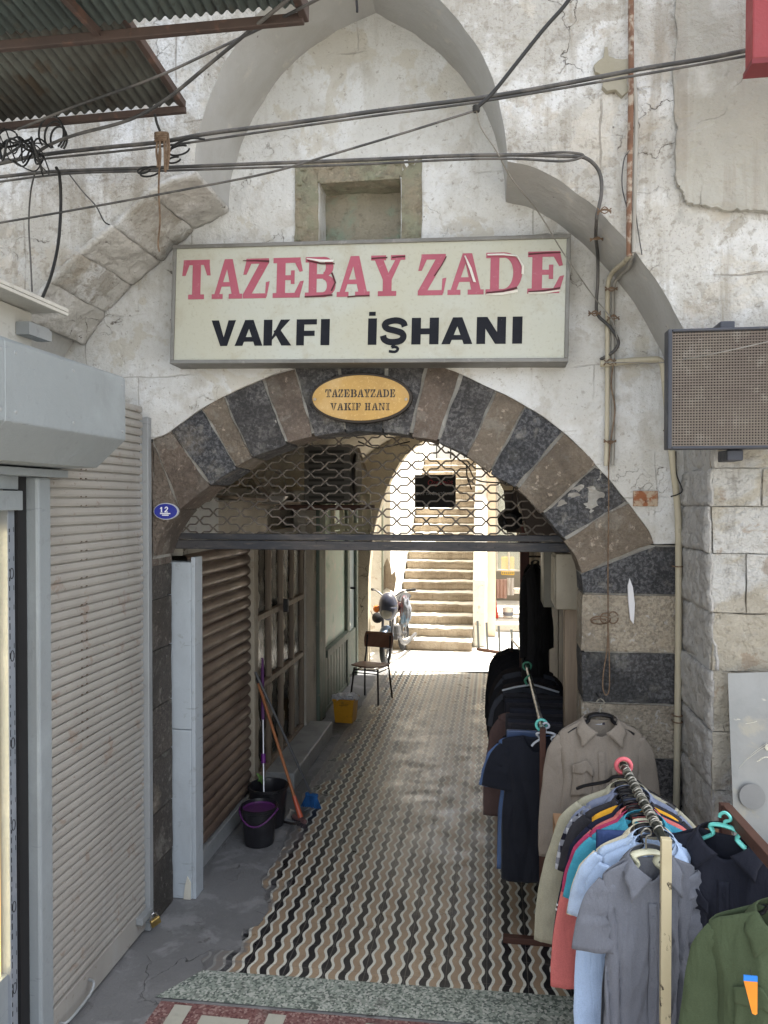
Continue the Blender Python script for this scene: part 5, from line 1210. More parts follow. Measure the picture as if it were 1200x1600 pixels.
# ---------------- rack 2 (front, shirts in colours)
RZ = 1.235
r0 = Vector((at(1038, 1312, -1.36).x, -1.36, RZ)); r1 = Vector((at(974, 1210, -.62).x, -.62, RZ+.005))
rk2 = thing('clothes_rack', 'chipped cream clothes rack in front, packed with coloured shirts', 'clothes rack', (r0.x, r0.y, 0))
mb = MB(); mb.box((r0.x-.015, r0.y-.030, 0), (r0.x+.019, r0.y-.004, RZ+.018)); mb.build('post', M_creampaint, rk2, bevel=.002)
mb = MB(); mb.beam(r0+Vector((0, -.004, 0)), r1+Vector((0, .02, 0)), .028, .026); mb.build('rail', M_railm, rk2, bevel=.008)
mb = MB(); mb.box((r1.x-.017, r1.y+.02, 0), (r1.x+.017, r1.y+.05, RZ+.02)); mb.build('post', M_creampaint, rk2, bevel=.003)
mb = MB(); mb.beam((r0.x, r0.y-.02, .03), (r1.x, r1.y+.04, .03), .03, .03); mb.build('base_bar', M_creampaint, rk2)
for yy, xx in ((r0.y-.012, r0.x), (r1.y+.035, r1.x)): mb = MB(); mb.beam((xx-.25, yy, .012), (xx+.25, yy, .012), .03, .024); mb.build('foot', M_creampaint, rk2)
nz = RZ-.045
def rp(t): return r0.lerp(r1, t)
P = lambda t, dz=0: (rp(t).x, rp(t).y, nz+dz)
g2 = 'coloured shirts on the cream clothes rack'
M_gshirt = fabric('slate_grey_cotton', (.135, .145, .172), wr=1.3)
gx = rp(.03)
t_, Mg, sg = garment('short_sleeved_shirt', 'slate grey short-sleeved shirt at the front of the cream rack, with pointed collar', 'shirt', (r0.x-.040, r0.y+.050, nz-.030), rad(17), M_gshirt, W=.172, L=.80, T=.026, seed=1, fold=.017, group=None, nu=70, nv=80, pockets=0, neck=.070)
mb = MB(); q = Mg @ Vector((.01, .018, -.035)); mb.box((q.x-.028, q.y-.001, q.z-.006), (q.x+.028, q.y+.001, q.z+.004)); mb.build('neck_label', flat('dark_maroon_label', (.05, .01, .015), .6), t_)
hanger('cream plastic hanger under the collar of the slate grey shirt', (r0.x-.050, r0.y+.050, nz-.04), rad(17), M_hcream, RZ, w=.085, thick=.018, hook_m=M_chrome)
cols = [
 (.17, 'pale_blue', (.38, .50, .70), 'long', 'pale blue long-sleeved shirt directly behind the slate grey one', 'shirt', .215, .84, M_hblack),
 (.215, 'powder_blue', (.46, .58, .76), 'short', 'powder blue shirt third from the cream post, sleeve above the aqua one', 'shirt', .225, .74, M_hblack),
 (.26, 'dark_maroon', (.17, .035, .05), 'short', 'dark maroon shirt between the blue shirts and navy trousers', 'shirt', .21, .74, M_hblack),
 (.30, 'cream_cotton', (.62, .58, .44), 'short', 'cream cotton shirt showing as a thin strip beside the aqua one', 'shirt', .225, .78, M_hblack),
 (.36, 'navy_panel', (.035, .06, .16), None, 'folded royal navy trousers over a hanger in mid rack', 'trousers', .19, .62, M_hcream),
 (.43, 'aqua_blue', (.055, .30, .42), 'short', 'aqua blue polo shirt in the middle of the cream rack', 'polo shirt', .225, .72, M_hblack),
 (.49, 'raspberry', (.42, .05, .13), 'short', 'raspberry pink shirt with short sleeves behind the navy trousers', 'shirt', .225, .70, M_hblack),
 (.54, 'coral_pink', (.56, .16, .15), 'long', 'coral pink long-sleeved shirt with its cuff hanging low on the left', 'shirt', .215, .80, M_hblack),
 (.60, 'ink_navy', (.012, .015, .035), 'long', 'ink navy top with two white sleeve stripes', 'sweater', .225, .80, M_hblack),
 (.66, 'amber_yellow', (.70, .36, .03), None, 'amber yellow garment whose hem shows below the coral sleeve', 'shirt', .20, .98, M_hblack),
 (.71, 'charcoal', (.03, .03, .036), 'short', 'charcoal shirt behind the ink navy top', 'shirt', .22, .72, M_hblack),
 (.76, 'grey_blue', (.18, .21, .30), 'short', 'grey-blue shirt near the back of the cream rack', 'shirt', .21, .70, M_hblack),
 (.81, 'check', (.45, .47, .52), 'short', 'black and white checked shirt at the back right of the cream rack', 'shirt', .235, .70, M_hblack),
 (.87, 'sage_beige', (.35, .34, .26), 'long', 'sage beige long-sleeved shirt draping down the far left of the rack', 'shirt', .24, .86, M_hblack),
]
rj = random.Random(12)
def trousers(label, loc, rz, m, w=.17, L=.55, th=.016, group=None, seed=0, name='folded_trousers', cat='trousers'):
    loc = Vector(loc); M = R4(loc, rz); t = thing(name, label, cat, loc, group); mb = MB()
    def fn(u, v):
        # u across width, v around: front hem -> over the bar -> back hem
        x = (u*2-1)*w; s = v*2-1
        n1 = noise.noise(Vector((x*7, s*2, seed)))
        if abs(s) < .12: a = s/.12*math.pi/2; return (x, math.sin(a)*th, -.02+math.cos(a)*th+n1*.003)
        k = (abs(s)-.12)/.88; sg = 1 if s > 0 else -1
        return (x+n1*.006*k, sg*(th*(1+.7*math.sin(k*2.5)))+n1*.012*k, -.02-k*L*(1 if s < 0 else .94)+.006*n1)
    mb.grid(fn, 14, 60); mb.build('trouser_leg', m, t, smooth=True, M=M, solid=.006)
    return t
for (tt, nm, c, slv, lab, cat, W_, L_, hm) in cols:
    m = fabric('cloth_'+nm, c, plaid=((.03, .035, .06), (.01, .01, .02)) if nm == 'check' else None)
    p = P(tt, rj.uniform(-.03, -.005)); rz = rad(rj.uniform(-7, 7))
    if cat == 'trousers': trousers(lab, (p[0], p[1], nz-.035), rz, m, .185, .60, .014, g2, 3, 'folded_trousers', 'trousers')
    else:
        t, MM, ss = garment('shirt' if cat == 'shirt' else cat.replace(' ', '_'), lab, cat, p, rz, m, W=W_-.03, L=L_, sleeve=slv, T=.012, collar=slv is not None, seed=int(tt*100), splay={'sage_beige': 1.9, 'coral_pink': 1.7, 'ink_navy': 1.5}.get(nm, 1.), stripes=(13.2, 13.8) if nm == 'ink_navy' else None, group=g2, fold=.007, placket=False, nu=22, nv=26)
    hanger('%s hanger carrying the %s garment' % ('cream plastic' if hm is M_hcream else 'black plastic', nm.replace('_', ' ')), (p[0], p[1], nz-.012), rz, hm, RZ, w=.11, thick=.009, hook_m=M_chrome, group='hangers along the cream rack rail')
for i in range(11):
    q = rp(.12+i*.078); mb = MB(); r = .0165
    mb.tube([q+Vector((math.cos(a)*r, (i % 3-1)*.004+.006*math.sin(a*2), math.sin(a)*r)) for a in [j*math.pi/6 for j in range(-3, 10)]], .0026, 5)
    tag(mb.build('hanger_hook', M_chrome, loc=q), 'thin cream-grey wire hook looped over the cream rack rail', 'hook', 'loose hooks crowded on the cream rack rail')
hanger('black broad-armed hanger poking out beyond the sage beige shirt', P(.955, -.01), rad(-24), M_hblack, RZ, w=.21, thick=.015, hook_m=M_chrome)
ring = r1+Vector((0, -.005, .0)); mb = MB(); mb.tube([ring+Vector((math.cos(a)*.031, 0, math.sin(a)*.031)) for a in [i*math.pi/12 for i in range(25)]], .010, 8); tag(mb.build('plastic_ring', M_hpink, loc=ring, smooth=True), 'pink plastic ring round the far end of the cream rack rail', 'ring')
# cardboard boxes behind the rack
M_card = mat('cardboard', (.36, .22, .125), [('n', 6, .45, .6, (.30, .18, .10), .6)], rough=.85)
a = at(1078, 1296, -.58); mb = MB(); mb.box((a.x-.02, -.66, .75), (a.x+.17, -.535, a.z)); tag(mb.build('cardboard_box', M_card, loc=(a.x, -.6, .75), bevel=.004), 'brown cardboard box against the pier right of the coloured shirts', 'box')
a = at(866, 1282, -.42); mb = MB(); mb.box((a.x, -.48, .60), (a.x+.22, -.33, a.z)); tag(mb.build('cardboard_box', M_card, loc=(a.x, -.4, .60), bevel=.004), 'cardboard box showing left of the sage beige shirt', 'box')
mb = MB(); mb.box((a.x+.12, -.50, 0), (a.x+.56, -.40, .598)); mb.box((a.x+.40, -.665, 0), (a.x+.80, -.53, .745)); tag(mb.build('timber_crate', M_wood, loc=(a.x+.7, -.5, 0)), 'timber crates under the cardboard boxes behind the coloured shirts', 'crate')
# ---------------- taupe shirt hung on the pier
q = at(938, 1112, -.16)
M_taupe = fabric('taupe_twill', (.235, .205, .172), wr=1.1)
t_, Mt, st_ = garment('taupe_shirt', 'taupe long-sleeved utility shirt with flap pockets hanging on the striped pier', 'shirt', (q.x, -.16, q.z-.035), rad(3), M_taupe, W=.205, L=.80, sleeve='long', T=.045, seed=5, fold=.013, slope=.55, pockets=2, nu=60, nv=60, neck=.082)
mb = MB(); c = Mt @ Vector((.0, .020, -.028)); mb.box((c.x-.022, c.y-.002, c.z-.008), (c.x+.012, c.y, c.z+.006)); mb.build('neck_label', flat('pale_label', (.45, .47, .52), .7), t_)
mb = MB(); mb.box((c.x+.014, c.y-.002, c.z-.007), (c.x+.026, c.y, c.z+.005)); mb.build('size_tab', flat('dark_label', (.03, .03, .05), .7), t_)
hanger('black hanger inside the neck of the taupe shirt', (q.x, -.16, q.z-.035), rad(3), M_hblack, q.z+.045, w=.16, thick=.020, hook_m=M_chrome)
mb = MB(); mb.tube([(q.x, .0, q.z+.05), (q.x, -.19, q.z+.06)], .005, 6); tag(mb.build('wall_nail', M_iron, loc=(q.x, 0, q.z+.05)), 'iron nail in the pier holding the taupe shirt', 'nail')
# ---------------- rack 3 (right edge) with dark shirt and olive jacket
z3 = 1.27
a = gnd(1136, 1266, z3); b = gnd(1200, 1338, z3); d = (b-a).normalized(); e = a+d*1.15
rk3 = thing('clothes_rack', 'dark brown rack at the right edge, carrying the black and olive shirts', 'clothes rack', (a.x, a.y, 0))
mb = MB(); mb.beam(a, e, .035, .042); mb.build('rail', M_brownp, rk3, bevel=.003)
mb = MB(); mb.box((a.x-.020, a.y+.004, 0), (a.x+.018, a.y+.036, z3+.016)); mb.build('post', M_brownp, rk3, bevel=.003)
mb = MB(); mb.box((e.x-.018, e.y-.036, 0), (e.x+.018, e.y-.004, z3+.016)); mb.build('post', M_brownp, rk3, bevel=.003)
M_blk = fabric('black_navy_cotton', (.014, .016, .026))
ang3 = math.atan2(d.x, -d.y)
h = gnd(1152, 1287, z3)
p = Vector((h.x-.035, h.y+.02, z3-.045))
t_, Mk, sk_ = garment('black_shirt', 'black shirt with a wide collar on the turquoise hanger', 'shirt', p, rad(-20), M_blk, W=.215, L=.80, sleeve='long', T=.05, seed=8, fold=.012, nu=50, nv=50, pockets=1, neck=.085)
hanger('turquoise plastic hanger hooked over the dark brown rail', (p.x, p.y, p.z+.005), rad(-32), M_hcyan, z3+.010, w=.10, thick=.014, hook_m=M_hcyan)
M_olive = fabric('olive_twill', (.060, .082, .044), wr=1.1)
h2 = a+d*.45
p = Vector((h2.x+.015, h2.y-.03, z3-.115))
t_, Mo, so_ = garment('olive_shirt', 'olive green utility shirt with flap pockets and an orange tag at the lower right', 'shirt', p, rad(-12), M_olive, W=.22, L=.86, sleeve='long', T=.06, seed=11, fold=.014, nu=60, nv=60, pockets=2, neck=.085, slope=.42)
hanger('black hanger hidden inside the olive shirt', (p.x, p.y, p.z), rad(-12), M_hblack, z3+.01, w=.18, hook_m=M_chrome)
q = at(1173, 1526, p.y-.11); q2 = at(1180, 1583, p.y-.11)
mb = MB(); mb.prism([(q.x-.020, q.z-.012), (q.x+.018, q.z-.012), (q.x+.018, q2.z), (q.x+.012, q2.z-.004), (q.x+.004, q2.z)], q.y-.003, q.y); mb.build('price_tag', flat('orange_card', (.85, .27, .02), .5), t_)
mb = MB(); mb.box((q.x-.0205, q.y-.0035, q.z-.012), (q.x+.018, q.y+.0005, q.z+.004)); mb.build('tag_top', flat('blue_card', (.02, .22, .72), .5), t_)
mb = MB(); mb.tube([(q.x, q.y+.003, q.z+.02), (q.x+.002, q.y, q.z+.004)], .001, 4); mb.build('tag_string', M_iron, t_)
# ---------------- rack 1 (black garments at the passage mouth)
z1_ = 1.165
A = Vector((at(848, 1135, .12).x, .12, z1_)); B = Vector((.235, 2.35, z1_))
rk1 = thing('clothes_rack', 'narrow brown clothes rack at the passage mouth, packed with black clothes', 'clothes rack', (A.x, .12, 0))
mb = MB(); mb.box((A.x-.016, .10, 0), (A.x+.016, .13, z1_+.012)); mb.build('post', M_brownp, rk1, bevel=.003)
mb = MB(); mb.box((B.x-.016, 2.34, 0), (B.x+.016, 2.37, z1_+.012)); mb.build('post', M_brownp, rk1, bevel=.003)
mb = MB(); mb.tube([A+Vector((0, .01, 0)), B], .015, 12); mb.build('rail', mat('wrapped_rail', (.09, .09, .085), [('n', 30, .45, .55, (.42, .43, .42), .9, (1, .6, 1)), ('n', 60, .55, .6, (.02, .02, .02), .8)], rough=.3, metal=.4), rk1, smooth=True)
q = gnd(786, 1476)
mb = MB(); mb.box((q.x, .095, .0), (A.x+.17, .135, .035)); mb.build('foot', M_brownp, rk1, bevel=.003)
mb = MB(); mb.box((B.x-.2, 2.335, .0), (B.x+.2, 2.375, .035)); mb.build('foot', M_brownp, rk1, bevel=.003)
for tt, mm, lab in ((.02, M_hcyan, 'turquoise plastic ring at the near end of the wrapped rail'), (.70, flat('green_plastic', (.10, .38, .24), .4), 'green plastic collar far along the wrapped rail')):
    c = A.lerp(B, tt+.02); mb = MB(); mb.tube([c+Vector((math.cos(a_)*.029, 0, math.sin(a_)*.029)) for a_ in [i*math.pi/12 for i in range(25)]], .008, 8); tag(mb.build('plastic_ring', mm, loc=c, smooth=True), lab, 'ring')
nz1 = z1_-.065
M_navyk = fabric('black_jersey', (.010, .012, .019), sheen=.1)
p = (A.x-.030, .215, nz1-.00)
t_, Mb, sb = garment('black_tee', 'black short-sleeved tee with a small white size tag at the front of the brown rack', 'shirt', p, rad(2), M_navyk, W=.185, L=.80, sleeve='short', T=.03, collar=False, seed=21, fold=.010, placket=False, nu=50, nv=50, slope=.16)
c = Mb @ sb(.22, .14, -1); mb = MB()
for i in range(5): mb.box((c.x-.008, c.y-.007, c.z-.026+i*.0095), (c.x+.010, c.y-.0055, c.z-.0185+i*.0095))
mb.build('size_tag', flat('white_tag', (.75, .75, .75), .6), t_)
hanger('white hanger with curved arms holding the black tee', (p[0]+.05, p[1]-.03, p[2]+.01), rad(2), M_hwhite, z1_, w=.075, thick=.012, hook_m=M_hwhite, drop=.055)
mb = MB(); mb.box((A.x-.19, .262, nz1-.045), (A.x+.02, .29, nz1+.012)); tag(mb.build('hanger_bar', M_hblue, loc=(A.x-.1, .27, nz1), bevel=.006), 'flat slate-blue trouser hanger bar behind the black tee', 'hanger')
g1 = 'dark clothes packed on the passage rack'
gar = [(.30, 'steel_blue', (.09, .15, .30), 'short', 'steel blue shirt edge sticking out left behind the black tee', .225, .76), (.36, 'black', (.012, .012, .016), 'short', 'black shirt just behind the steel blue one', .20, .74)]
for y, nm, c, slv, lab, W_, L_ in gar:
    garment('shirt', lab, 'shirt', (A.x-.03, y, nz1-.02), rad(4), fabric('cloth1_'+nm, c), W=W_-.02, L=L_, sleeve=slv, T=.02, collar=False, seed=int(y*77), group=g1, fold=.006, placket=False, nu=20, nv=24, slope=.2)
for i in range(11):
    y = .42+i*.075
    trousers('black folded trousers in the tight row on the passage rack', (A.x+.01+rj.uniform(-.012, .012), y, nz1-.005+rj.uniform(-.008, .008)), rad(rj.uniform(-8, 8)), fabric('black_trouser_%d' % (i % 3), [(.018, .018, .022), (.034, .033, .039), (.022, .024, .034)][i % 3]), .185+rj.uniform(-.008, .012), .60, .015, 'black folded trousers on the passage rack', i)
garment('shirt', 'dusty mauve-brown shirt whose long sleeve hangs down left of the black clothes', 'shirt', (A.x-.01, .86, nz1-.03), rad(5), fabric('cloth1_mauve', (.10, .065, .06)), W=.225, L=.66, sleeve='long', T=.02, collar=False, seed=44, group=g1, fold=.006, placket=False, nu=20, nv=24, slope=.2)
for i in range(6):
    y = 1.27+i*.16
    nm, c = [('coal', (.020, .020, .024)), ('slate', (.06, .065, .08)), ('black2', (.026, .022, .022))][i % 3]
    garment('shirt', ['black shirt in the far half of the passage rack', 'slate grey shirt wedged between the far black shirts', 'off-black shirt at the far end of the passage rack', 'black shirt in the far half of the passage rack', 'slate grey shirt wedged between the far black shirts', 'off-black shirt at the far end of the passage rack'][i], 'shirt', (A.x-.0, y, nz1-.02), rad(rj.uniform(-6, 6)), fabric('cloth1_'+nm, c), W=.20, L=.68, sleeve='short' if i % 2 else 'long', T=.02, collar=False, seed=60+i, group=g1, fold=.006, placket=False, nu=18, nv=20, slope=.25)
mb = MB(); q = A.lerp(B, .55); mb.tube([q+Vector((-.19, .02, -.10)), q+Vector((-.10, 0, -.07)), q+Vector((-.02, 0, -.055)), q+Vector((.03, 0, -.05)), q+Vector((.20, .02, -.10))], .007, 8, 4); tag(mb.build('clothes_hanger', M_hwhite, loc=q, smooth=True), 'pale grey hanger arms showing across the black clothes halfway along', 'hanger')
mb = MB(); q = A.lerp(B, .55); mb.tube([q+Vector((-.02, 0, -.05)), q+Vector((-.035, 0, -.02)), q+Vector((-.02, 0, .0)), q+Vector((0, 0, .018))], .008, 8, 4); tag(mb.build('hanger_hook', flat('green_plastic', (.10, .38, .24), .4), loc=q, smooth=True), 'green hook of the pale hanger halfway along the passage rack', 'hook')
# far rack with a thin chrome rail and a rack of wire hangers
C0, C1 = Vector((.222, 2.5, 1.13)), Vector((.166, 3.4, 1.06))
rk4 = thing('clothes_rack', 'thin-railed rack deep in the passage beyond the black clothes', 'clothes rack', (C0.x, C0.y, 0))
mb = MB(); mb.tube([C0, C1], .010, 8); mb.build('rail', mat('worn_chrome', (.4, .4, .38), [('n', 40, .5, .55, (.05, .04, .04), .9)], rough=.3, metal=.8), rk4, smooth=True)
for c in (C0, C1): mb = MB(); mb.box((c.x-.012, c.y-.012, 0), (c.x+.012, c.y+.012, c.z)); mb.build('post', M_brownp, rk4)
for i in range(5):
    y = 2.6+i*.2; garment('shirt', 'black coat-like shirt hanging on the thin rail deep in the passage', 'shirt', (.25-.01*i, y, .98), rad(rj.uniform(-5, 5)), fabric('cloth1_coal', (.01, .01, .012)), W=.20, L=.85, sleeve='long', T=.03, collar=False, seed=80+i, group='black clothes on the thin-railed rack', fold=.008, placket=False, nu=16, nv=18)
for i in range(5):
    c = at(785+i*5, 1028-i*2, 3.2+i*.05); mb = MB(); mb.tube([c+Vector((-.11, 0, -.02)), c+Vector((-.10, 0, .01)), c+Vector((0, 0, .02+.004*i)), c+Vector((.10, 0, .01)), c+Vector((.08, 0, -.03)), c+Vector((-.11, 0, -.02))], .004, 6, 4)
    tag(mb.build('wire_hanger', M_iron, loc=c), 'empty black wire hanger piled on the far end of the black clothes', 'hanger', 'wire hangers piled on the far black clothes')
# ================================================================ PROPS ON THE PASSAGE FLOOR
M_bplas = mat('black_bucket_plastic', (.014, .014, .017), [('n', 6, .5, .7, (.035, .035, .04), .7)], rough=.35, rvar=.08)
M_purp = flat('purple_plastic', (.10, .025, .12), .35)
c = gnd(405, 1316); c.y += .0
bk = thing('mop_bucket', 'round black mop bucket with a dull purple handle and purple wringer', 'bucket', c)
mb = MB(); mb.lathe([(0, 0), (.100, 0), (.105, .02), (.122, .235), (.130, .24), (.132, .262), (.124, .263), (.118, .24), (.10, .03), (0, .03)], c, 40); mb.build('bucket_body', M_bplas, bk, smooth=True)
mb = MB(); mb.tube([c+Vector((math.cos(t)*.136, -abs(math.sin(t))*.128, .245-math.sin(t)**2*.085)) for t in [math.pi*i/20 for i in range(21)]], .007, 8); mb.build('handle', M_purp, bk, smooth=True)
mb = MB()
mb.lathe([(.116, .235), (.116, .245), (.075, .20), (.070, .19), (.110, .228)], c, 30)
for i in range(14):
    t = 2*math.pi*i/14; mb.beam(c+Vector((math.cos(t)*.112, math.sin(t)*.112, .242)), c+Vector((math.cos(t)*.06, math.sin(t)*.06, .18)), .009, .005)
mb.build('wringer', M_purp, bk)
c2 = gnd(417, 1296); c2 += Vector((-.02, .10, 0))
b2 = thing('wash_tub', 'wider black tub standing behind the purple-handled mop bucket', 'bucket', c2)
mb = MB(); mb.lathe([(0, 0), (.115, 0), (.12, .02), (.142, .27), (.152, .275), (.152, .29), (.140, .29), (.132, .26), (.11, .03), (0, .03)], c2, 40); mb.build('tub_body', M_bplas, b2, smooth=True)
mb = MB(); mb.tube([c2+Vector((.0, -.151, .27)), c2+Vector((.0, -.165, .27)), c2+Vector((0, -.165, .25))], .006, 6); mb.build('lug', M_bplas, b2)
mb = MB(); q = c2+Vector((-.10, .06, .29)); mb.grid(lambda u, v: q+Vector((u*.05+.01*math.sin(v*5), .01*math.sin(u*6), v*.06-.02*u)), 5, 5); tag(mb.build('green_leaf', flat('green_scrap', (.10, .20, .05), .6), loc=q, solid=.004, smooth=True), 'small green plastic scrap poking out behind the black tub', 'scrap')
# mop: silver pole with purple grips
mp = thing('mop', 'upright mop with thin silver pole and dark purple grips in the black tub', 'mop', c2)
top = atx(410, 1028, -1.83); bot = c2+Vector((-.02, -.04, .10))
def on(p, q, t): return p.lerp(q, t)
mb = MB(); mb.tube([bot, on(bot, top, .60)], .008, 10); mb.build('pole', mat('silver_pole', (.62, .62, .64), rough=.3, metal=.9), mp, smooth=True)
mb = MB(); mb.tube([on(bot, top, .58), on(bot, top, .62), on(bot, top, .9), top], lambda t: .013 if t < .9 else .009, 12); mb.build('grip', M_purp, mp, smooth=True)
mb = MB(); mb.tube([on(bot, top, .30), on(bot, top, .36)], .016, 12); mb.build('collar', flat('bright_purple', (.16, .02, .22), .35), mp, smooth=True)
mb = MB(); rj = random.Random(3)
for i in range(26):
    a_ = rj.uniform(0, 6.28); mb.tube([bot, bot+Vector((math.cos(a_)*.04, math.sin(a_)*.04, -.02)), bot+Vector((math.cos(a_)*.06, math.sin(a_)*.06, -.07))], .006, 5)
mb.build('mop_strands', flat('mop_yarn', (.25, .25, .28), .9), mp)
# broom with orange pole
gt, gb = atx(402, 1062, -1.835), gnd(470, 1290)
br = thing('broom', 'broom with an orange-brown wooden pole and red head leaning on the timber post', 'broom', gb)
M_orw = mat('orange_pole', (.36, .135, .05), [('n', 6, .45, .6, (.28, .10, .04), .7, (3, 3, .5))], rough=.5)
gb2 = gb+Vector((0, 0, .06)); dd = (gt-gb2).normalized()
mb = MB(); mb.tube([gb2+dd*.06, gt], .0115, 10); mb.build('pole', M_orw, br, smooth=True)
mb = MB(); mb.tube([gt-dd*.03, gt+dd*.14], .0125, 10); mb.build('pole_sleeve', flat('dark_sleeve', (.03, .03, .035), .4), br, smooth=True)
mb = MB(); mb.tube([gb2+dd*.16, gb2+dd*.10, gb2], lambda t: .014+.006*t, 10); mb.build('pole_socket', flat('orange_red_plastic', (.50, .10, .05), .4), br)
mb = MB(); mb.beam(gb2+Vector((-.07, .05, -.01)), gb2+Vector((.05, -.05, -.01)), .026, .03); mb.build('broom_head', flat('dusty_pink_plastic', (.16, .085, .085), .5), br, bevel=.006)
mb = MB(); 
for i in range(40):
    t = i/39; p = gb2+Vector((-.09+.14*t, .06-.12*t, -.018)); mb.tube([p, p+Vector((rj.uniform(-.012, .02), rj.uniform(-.012, .012), -.045))], .0022, 4)
mb.build('bristles', flat('dark_bristles', (.06, .05, .06), .8), br)
# broom with grey pole and blue head
gt, gb = atx(399, 1050, -1.835), gnd(487, 1262)
br2 = thing('broom', 'broom with a slim grey pole and bright blue bristles crossing the orange one', 'broom', gb)
gb2 = gb+Vector((0, 0, .10)); dd = (gt-gb2).normalized()
mb = MB(); mb.tube([gb2, gt], .010, 10); mb.build('pole', flat('grey_pole', (.12, .125, .135), .35, metal=.4), br2, smooth=True)
M_bb = mat('blue_bristles', (.02, .12, .34), [('n', 40, .45, .6, (.015, .07, .2), .8, (1, 1, .2))], rough=.7)
mb = MB(); mb.beam(gb2+Vector((-.05, .02, 0)), gb2+Vector((.05, -.02, 0)), .03, .03); mb.build('broom_head', M_bb, br2, bevel=.006)
mb = MB()
for i in range(110):
    t = rj.random(); p = gb2+Vector((-.05+.10*t, .02-.04*t+rj.uniform(-.012, .012), -.012)); mb.tube([p, p+Vector((( t-.5)*.07+rj.uniform(-.006, .006), rj.uniform(-.02, .01), -.082))], .0026, 4)
mb.build('bristles', M_bb, br2)
# dustpan
q = gnd(448, 1288)
dp = thing('dustpan', 'grey metal dustpan with black wire legs on the floor by the brooms', 'dustpan', q)
mb = MB(); mb.grid(lambda u, v: q+Vector((-.03+u*.16, .02+v*.17, .012+.015*v+.02*abs(2*u-1)**4)), 10, 6); mb.build('pan', flat('pan_grey', (.16, .165, .17), .45, metal=.3), dp, smooth=True, solid=.004)
mb = MB(); mb.tube([q+Vector((-.03, .0, .015)), q+Vector((.06, -.035, .02)), q+Vector((.13, -.02, .03)), q+Vector((.12, .02, .03))], .005, 6, 4); mb.tube([q+Vector((-.03, -.01, .03)), q+Vector((.05, -.05, .035)), q+Vector((.12, -.03, .045))], .005, 6, 4); mb.build('wire_legs', M_iron, dp)
# yellow square bucket with white bags
q = gnd(537, 1131); M_ybk = mat('mustard_plastic', (.55, .27, .015), [('n', 5, .45, .65, (.42, .20, .015), .7), ('n', 22, .6, .68, (.15, .09, .02), .6)], rough=.45)
yb = thing('square_bucket', 'mustard yellow square plastic bucket filled with white bags', 'bucket', (q.x, q.y+.12, 0))
Mq = Matrix.Translation((q.x, q.y+.12, 0)) @ Matrix.Rotation(rad(-4), 4, 'Z')
mb = MB(); w0, w1, h = .095, .115, .255
B = [(-w0, -w0, .0), (w0, -w0, 0), (w0, w0, 0), (-w0, w0, 0)]; T_ = [(-w1, -w1, h), (w1, -w1, h), (w1, w1, h), (-w1, w1, h)]
Bi = [(x*.95, y*.95, .012) for x, y, z in B]; Ti = [(x*.95, y*.95, h) for x, y, z in T_]
for i in range(4):
    j = (i+1) % 4; mb.quad(B[i], B[j], T_[j], T_[i]); mb.quad(Bi[j], Bi[i], Ti[i], Ti[j]); mb.quad(T_[i], T_[j], Ti[j], Ti[i])
mb.quad(*B[::-1]); mb.quad(*Bi); mb.build('bucket_body', M_ybk, yb, M=Mq, weld=.0001, bevel=.006)
mb = MB(); 
for s in (-1, 1): mb.box((-w1-.006, s*w1-.006 if s > 0 else -w1-.006, h-.02), (w1+.006, s*w1+.006 if s > 0 else -w1+.006, h+.004))
mb.build('bucket_rim', M_ybk, yb, M=Mq, bevel=.003)
mb = MB(); mb.box((-.045, -w1+.003, .19), (.05, -w1+.009, .20)); mb.box((-.01, -w1+.003, .206), (.06, -w1+.009, .214)); mb.build('embossing', flat('mustard_shadow', (.30, .14, .01), .5), yb, M=Mq)
M_bag = mat('white_bag_film', (.62, .63, .66), [('n', 12, .45, .6, (.45, .46, .5), .6)], rough=.4, bumps=[('n', 16, .8, .02)])
bg_ = thing('plastic_bags', 'crumpled white carrier bags stuffed in the mustard yellow bucket', 'bag', (q.x, q.y+.12, h))
for k, (dx, dy, s) in enumerate(((-.05, -.02, .085), (.05, .02, .075))):
    mb = MB()
    def bf(u, v, dx=dx, dy=dy, s=s, k=k):
        t, p = u*2*math.pi, v*math.pi; n = Vector((math.cos(t)*math.sin(p), math.sin(t)*math.sin(p), math.cos(p)))
        r = s*(1+.35*noise.fractal(n*2.2+Vector((k*4, 0, 0)), 1, 2, 4)); return (q.x+dx+n.x*r*1.1, q.y+.12+dy+n.y*r, h+.0+n.z*r*.55)
    mb.grid(bf, 36, 24); mb.build('bag', M_bag, bg_, smooth=True, weld=.001)
# ---------------- school chair
M_ply = mat('red_brown_plywood', (.19, .085, .055), [('n', 5, .45, .62, (.24, .12, .08), .7, (1, 5, 1)), ('n', 20, .6, .7, (.06, .03, .022), .6)], rough=.38)
M_leg = flat('black_steel_tube', (.018, .016, .016), .35, metal=.4)
L_, B_, C_, D_ = [Vector((x, y, 0)) for x, y in ((-1.69, 4.82), (-1.34, 4.735), (-1.225, 5.11), (-1.575, 5.19))]
ch = thing('school_chair', 'dark school chair with brown plywood seat and back in front of the motorcycle', 'chair', (L_+B_+C_+D_)/4)
ctr = (L_+B_+C_+D_)/4; fwd = ((L_+B_)-(C_+D_)).normalized(); sid = (B_-L_).normalized()
def cp(s, f, z): return ctr+sid*s+fwd*f+Vector((0, 0, z))
mb = MB()
def seatf(u, v):
    s, f = (u*2-1), (v*2-1); r = 1-.10*(s*s*f*f)
    return cp(s*.195*r, f*.185*r+.0, .440-.012*math.cos(s*1.5)-.01*f*f*(1 if f < 0 else -1)+.004)
mb.grid(seatf, 14, 12); mb.build('seat', M_ply, ch, smooth=True, solid=.012, bevel=0)
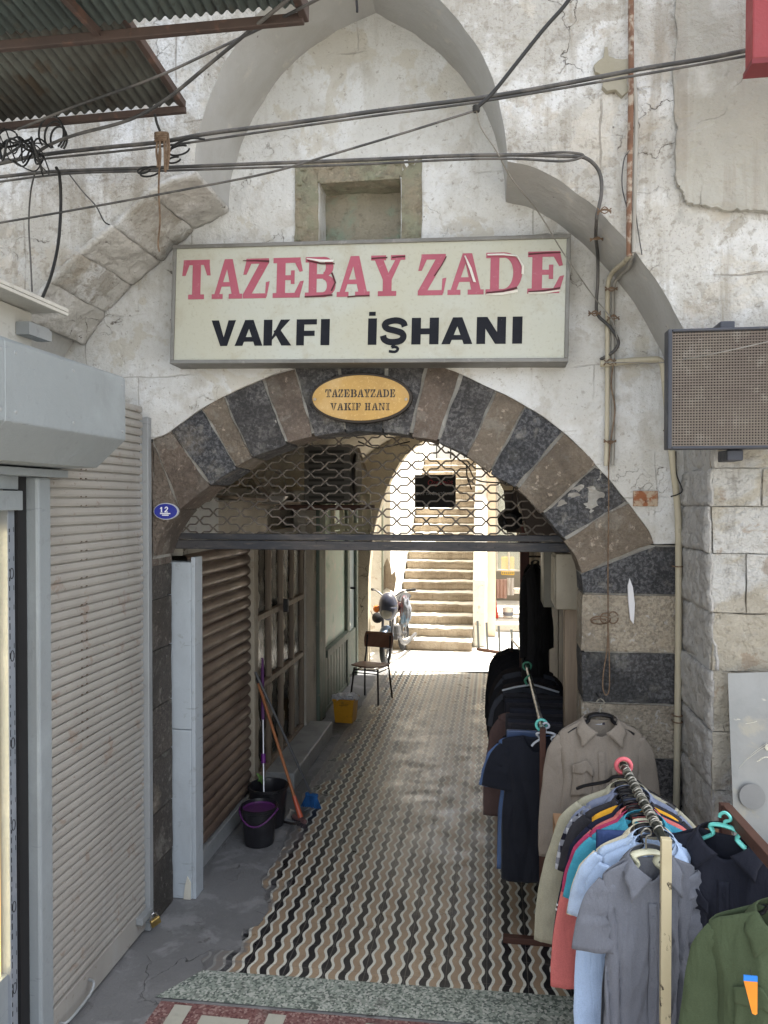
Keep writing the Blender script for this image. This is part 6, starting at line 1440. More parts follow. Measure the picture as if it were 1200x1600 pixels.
mb = MB(); mb.grid(lambda u, v: cp((u*2-1)*(.175+.015*math.sin(v*math.pi))-0, -.185-.03*v+.02*(1-(u*2-1)**2)*-1, .61+v*.185), 12, 6); mb.build('backrest', M_ply, ch, smooth=True, solid=.011)
for s, f, P_ in ((-1, 1, L_), (1, 1, B_)):
    mb = MB(); mb.tube([P_+Vector((0, 0, .008)), cp(s*.150, .14, .42)], .011, 10); mb.build('leg', M_leg, ch, smooth=True)
for s, P_ in ((1, C_), (-1, D_)):
    mb = MB(); mb.tube([P_+Vector((0, 0, .008)), cp(s*.155, -.15, .42), cp(s*.155, -.185, .55), cp(s*.150, -.205, .76)], .011, 10, 3); mb.build('leg', M_leg, ch, smooth=True)
mb = MB()
for z in (.36, .395): mb.tube([cp(-.155, .145, z), cp(.155, .145, z)], .007, 6)
mb.tube([cp(-.155, .145, .38), cp(-.16, -.16, .38)], .008, 6); mb.tube([cp(.155, .145, .38), cp(.16, -.16, .38)], .008, 6); mb.tube([cp(-.155, -.15, .40), cp(.155, -.15, .40)], .008, 6)
mb.build('stretcher', M_leg, ch)
# ---------------- motorcycle (front three-quarter, partly behind the chair)
f0 = gnd(603, 1040); mo = thing('motorcycle', 'parked light motorcycle with blue-grey headlamp cowl and orange indicator by the stairs', 'motorcycle', f0)
# bike axis: front towards the camera, body going away to the right
ax = Vector((.10, 1, 0)).normalized(); rt = Vector((ax.y, -ax.x, 0))     # rt = to the right of the viewer
def mp_(a, r, z): return f0+ax*a+rt*r+Vector((0, 0, z))
M_tyre = flat('tyre_rubber', (.016, .016, .017), .8); M_chr = mat('dull_chrome', (.14, .14, .145), rough=.4, metal=.7)
def wheel(a, R=.275, tw=.045, st=0.):
    c = mp_(a, 0, R); X = Matrix.Translation(c) @ Matrix(((ax.x, rt.x, 0, 0), (ax.y, rt.y, 0, 0), (0, 0, 1, 0), (0, 0, 0, 1)))
    mb = MB(); n = 36
    for k in range(n):
        t = 2*math.pi*k/n
        for j in range(10):
            p = 2*math.pi*j/10; r = R-tw+math.cos(p)*tw
            mb.v.append(X @ Vector((math.cos(t)*r, math.sin(p)*tw*.85, math.sin(t)*r)))
    for k in range(n):
        for j in range(10): mb.f.append((k*10+j, ((k+1) % n)*10+j, ((k+1) % n)*10+(j+1) % 10, k*10+(j+1) % 10))
    w_ = mb.build('wheel', M_tyre, mo, smooth=True)
    mb = MB(); mb.tube([X @ Vector((math.cos(t)*(R-2*tw), 0, math.sin(t)*(R-2*tw))) for t in [i*math.pi/18 for i in range(37)]], .012, 8)
    mb.tube([X @ Vector((0, -.05, 0)), X @ Vector((0, .05, 0))], .035, 12)
    for i in range(16): t = i*math.pi/8; mb.tube([X @ Vector((math.cos(t)*.03, .03*(1 if i % 2 else -1), math.sin(t)*.03)), X @ Vector((math.cos(t+.2)*(R-2*tw), 0, math.sin(t+.2)*(R-2*tw)))], .0022, 4)
    mb.build('rim', M_chr, w_)
    return c
wheel(0); wheel(1.18)
mb = MB()
for s in (-.075, .075): mb.tube([mp_(-.0, s, .275), mp_(.10, s, .56), mp_(.19, s, .86)], .019, 10)
mb.build('fork', M_chr, mo, smooth=True)
mb = MB(); mb.grid(lambda u, v: mp_(-math.cos(rad(35+u*120))*.30+0, (v*2-1)*.055*(1), .275+math.sin(rad(35+u*120))*.305-.02*(2*v-1)**2), 16, 6); mb.build('mudguard', flat('blue_grey_mudguard', (.12, .18, .26), .35), mo, smooth=True, solid=.006)
M_cowl = mat('blue_grey_cowl', (.045, .05, .075), [('n', 6, .5, .65, (.06, .05, .045), .6)], rough=.35)
hc = mp_(.02, .03, .86)
mb = MB()
def cow(u, v):
    t, p = u*2*math.pi, v*math.pi*.5
    n = Vector((math.cos(t)*math.sin(p), -math.cos(p), math.sin(t)*math.sin(p)))
    return hc+rt*n.x*.135+ax*(n.y*.13)+Vector((0, 0, n.z*.20))
mb.grid(cow, 30, 12); mb.build('headlamp_cowl', M_cowl, mo, smooth=True, solid=.006)
mb = MB(); mb.tube([hc+rt*math.cos(t)*.137+Vector((0, 0, math.sin(t)*.202)) for t in [i*math.pi/16 for i in range(33)]], .008, 6); mb.build('cowl_piping', flat('cream_piping', (.6, .56, .5), .5), mo, smooth=True)
mb = MB(); mb.lathe([(0, 0), (.075, 0), (.08, .03), (.05, .05), (0, .055)], hc+Vector((0, 0, -.09))+ax*-.08, 24, Matrix.Rotation(rad(90), 4, 'X')); mb.build('headlight', mat('lamp_glass', (.35, .33, .28), rough=.1, spec=.8), mo, smooth=True)
mb = MB(); mb.lathe([(0, -.03), (.04, -.03), (.055, 0), (.04, .035), (0, .04)], mp_(.02, -.145, .82), 20, Matrix.Rotation(rad(90), 4, 'X')); mb.build('indicator', flat('orange_lens', (.55, .16, .03), .25), mo, smooth=True)
mb = MB(); mb.lathe([(0, -.03), (.06, -.03), (.08, 0), (.05, .04), (0, .05)], mp_(.08, -.15, .68), 20, Matrix.Rotation(rad(90), 4, 'X')); mb.build('horn', M_tyre, mo, smooth=True)
mb = MB(); mb.tube([mp_(.30, -.36, 1.08), mp_(.22, -.20, 1.06), mp_(.20, -.07, .98), mp_(.20, .07, .98), mp_(.22, .20, 1.06), mp_(.30, .36, 1.08)], .012, 8, 4); hb_ = mb.build('handlebar', M_chr, mo, smooth=True)
mb = MB(); mb.tube([mp_(.30, -.38, 1.085), mp_(.25, -.25, 1.07)], .019, 10); mb.tube([mp_(.30, .38, 1.085), mp_(.25, .25, 1.07)], .019, 10); mb.build('grip', M_tyre, mo, smooth=True)
mb = MB(); mb.tube([mp_(.22, -.30, 1.07), mp_(.08, -.34, 1.02), mp_(.10, -.22, .7), mp_(.12, -.12, .6)], .005, 6, 5); mb.tube([mp_(.22, .2, 1.05), mp_(.04, .2, 1.0), mp_(.10, .1, .75)], .005, 6, 5); mb.build('brake_cable', M_iron, mo)
mb = MB()
def tank(u, v):
    t = v*2*math.pi; a = .26+u*.42; r = .13*math.sin(math.pi*min(1, .15+u*.8))
    return mp_(a, math.cos(t)*r, .80+math.sin(t)*r*.8)
mb.grid(tank, 14, 20); mb.build('fuel_tank', flat('maroon_tank', (.05, .018, .02), .35), mo, smooth=True)
mb = MB(); mb.grid(lambda u, v: mp_(.68+u*.62, (math.cos(v*math.pi))*.12*(1-.2*u), .80+math.sin(v*math.pi)*.055+.05*u), 10, 10); mb.build('seat', M_tyre, mo, smooth=True, solid=.02)
mb = MB(); mb.lathe([(0, -.12), (.09, -.1), (.11, 0), (.09, .1), (0, .12)], mp_(.55, 0, .40), 16); mb.box((-.06, -.12, .2), (.06, .12, .3), Matrix.Translation(mp_(.55, 0, .1))); mb.build('engine', flat('engine_grey', (.12, .12, .12), .4, metal=.6), mo)
mb = MB(); mb.tube([mp_(.45, .10, .35), mp_(.6, .15, .22), mp_(1.3, .17, .25)], .03, 10, 3); mb.build('exhaust', M_chr, mo, smooth=True)
mb = MB(); mb.tube([mp_(.19, 0, .86), mp_(.35, 0, .35), mp_(1.18, .05, .275)], .018, 8); mb.tube([mp_(.19, 0, .86), mp_(.9, 0, .74), mp_(1.3, 0, .78)], .018, 8); mb.build('bike_frame', M_iron, mo, smooth=True)
# carrier bags on the bike's right side
bq = mp_(.40, .20, .74)
bgs = thing('carrier_bag', 'white red and blue striped carrier bag hanging from the motorcycle', 'bag', bq)
M_stripe = mat('striped_bag_film', (.20, .21, .23), [('n', 7, .52, .56, (.20, .05, .055), .8, (1.5, 1.5, .5)), ('n', 6, .54, .58, (.18, .30, .42), .8, (1.2, 1.2, .6))], rough=.4, bumps=[('n', 14, .9, .02)])
mb = MB()
def bgf(u, v):
    t, p = u*2*math.pi, v*math.pi; n = Vector((math.cos(t)*math.sin(p), math.sin(t)*math.sin(p), math.cos(p)))
    r = 1+.30*noise.fractal(n*2.5, 1, 2, 4); return bq+Vector((n.x*.085*r, n.y*.09*r, n.z*.22*r))
mb.grid(bgf, 30, 22); mb.build('bag_body', M_stripe, bgs, smooth=True, weld=.001)
# ================================================================ RIGHT SIDE OF THE PASSAGE
M_dkw = mat('dark_timber', (.045, .034, .027), [('n', 3, .42, .6, (.07, .05, .04), .8, (5, 5, .4)), ('n', 9, .55, .68, (.02, .016, .013), .6)], rough=.7, bumps=[('n', 10, .5, .01, (6, 6, .4))])
rw = thing('dark_panelling', 'dark timber panelling lining the right side of the passage', 'wall', (.66, 3, 0))
for i in range(9):
    mb = MB(); mb.box((.60+.006*(i % 2), 1.0+i*.60, 0), (.70, 1.0+i*.60+.594, 2.9)); mb.build('panel', M_dkw, rw, bevel=.004)
mb = MB(); mb.box((.62, .28, 0), (.72, .99, 2.9)); mb.build('panel', M_dkw, rw)
mb = MB(); a = at(882, 960, .42); b = at(903, 960, .42); mb.box((a.x, .40, 0), (b.x+.005, .50, 2.05)); tag(mb.build('timber_post', M_wood, loc=(a.x+.04, .45, 0), bevel=.006), 'weathered brown timber post just inside the right pier', 'post')
M_cab = paint('cabinet_beige', (.27, .245, .19), (.13, .10, .07), .6, .1, .8)
a, b = at(872, 868, .36), at(905, 952, .36)
mb = MB(); mb.box((a.x-.015, .33, b.z), (b.x+.03, .62, 2.10)); ec = mb.build('cabinet_body', M_cab, thing('meter_cabinet', 'grimy beige metal cabinet under the beam beside the right pier', 'cabinet', (a.x+.05, .45, b.z)), bevel=.006)
mb = MB(); mb.box((a.x-.022, .34, b.z+.02), (a.x-.016, .60, 2.08)); mb.build('cabinet_door', M_cab, ec.parent, bevel=.003)
a, b = at(848, 866, 1.1), at(866, 946, 1.1)
mb = MB(); mb.box((a.x, 1.0, b.z), (a.x+.09, 1.32, 2.2)); tag(mb.build('small_cabinet', paint('olive_grey_cabinet', (.17, .165, .135), (.08, .07, .05)), loc=(a.x, 1.1, b.z), bevel=.005), 'narrow olive-grey cabinet door left of the beige one', 'cabinet')
a, b = at(812, 1000, 6.2), at(820, 1000, 6.2)
M_maroon = mat('maroon_post_paint', (.075, .022, .018), [('n', 3, .45, .6, (.11, .035, .03), .8, (4, 4, .4))], rough=.45)
mb = MB(); mb.box((a.x, 6.15, 0), (a.x+.12, 6.27, 2.7)); tag(mb.build('door_post', M_maroon, loc=(a.x, 6.2, 0), bevel=.006), 'maroon painted post at the far right end of the passage', 'post')
mb = MB(); mb.box((a.x+.14, 6.05, 0), (a.x+.18, 6.10, 2.7)); tag(mb.build('pale_batten', M_pale, loc=(a.x+.16, 6.05, 0)), 'thin pale batten beside the maroon post', 'batten')
# long dark coat hanging
q = at(836, 872, 1.9)
t_, MM, ss = garment('long_coat', 'long black coat hanging high on the right side of the passage', 'coat', (q.x, 1.9, q.z-.04), rad(60), fabric('coat_black', (.022, .021, .022)), W=.17, L=.95, sleeve='long', T=.06, collar=False, seed=91, fold=.012, placket=False, slope=.6)
hanger('dark hanger carrying the long black coat', (q.x, 1.9, q.z-.04), rad(60), M_hblack, q.z+.03, w=.13, hook_m=M_chrome)
mb = MB(); mb.tube([(.62, 1.9, q.z+.012), (q.x-.05, 1.9, q.z+.012)], .008, 6); tag(mb.build('wall_peg', M_iron, loc=(.62, 1.9, q.z)), 'iron peg on the dark panelling holding the long black coat', 'peg')
# clutter hung in the right of the arch
a, b, c_, d_ = at(787, 766, 1.2), at(806, 766, 1.2), at(815, 832, 1.2), at(792, 832, 1.2)
mb = MB(); mb.prism([(p.x, p.z) for p in (a, b, c_, d_)], 1.18, 1.22); tag(mb.build('dark_board', M_dkw, loc=((a+c_)/2)), 'dark board hanging under the vault at the right of the grille', 'board')
a, b = at(808, 766, .9), at(890, 838, .9)
mb = MB(); mb.prism([(a.x, a.z), (b.x, a.z), (b.x, b.z), (a.x+.07, b.z)], .88, 1.4); tag(mb.build('storage_shelf_box', mat('dark_brown_box', (.06, .045, .036), rough=.7), loc=((a+b)/2)), 'dark brown storage box filling the right corner above the beam', 'box')
c = at(797, 812, 1.05); mb = MB()
for k in range(5):
    r = .062-.006*k; mb.tube([c+Vector((math.cos(t)*r*1.1, -.02*k+.01*math.sin(t*3), math.sin(t)*r)) for t in [i*math.pi/12 for i in range(25)]], .014, 8)
tag(mb.build('hose_coil', flat('black_hose', (.012, .012, .012), .5), loc=c, smooth=True), 'coil of black hose hanging at the right behind the grille', 'coil')
mb = MB(); mb.tube([c+Vector((0, 0, .06)), c+Vector((.03, .05, .25)), c+Vector((.05, .2, .9))], .004, 5); tag(mb.build('hose_string', M_iron, loc=c), 'thin cord holding up the black hose coil', 'cord')
# wires crossing behind the grille
for i, (pts, lab) in enumerate(([[(700, 705, 3), (730, 728, 2.5), (745, 750, 2), (790, 755, 1.6)], 'thin black wire sagging from the vault to the right behind the grille'], [[(729, 728, 2.5), (730, 745, 2.5), (737, 765, 2.5)], 'short wire end dangling above the staircase view'], [[(560, 690, 2), (590, 700, 2.2), (640, 690, 2.4)], 'twisted wire along the crown of the vault'])):
    P_ = [at(*p) for p in pts]; mb = MB(); mb.tube(P_, .006, 6, 5); tag(mb.build('wire', M_iron, loc=P_[0]), lab, 'wire')
# ================================================================ RIGHT FOREGROUND
M_zinc = mat('scratched_zinc', (.26, .265, .26), [('n', 2, .42, .62, (.19, .20, .20), .8), ('n', 7, .58, .66, (.34, .32, .26), .6), ('n', 12, .63, .66, (.50, .48, .4), .7, (.7, 1, 2.4)), ('n', 3, .6, .7, (.2, .2, .2), .5)], rough=.42, metal=.35, rvar=.12, bumps=[('n', 3, .3, .02)])
pa, pb_, pc_, pd_ = at(1137, 1052, -.56), at(1260, 1048, -.56), at(1275, 1400, -.72), at(1150, 1400, -.72)
zs = thing('metal_sheet', 'scratched grey zinc sheet leaning against the right pier', 'sheet', pd_)
mb = MB(); mb.grid(lambda u, v: pa.lerp(pb_, u).lerp(pd_.lerp(pc_, u), v)+Vector((0, .008*noise.noise(Vector((u*3, v*3, 1))), 0)), 12, 24); mb.build('sheet', M_zinc, zs, solid=.006)
cc = at(1174, 1243, -.655); mb = MB(); mb.lathe([(0, 0), (.052, 0), (.052, .002), (0, .002)], cc+Vector((0, -.012, 0)), 36, Matrix.Rotation(rad(82), 4, 'X')); mb.build('round_mark', flat('dull_disc', (.215, .22, .22), .5, metal=.3), zs)
M_scr = flat('pale_glue', (.60, .58, .48), .7)
for nm, pts, y_, r_ in (('scratch', [(1168, 1186), (1190, 1170), (1210, 1160)], -.63, .0018), ('scratch', [(1155, 1200), (1175, 1178), (1200, 1160)], -.63, .0012), ('scratch', [(1183, 1190), (1195, 1183), (1203, 1184)], -.64, .005), ('scratch', [(1165, 1131), (1176, 1129), (1183, 1127)], -.61, .002)):
    mb = MB(); mb.tube([at(*p, y_-.012) for p in pts], r_, 6, 4, flat=.4); mb.build(nm, M_scr, zs)
mb = MB(); q = at(1200, 1168, -.635); mb.lathe([(0, 0), (.014, 0), (.012, .003), (0, .003)], q, 14, Matrix.Rotation(rad(90), 4, 'X')); mb.build('glue_spot', M_scr, zs)
M_wblue = mat('weathered_blue_paint', (.045, .15, .25), [('n', 7, .5, .58, (.10, .105, .075), .85), ('n', 16, .55, .65, (.08, .24, .36), .7), ('n', 4, .6, .7, (.25, .25, .22), .6)], rough=.6, bumps=[('n', 14, .5, .01)])
a = at(1172, 1352, -.86)
bc = thing('blue_cabinet', 'peeling blue metal chest behind the olive green shirt at the right edge', 'chest', (a.x+.25, -.8, 0))
mb = MB(); mb.box((a.x-.03, -.92, 0), (a.x+.55, -.74, a.z)); mb.build('chest_body', M_wblue, bc, bevel=.004)
mb = MB(); mb.box((a.x-.04, -.93, a.z+.002), (a.x+.56, -.735, a.z+.02)); mb.build('chest_lid', M_pale, bc, bevel=.004)
# red sign corner at the top right
YR = -1.05
a = at(1176, 92, YR)
M_rsign = paint('red_sign_paint', (.22, .022, .025), (.2, .05, .05), .45, 0, .3)
mb = MB(); mb.box((a.x, YR, a.z), (a.x+.7, YR+.09, a.z+.8)); rs_ = thing('red_sign', 'corner of a red projecting sign box at the top right edge', 'sign', (a.x+.3, YR, a.z)); mb.build('sign_box', M_rsign, rs_, bevel=.006)
mb = MB(); mb.box((a.x-.004, YR-.006, a.z-.02), (a.x+.7, YR+.1, a.z-.002)); mb.build('sign_edge', flat('dark_red_edge_trim', (.15, .015, .02), .5), rs_)
# ================================================================ CORRUGATED CANOPIES (top left)
M_cor1 = mat('green_corrugated_sheet', (.17, .21, .195), [('n', 2, .42, .62, (.11, .135, .125), .8), ('n', 6, .56, .66, (.12, .10, .07), .6), ('n', 25, .6, .68, (.04, .035, .03), .5)], rough=.65, metal=.2)
M_cor2 = mat('brown_corrugated_sheet', (.15, .158, .14), [('n', 3, .42, .62, (.085, .08, .068), .8), ('n', 9, .56, .66, (.10, .07, .045), .7)], rough=.7, metal=.2)
M_fr = mat('rusty_brown_frame', (.070, .046, .038), [('n', 4, .45, .6, (.05, .035, .03), .8), ('n', 14, .58, .66, (.13, .07, .05), .6)], rough=.7, bumps=[('n', 20, .3, .006)])
def canopy(nm, label, A, B, C, D, m, waves, amp, par_loc):
    """A-B far edge, D-C near edge (all world points)"""
    t = thing(nm, label, 'canopy', par_loc); mb = MB()
    up_ = (B-A).cross(D-A).normalized()
    mb.grid(lambda u, v: A.lerp(B, u).lerp(D.lerp(C, u), v)+up_*math.sin(u*waves*2*math.pi)*amp, waves*8, 3)
    mb.build('corrugated_sheet', m, t, smooth=True, solid=.002)
    return t
# upper: near, its far-right corner at (475,38)
A1, B1 = at(-60, 72, -1.35), at(475, 36, -1.35)
z_ = (A1.z+B1.z)/2; A1.z = z_; B1.z = z_
D1, C1_ = Vector((A1.x, -3.3, z_-.05+.0)), Vector((B1.x-.02, -3.3, z_-.05))
c1 = canopy('corrugated_canopy', 'upper green corrugated canopy with a rusty brown edge angle at the top left', A1+Vector((0, 0, .05)), B1+Vector((0, 0, .05)), C1_+Vector((0, 0, .25)), D1+Vector((0, 0, .25)), M_cor1, 34, .008, B1)
mb = MB(); mb.beam(A1, B1, .025, .036); mb.build('edge_angle', M_fr, c1, bevel=.004)
mb = MB(); mb.beam(B1+Vector((-.0, .02, .03)), C1_+Vector((0, 0, .2)), .03, .07); mb.build('side_angle', M_fr, c1, bevel=.004)
mb = MB(); q = A1.lerp(B1, .42); mb.beam(q+Vector((0, 0, .01)), q+Vector((-.25, -1.9, .17)), .022, .03); mb.build('purlin', M_fr, c1)
A2, B2 = at(-80, 205, -.80), at(290, 172, -.80); z_ = (A2.z+B2.z)/2; B2.z = z_+.01; A2.z = z_-.01
C2_ = at(150, 66, -.95)
D2, C2n = Vector((A2.x, -2.1, z_+.30)), Vector((B2.x-.10, -2.1, z_+.30))
c2_ = canopy('corrugated_canopy', 'lower brown corrugated canopy sagging below the green one at the left', A2+Vector((0, 0, .03)), B2+Vector((0, 0, .03)), C2n, D2, M_cor2, 26, .009, B2)
mb = MB(); mb.beam(A2, B2, .025, .030); mb.build('edge_angle', M_fr, c2_, bevel=.003)
mb = MB(); mb.beam(B2+Vector((-.01, 0, .02)), C2n+Vector((0, 0, -.02)), .025, .035); mb.build('side_angle', M_fr, c2_, bevel=.003)
# ================================================================ PIPES AND CABLES
M_pvc = mat('cream_pvc_pipe', (.44, .40, .30), [('n', 3, .45, .62, (.37, .33, .24), .7, (3, 3, .5)), ('n', 14, .6, .68, (.2, .17, .12), .6)], rough=.55)
M_cab1 = mat('sun_greyed_cable', (.045, .045, .045), [('n', 6, .45, .6, (.13, .12, .11), .8, (1, 1, .6))], rough=.6)
M_cabb = mat('black_cable', (.014, .014, .014), rough=.5)
M_cabg = mat('grey_cable', (.22, .21, .19), [('n', 6, .5, .6, (.13, .12, .10), .7)], rough=.6)
M_rope = mat('brown_rope', (.13, .085, .055), [('n', 40, .45, .6, (.22, .16, .11), .7)], rough=.9, bumps=[('n', 80, .8, .004)])
M_rustp = mat('rusted_pipe', (.17, .09, .055), [('n', 8, .48, .6, (.11, .06, .04), .8), ('n', 18, .50, .60, (.38, .34, .28), .8)], rough=.85, bumps=[('n', 25, .6, .006)])
M_gpipe = mat('grey_conduit', (.30, .29, .26), [('n', 5, .45, .62, (.22, .20, .17), .7, (3, 3, .4))], rough=.6)
def run(name, label, cat, pts, r, m, smooth=6, n=8, group=None, extra=()):
    """pts: (px, py, Y) survey points"""
    P_ = [at(*p) for p in pts]; mb = MB(); mb.tube(P_, r, n, smooth)
    for e in extra: mb.tube([at(*p) for p in e], r, n, smooth)
    return tag(mb.build(name, m, loc=P_[0], smooth=True), label, cat, group)
y0 = -.72
def ypts(pts, y): return [(a, b, y) for a, b in pts]
run('overhead_cable', 'uppermost thick twin cable rising across the front to the red sign', 'cable', ypts([(-30, 262), (60, 243), (160, 231), (250, 222), (330, 208), (450, 193), (600, 172), (750, 153), (870, 133), (1000, 108), (1100, 92), (1180, 76)], y0), .0095, M_cab1)
run('overhead_cable', 'thin cable strapped just under the uppermost thick one', 'cable', ypts([(60, 249), (250, 229), (450, 200), (600, 179), (750, 159), (1000, 117), (1175, 86)], y0-.01), .0055, M_cab1)
run('overhead_cable', 'level dark cable running above the niche and curving down at the right', 'cable', ypts([(-30, 280), (60, 270), (130, 266), (250, 262), (400, 256), (560, 250), (700, 244), (800, 242)], -.66)+ypts([(880, 244), (915, 247)], -.58)+[(936, 268, -.55), (940, 300, -.55), (933, 335, -.54), (932, 345, -.50), (931, 370, -.3), (934, 400, -.12), (934, 440, -.08), (932, 470, -.07), (934, 492, -.07), (952, 510, -.07), (966, 532, -.07), (960, 548, -.06), (938, 562, -.03)], .0085, M_cab1)
run('overhead_cable', 'thinner partner cable just below the level dark one', 'cable', ypts([(-30, 288), (60, 276), (130, 270), (250, 267), (400, 262), (560, 257), (700, 250), (800, 248), (880, 252), (912, 243), (880, 238), (800, 243)], -.665), .0055, M_cab1)
run('overhead_cable', 'long thin cable sagging diagonally from low left up to the knot over the arch', 'cable', ypts([(-40, 352), (0, 348), (150, 322), (300, 294), (420, 270), (520, 241), (640, 205), (745, 172)], -.85), .0050, M_cab1)
run('overhead_cable', 'thick black twisted cable climbing steeply from the knot to the top edge', 'cable', ypts([(743, 170), (770, 145), (810, 95), (850, 45), (885, 5), (905, -30)], -.85), .0085, M_cabb)
run('overhead_cable', 'slack pale wire dropping from the knot across the sign corner', 'cable', [(744, 172, -.85), (752, 200, -.8), (775, 235, -.7), (800, 280, -.55), (840, 330, -.3), (880, 395, -.2), (925, 460, -.12), (955, 498, -.09), (965, 530, -.08)], .0032, M_cabg)
run('overhead_cable', 'black cable slanting from the left tangle up to the green canopy corner', 'cable', [(55, 240, -.8), (80, 225, -.85), (120, 210, -.9), (200, 188, -1.0), (260, 155, -1.1), (330, 98, -1.2), (400, 40, -1.35), (455, -5, -1.5)], .0070, M_cab1)
run('overhead_cable', 'second slanting cable crossing under the two canopies', 'cable', [(28, 202, -.95), (120, 165, -1.0), (240, 122, -1.05), (340, 76, -1.1), (420, 38, -1.3), (500, -3, -1.5)], .0055, M_cab1)
# knot
mb = MB(); k0 = at(744, 170, -.85)
for i in range(4): mb.tube([k0+Vector((math.cos(a)*.012, math.sin(a)*.012, (i-1.5)*.006)) for a in [j*math.pi/5 for j in range(11)]], .004, 6)
tag(mb.build('wire_knot', M_cabb, loc=k0), 'small black knot where three cables meet right of the arch point', 'knot')
# tangle at far left
mb = MB(); rj = random.Random(6)
for i in range(11):
    pts = []
    for j in range(8):
        pts.append(at(-45+j*17+rj.uniform(-9, 9), 215+rj.uniform(-26, 26)+j*5-i*.5, -.80-rj.uniform(0, .25)))
    mb.tube(pts, rj.choice([.003, .004, .0055]), 6, 5)
tag(mb.build('cable_tangle', M_cabb, loc=at(20, 240, -.8), smooth=True), 'dense black tangle of old cables below the left canopies', 'cables')
mb = MB()
for i in range(3): 
    c = at(80+i*4, 208+i*3, -.85); mb.tube([c+Vector((math.cos(a)*(.06-.01*i), .01*i, math.sin(a)*(.075-.01*i))) for a in [j*math.pi/9-1 for j in range(15)]], .0045, 6, 3)
tag(mb.build('cable_loop', M_cabb, loc=at(80, 208, -.85), smooth=True), 'loose black cable loops beside the left tangle', 'cable')
run('drop_cable', 'thick black cable hanging down from the left tangle to the white fascia', 'cable', [(88, 262, -.75), (93, 275, -.7), (95, 320, -.65), (91, 380, -.7), (80, 430, -.8), (66, 466, -1.0)], .0075, M_cabb)
run('drop_cable', 'thin cable hanging parallel left of the thick drop cable', 'cable', [(55, 268, -.75), (48, 300, -.65), (45, 350, -.62), (48, 410, -.65), (50, 455, -.8)], .004, M_cab1)
run('drop_cable', 'short thin wire slanting down over the left relieving stones', 'cable', [(105, 268, -.6), (130, 300, -.56), (150, 322, -.56), (162, 345, -.55), (172, 352, -.5)], .0035, M_cab1)
# rope bundle
rp_ = thing('rope_bundle', 'brown rope tied in a bunch over the cables with a long end hanging down', 'rope', at(250, 215, -.78))
mb = MB()
for i in range(7):
    x = 245+i*3.0; mb.tube([at(x+rj.uniform(-3, 3), 208, -.77), at(x+rj.uniform(-4, 4), 235, -.80), at(x+rj.uniform(-5, 5), 258+rj.uniform(-8, 14), -.79)], .0055, 6, 4)
mb.build('rope_strands', M_rope, rp_, smooth=True)
mb = MB(); k0 = at(252, 214, -.78)
for i in range(4): mb.tube([k0+Vector((math.cos(a)*.026, math.sin(a)*.02, (i-1.5)*.010+.006*math.sin(a))) for a in [j*math.pi/6 for j in range(13)]], .007, 6, 2)
mb.build('rope_knot', M_rope, rp_, smooth=True)
mb = MB(); mb.tube([at(*p) for p in ((250, 215, -.8), (249, 260, -.78), (248, 300, -.72), (250, 345, -.65), (247, 380, -.6), (249, 393, -.6))], .0045, 6, 6); mb.build('rope_end', M_rope, rp_, smooth=True)
mb = MB()
for cx_, cy_, rx in ((235, 268, 16), (225, 266, 10), (272, 250, 10), (280, 235, 16)):
    mb.tube([at(cx_+math.cos(a)*rx, cy_+math.sin(a)*rx*.45-rx*.2*math.cos(a), -.76) for a in [j*math.pi/8 for j in range(15)]], .0045, 6, 2)
tag(mb.build('cable_loop', M_cabb, loc=at(240, 262, -.76), smooth=True), 'small black wire loops tied beside the brown rope', 'cable')
run('drop_cable', 'short black cable from the brown canopy edge down to the rope knot', 'cable', [(242, 178, -.82), (245, 192, -.8), (250, 205, -.78)], .006, M_cabb)
run('cable_tail', 'loose black cable tail curling off right of the rope bundle', 'cable', [(262, 240, -.76), (275, 225, -.76), (300, 216, -.76), (320, 218, -.76)], .005, M_cabb)
# hook under the outer arch point
run('iron_hook', 'small iron hook hanging under the apex of the pointed arch', 'hook', [(556, -20, -.4), (557, 0, -.4), (558, 12, -.4), (558, 19, -.4)], .006, M_iron, smooth=2)
# rusty pipe and conduits at the right
yr = YF-.045
run('rusty_pipe', 'rust-brown vertical pipe down the front wall right of the pointed arch', 'pipe', [(986, -40, yr), (986, 60, yr), (986, 150, yr), (984, 260, yr), (983, 330, yr), (983, 400, yr+.02)], .0125, M_rustp, 3, 10)
run('grey_pipe', 'grey conduit running beside the rust-brown pipe', 'pipe', [(990, 112, yr), (994, 180, yr), (992, 280, yr), (990, 395, yr)], .009, M_gpipe, 3, 8)
run('thin_wire', 'hair-thin wire drifting off the rusty pipe toward the lower arch', 'wire', [(984, 235, yr-.01), (975, 250, yr), (972, 290, yr-.005), (981, 330, yr)], .0028, M_cab1)
run('thin_wire', 'thin black wire trailing down right of the grey conduit', 'wire', [(993, 330, yr), (997, 360, yr+.005), (1003, 398, yr+.01)], .0026, M_cab1)
yb = -.045
run('cable_conduit', 'left of two whitish conduits down the recessed wall right of the big sign', 'pipe', [(985, 398, YF-.0), (975, 410, -.35), (958, 425, -.12), (950, 445, yb), (949, 500, yb), (949, 600, yb), (948, 700, yb), (947, 728, yb)], .012, M_pvc, 5, 10)
run('cable_conduit', 'right of two whitish conduits down the recessed wall right of the big sign', 'pipe', [(988, 396, YF-.02), (982, 418, -.33), (968, 432, -.10), (959, 448, yb), (958, 500, yb), (958, 600, yb), (958, 690, yb), (957, 727, yb)], .009, M_gpipe, 5, 10)
run('thin_wire', 'dark wire clipped along the two whitish conduits', 'wire', [(960, 560, -.07), (955, 600, -.07), (961, 640, -.065), (954, 690, -.065), (951, 728, -.06)], .0035, M_rope)
mb = MB()
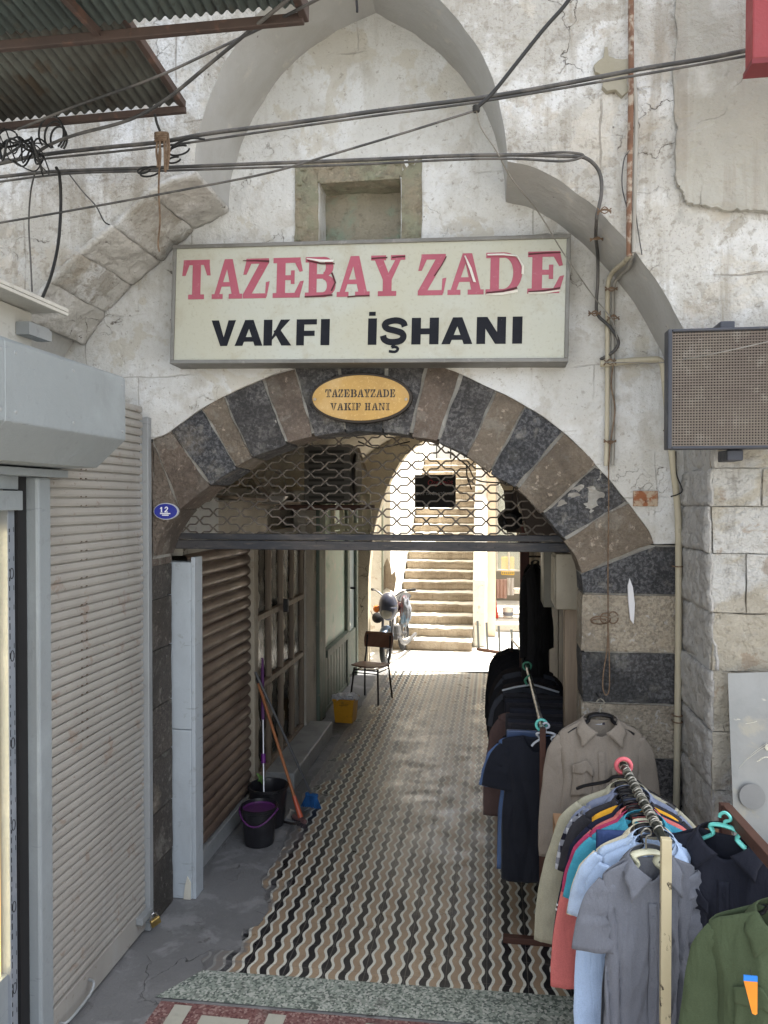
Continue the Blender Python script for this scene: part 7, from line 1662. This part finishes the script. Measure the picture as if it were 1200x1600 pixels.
for px_, py_ in ((944, 330), (932, 374), (929, 490), (955, 452), (958, 497), (953, 566), (953, 690)):
    q = at(px_, py_, -.56 if py_ < 350 else (-.3 if py_ < 380 else -.075)); 
    for i in range(5): a = rj.uniform(-.4, .4); mb.tube([q+Vector((-.03, 0, a*.04)), q+Vector((0, -.012, -a*.04)), q+Vector((.03, 0, a*.03))], .0028, 5, 3)
mb_ = mb.build('wire_ties', M_rope, loc=at(953, 566, -.07)); tag(mb_, 'brown wire ties binding the cables right of the big sign', 'wire ties', kind='stuff')
# string with a coil on the pier
run('hanging_string', 'brown string hanging down the striped pier with a long open loop at its end', 'string', [(951, 728, -.05), (951, 800, -.035), (950, 880, -.03), (950, 960, -.035), (949, 1010, -.03), (943, 1050, -.03), (942, 1075, -.03), (947, 1086, -.03), (952, 1075, -.03), (952, 1030, -.03), (950, 980, -.03)], .0035, M_rope)
mb = MB()
for cx_, cy_, rx, ry in ((938, 969, 15, 6), (936, 971, 12, 4), (958, 965, 8, 9), (946, 966, 8, 8)): mb.tube([at(cx_+math.cos(a)*rx, cy_+math.sin(a)*ry, -.05) for a in [j*math.pi/8 for j in range(16)]], .0035, 6, 2)
tag(mb.build('string_coil', M_rope, loc=at(945, 968, -.04), smooth=True), 'little coil of brown string tied halfway down the striped pier', 'string')
# PVC pipe
run('waste_pipe', 'cream plastic pipe elbowing out of the wall and down the right pier', 'pipe', [(938, 568, -.06), (950, 568, -.06), (985, 564, -.06), (1018, 562, -.07), (1028, 562, -.08), (1034, 567, -.08), (1037, 580, -.08), (1043, 640, -.09), (1049, 700, -.09), (1053, 740, -.075), (1057, 775, -.06), (1060, 830, -.045), (1060, 1000, -.045), (1058, 1180, -.045), (1056, 1300, -.045), (1054, 1450, -.045)], .0165, M_pvc, 4, 14)
for i, y_ in enumerate((672, 885, 1118, 1128)):
    q = at([1046, 1059.5, 1059, 1059][i], y_, [-.09, -.045, -.045, -.045][i]); mb = MB(); mb.tube([q+Vector((-.0215, .03, 0)), q+Vector((-.021, -.005, 0)), q+Vector((0, -.021, 0)), q+Vector((.021, -.005, 0)), q+Vector((.0215, .03, 0))], .0035, 6, 4)
    tag(mb.build('pipe_clip', M_rope, loc=q), 'wire clip around the cream plastic pipe', 'clip', 'wire clips along the cream pipe')
run('thin_wire', 'pale thin wire stretched across the front of the mesh box', 'wire', [(945, 566, -.1), (1000, 567, -.3), (1030, 567, -.6), (1100, 556, -.79), (1200, 534, -.82), (1260, 520, -.82)], .0025, M_cabg)
run('thin_wire', 'short black wire tail behind the cream pipe below the mesh box', 'wire', [(1056, 705, -.1), (1057, 740, -.09), (1066, 765, -.1), (1060, 772, -.1), (1048, 776, -.1)], .0035, M_cabb)
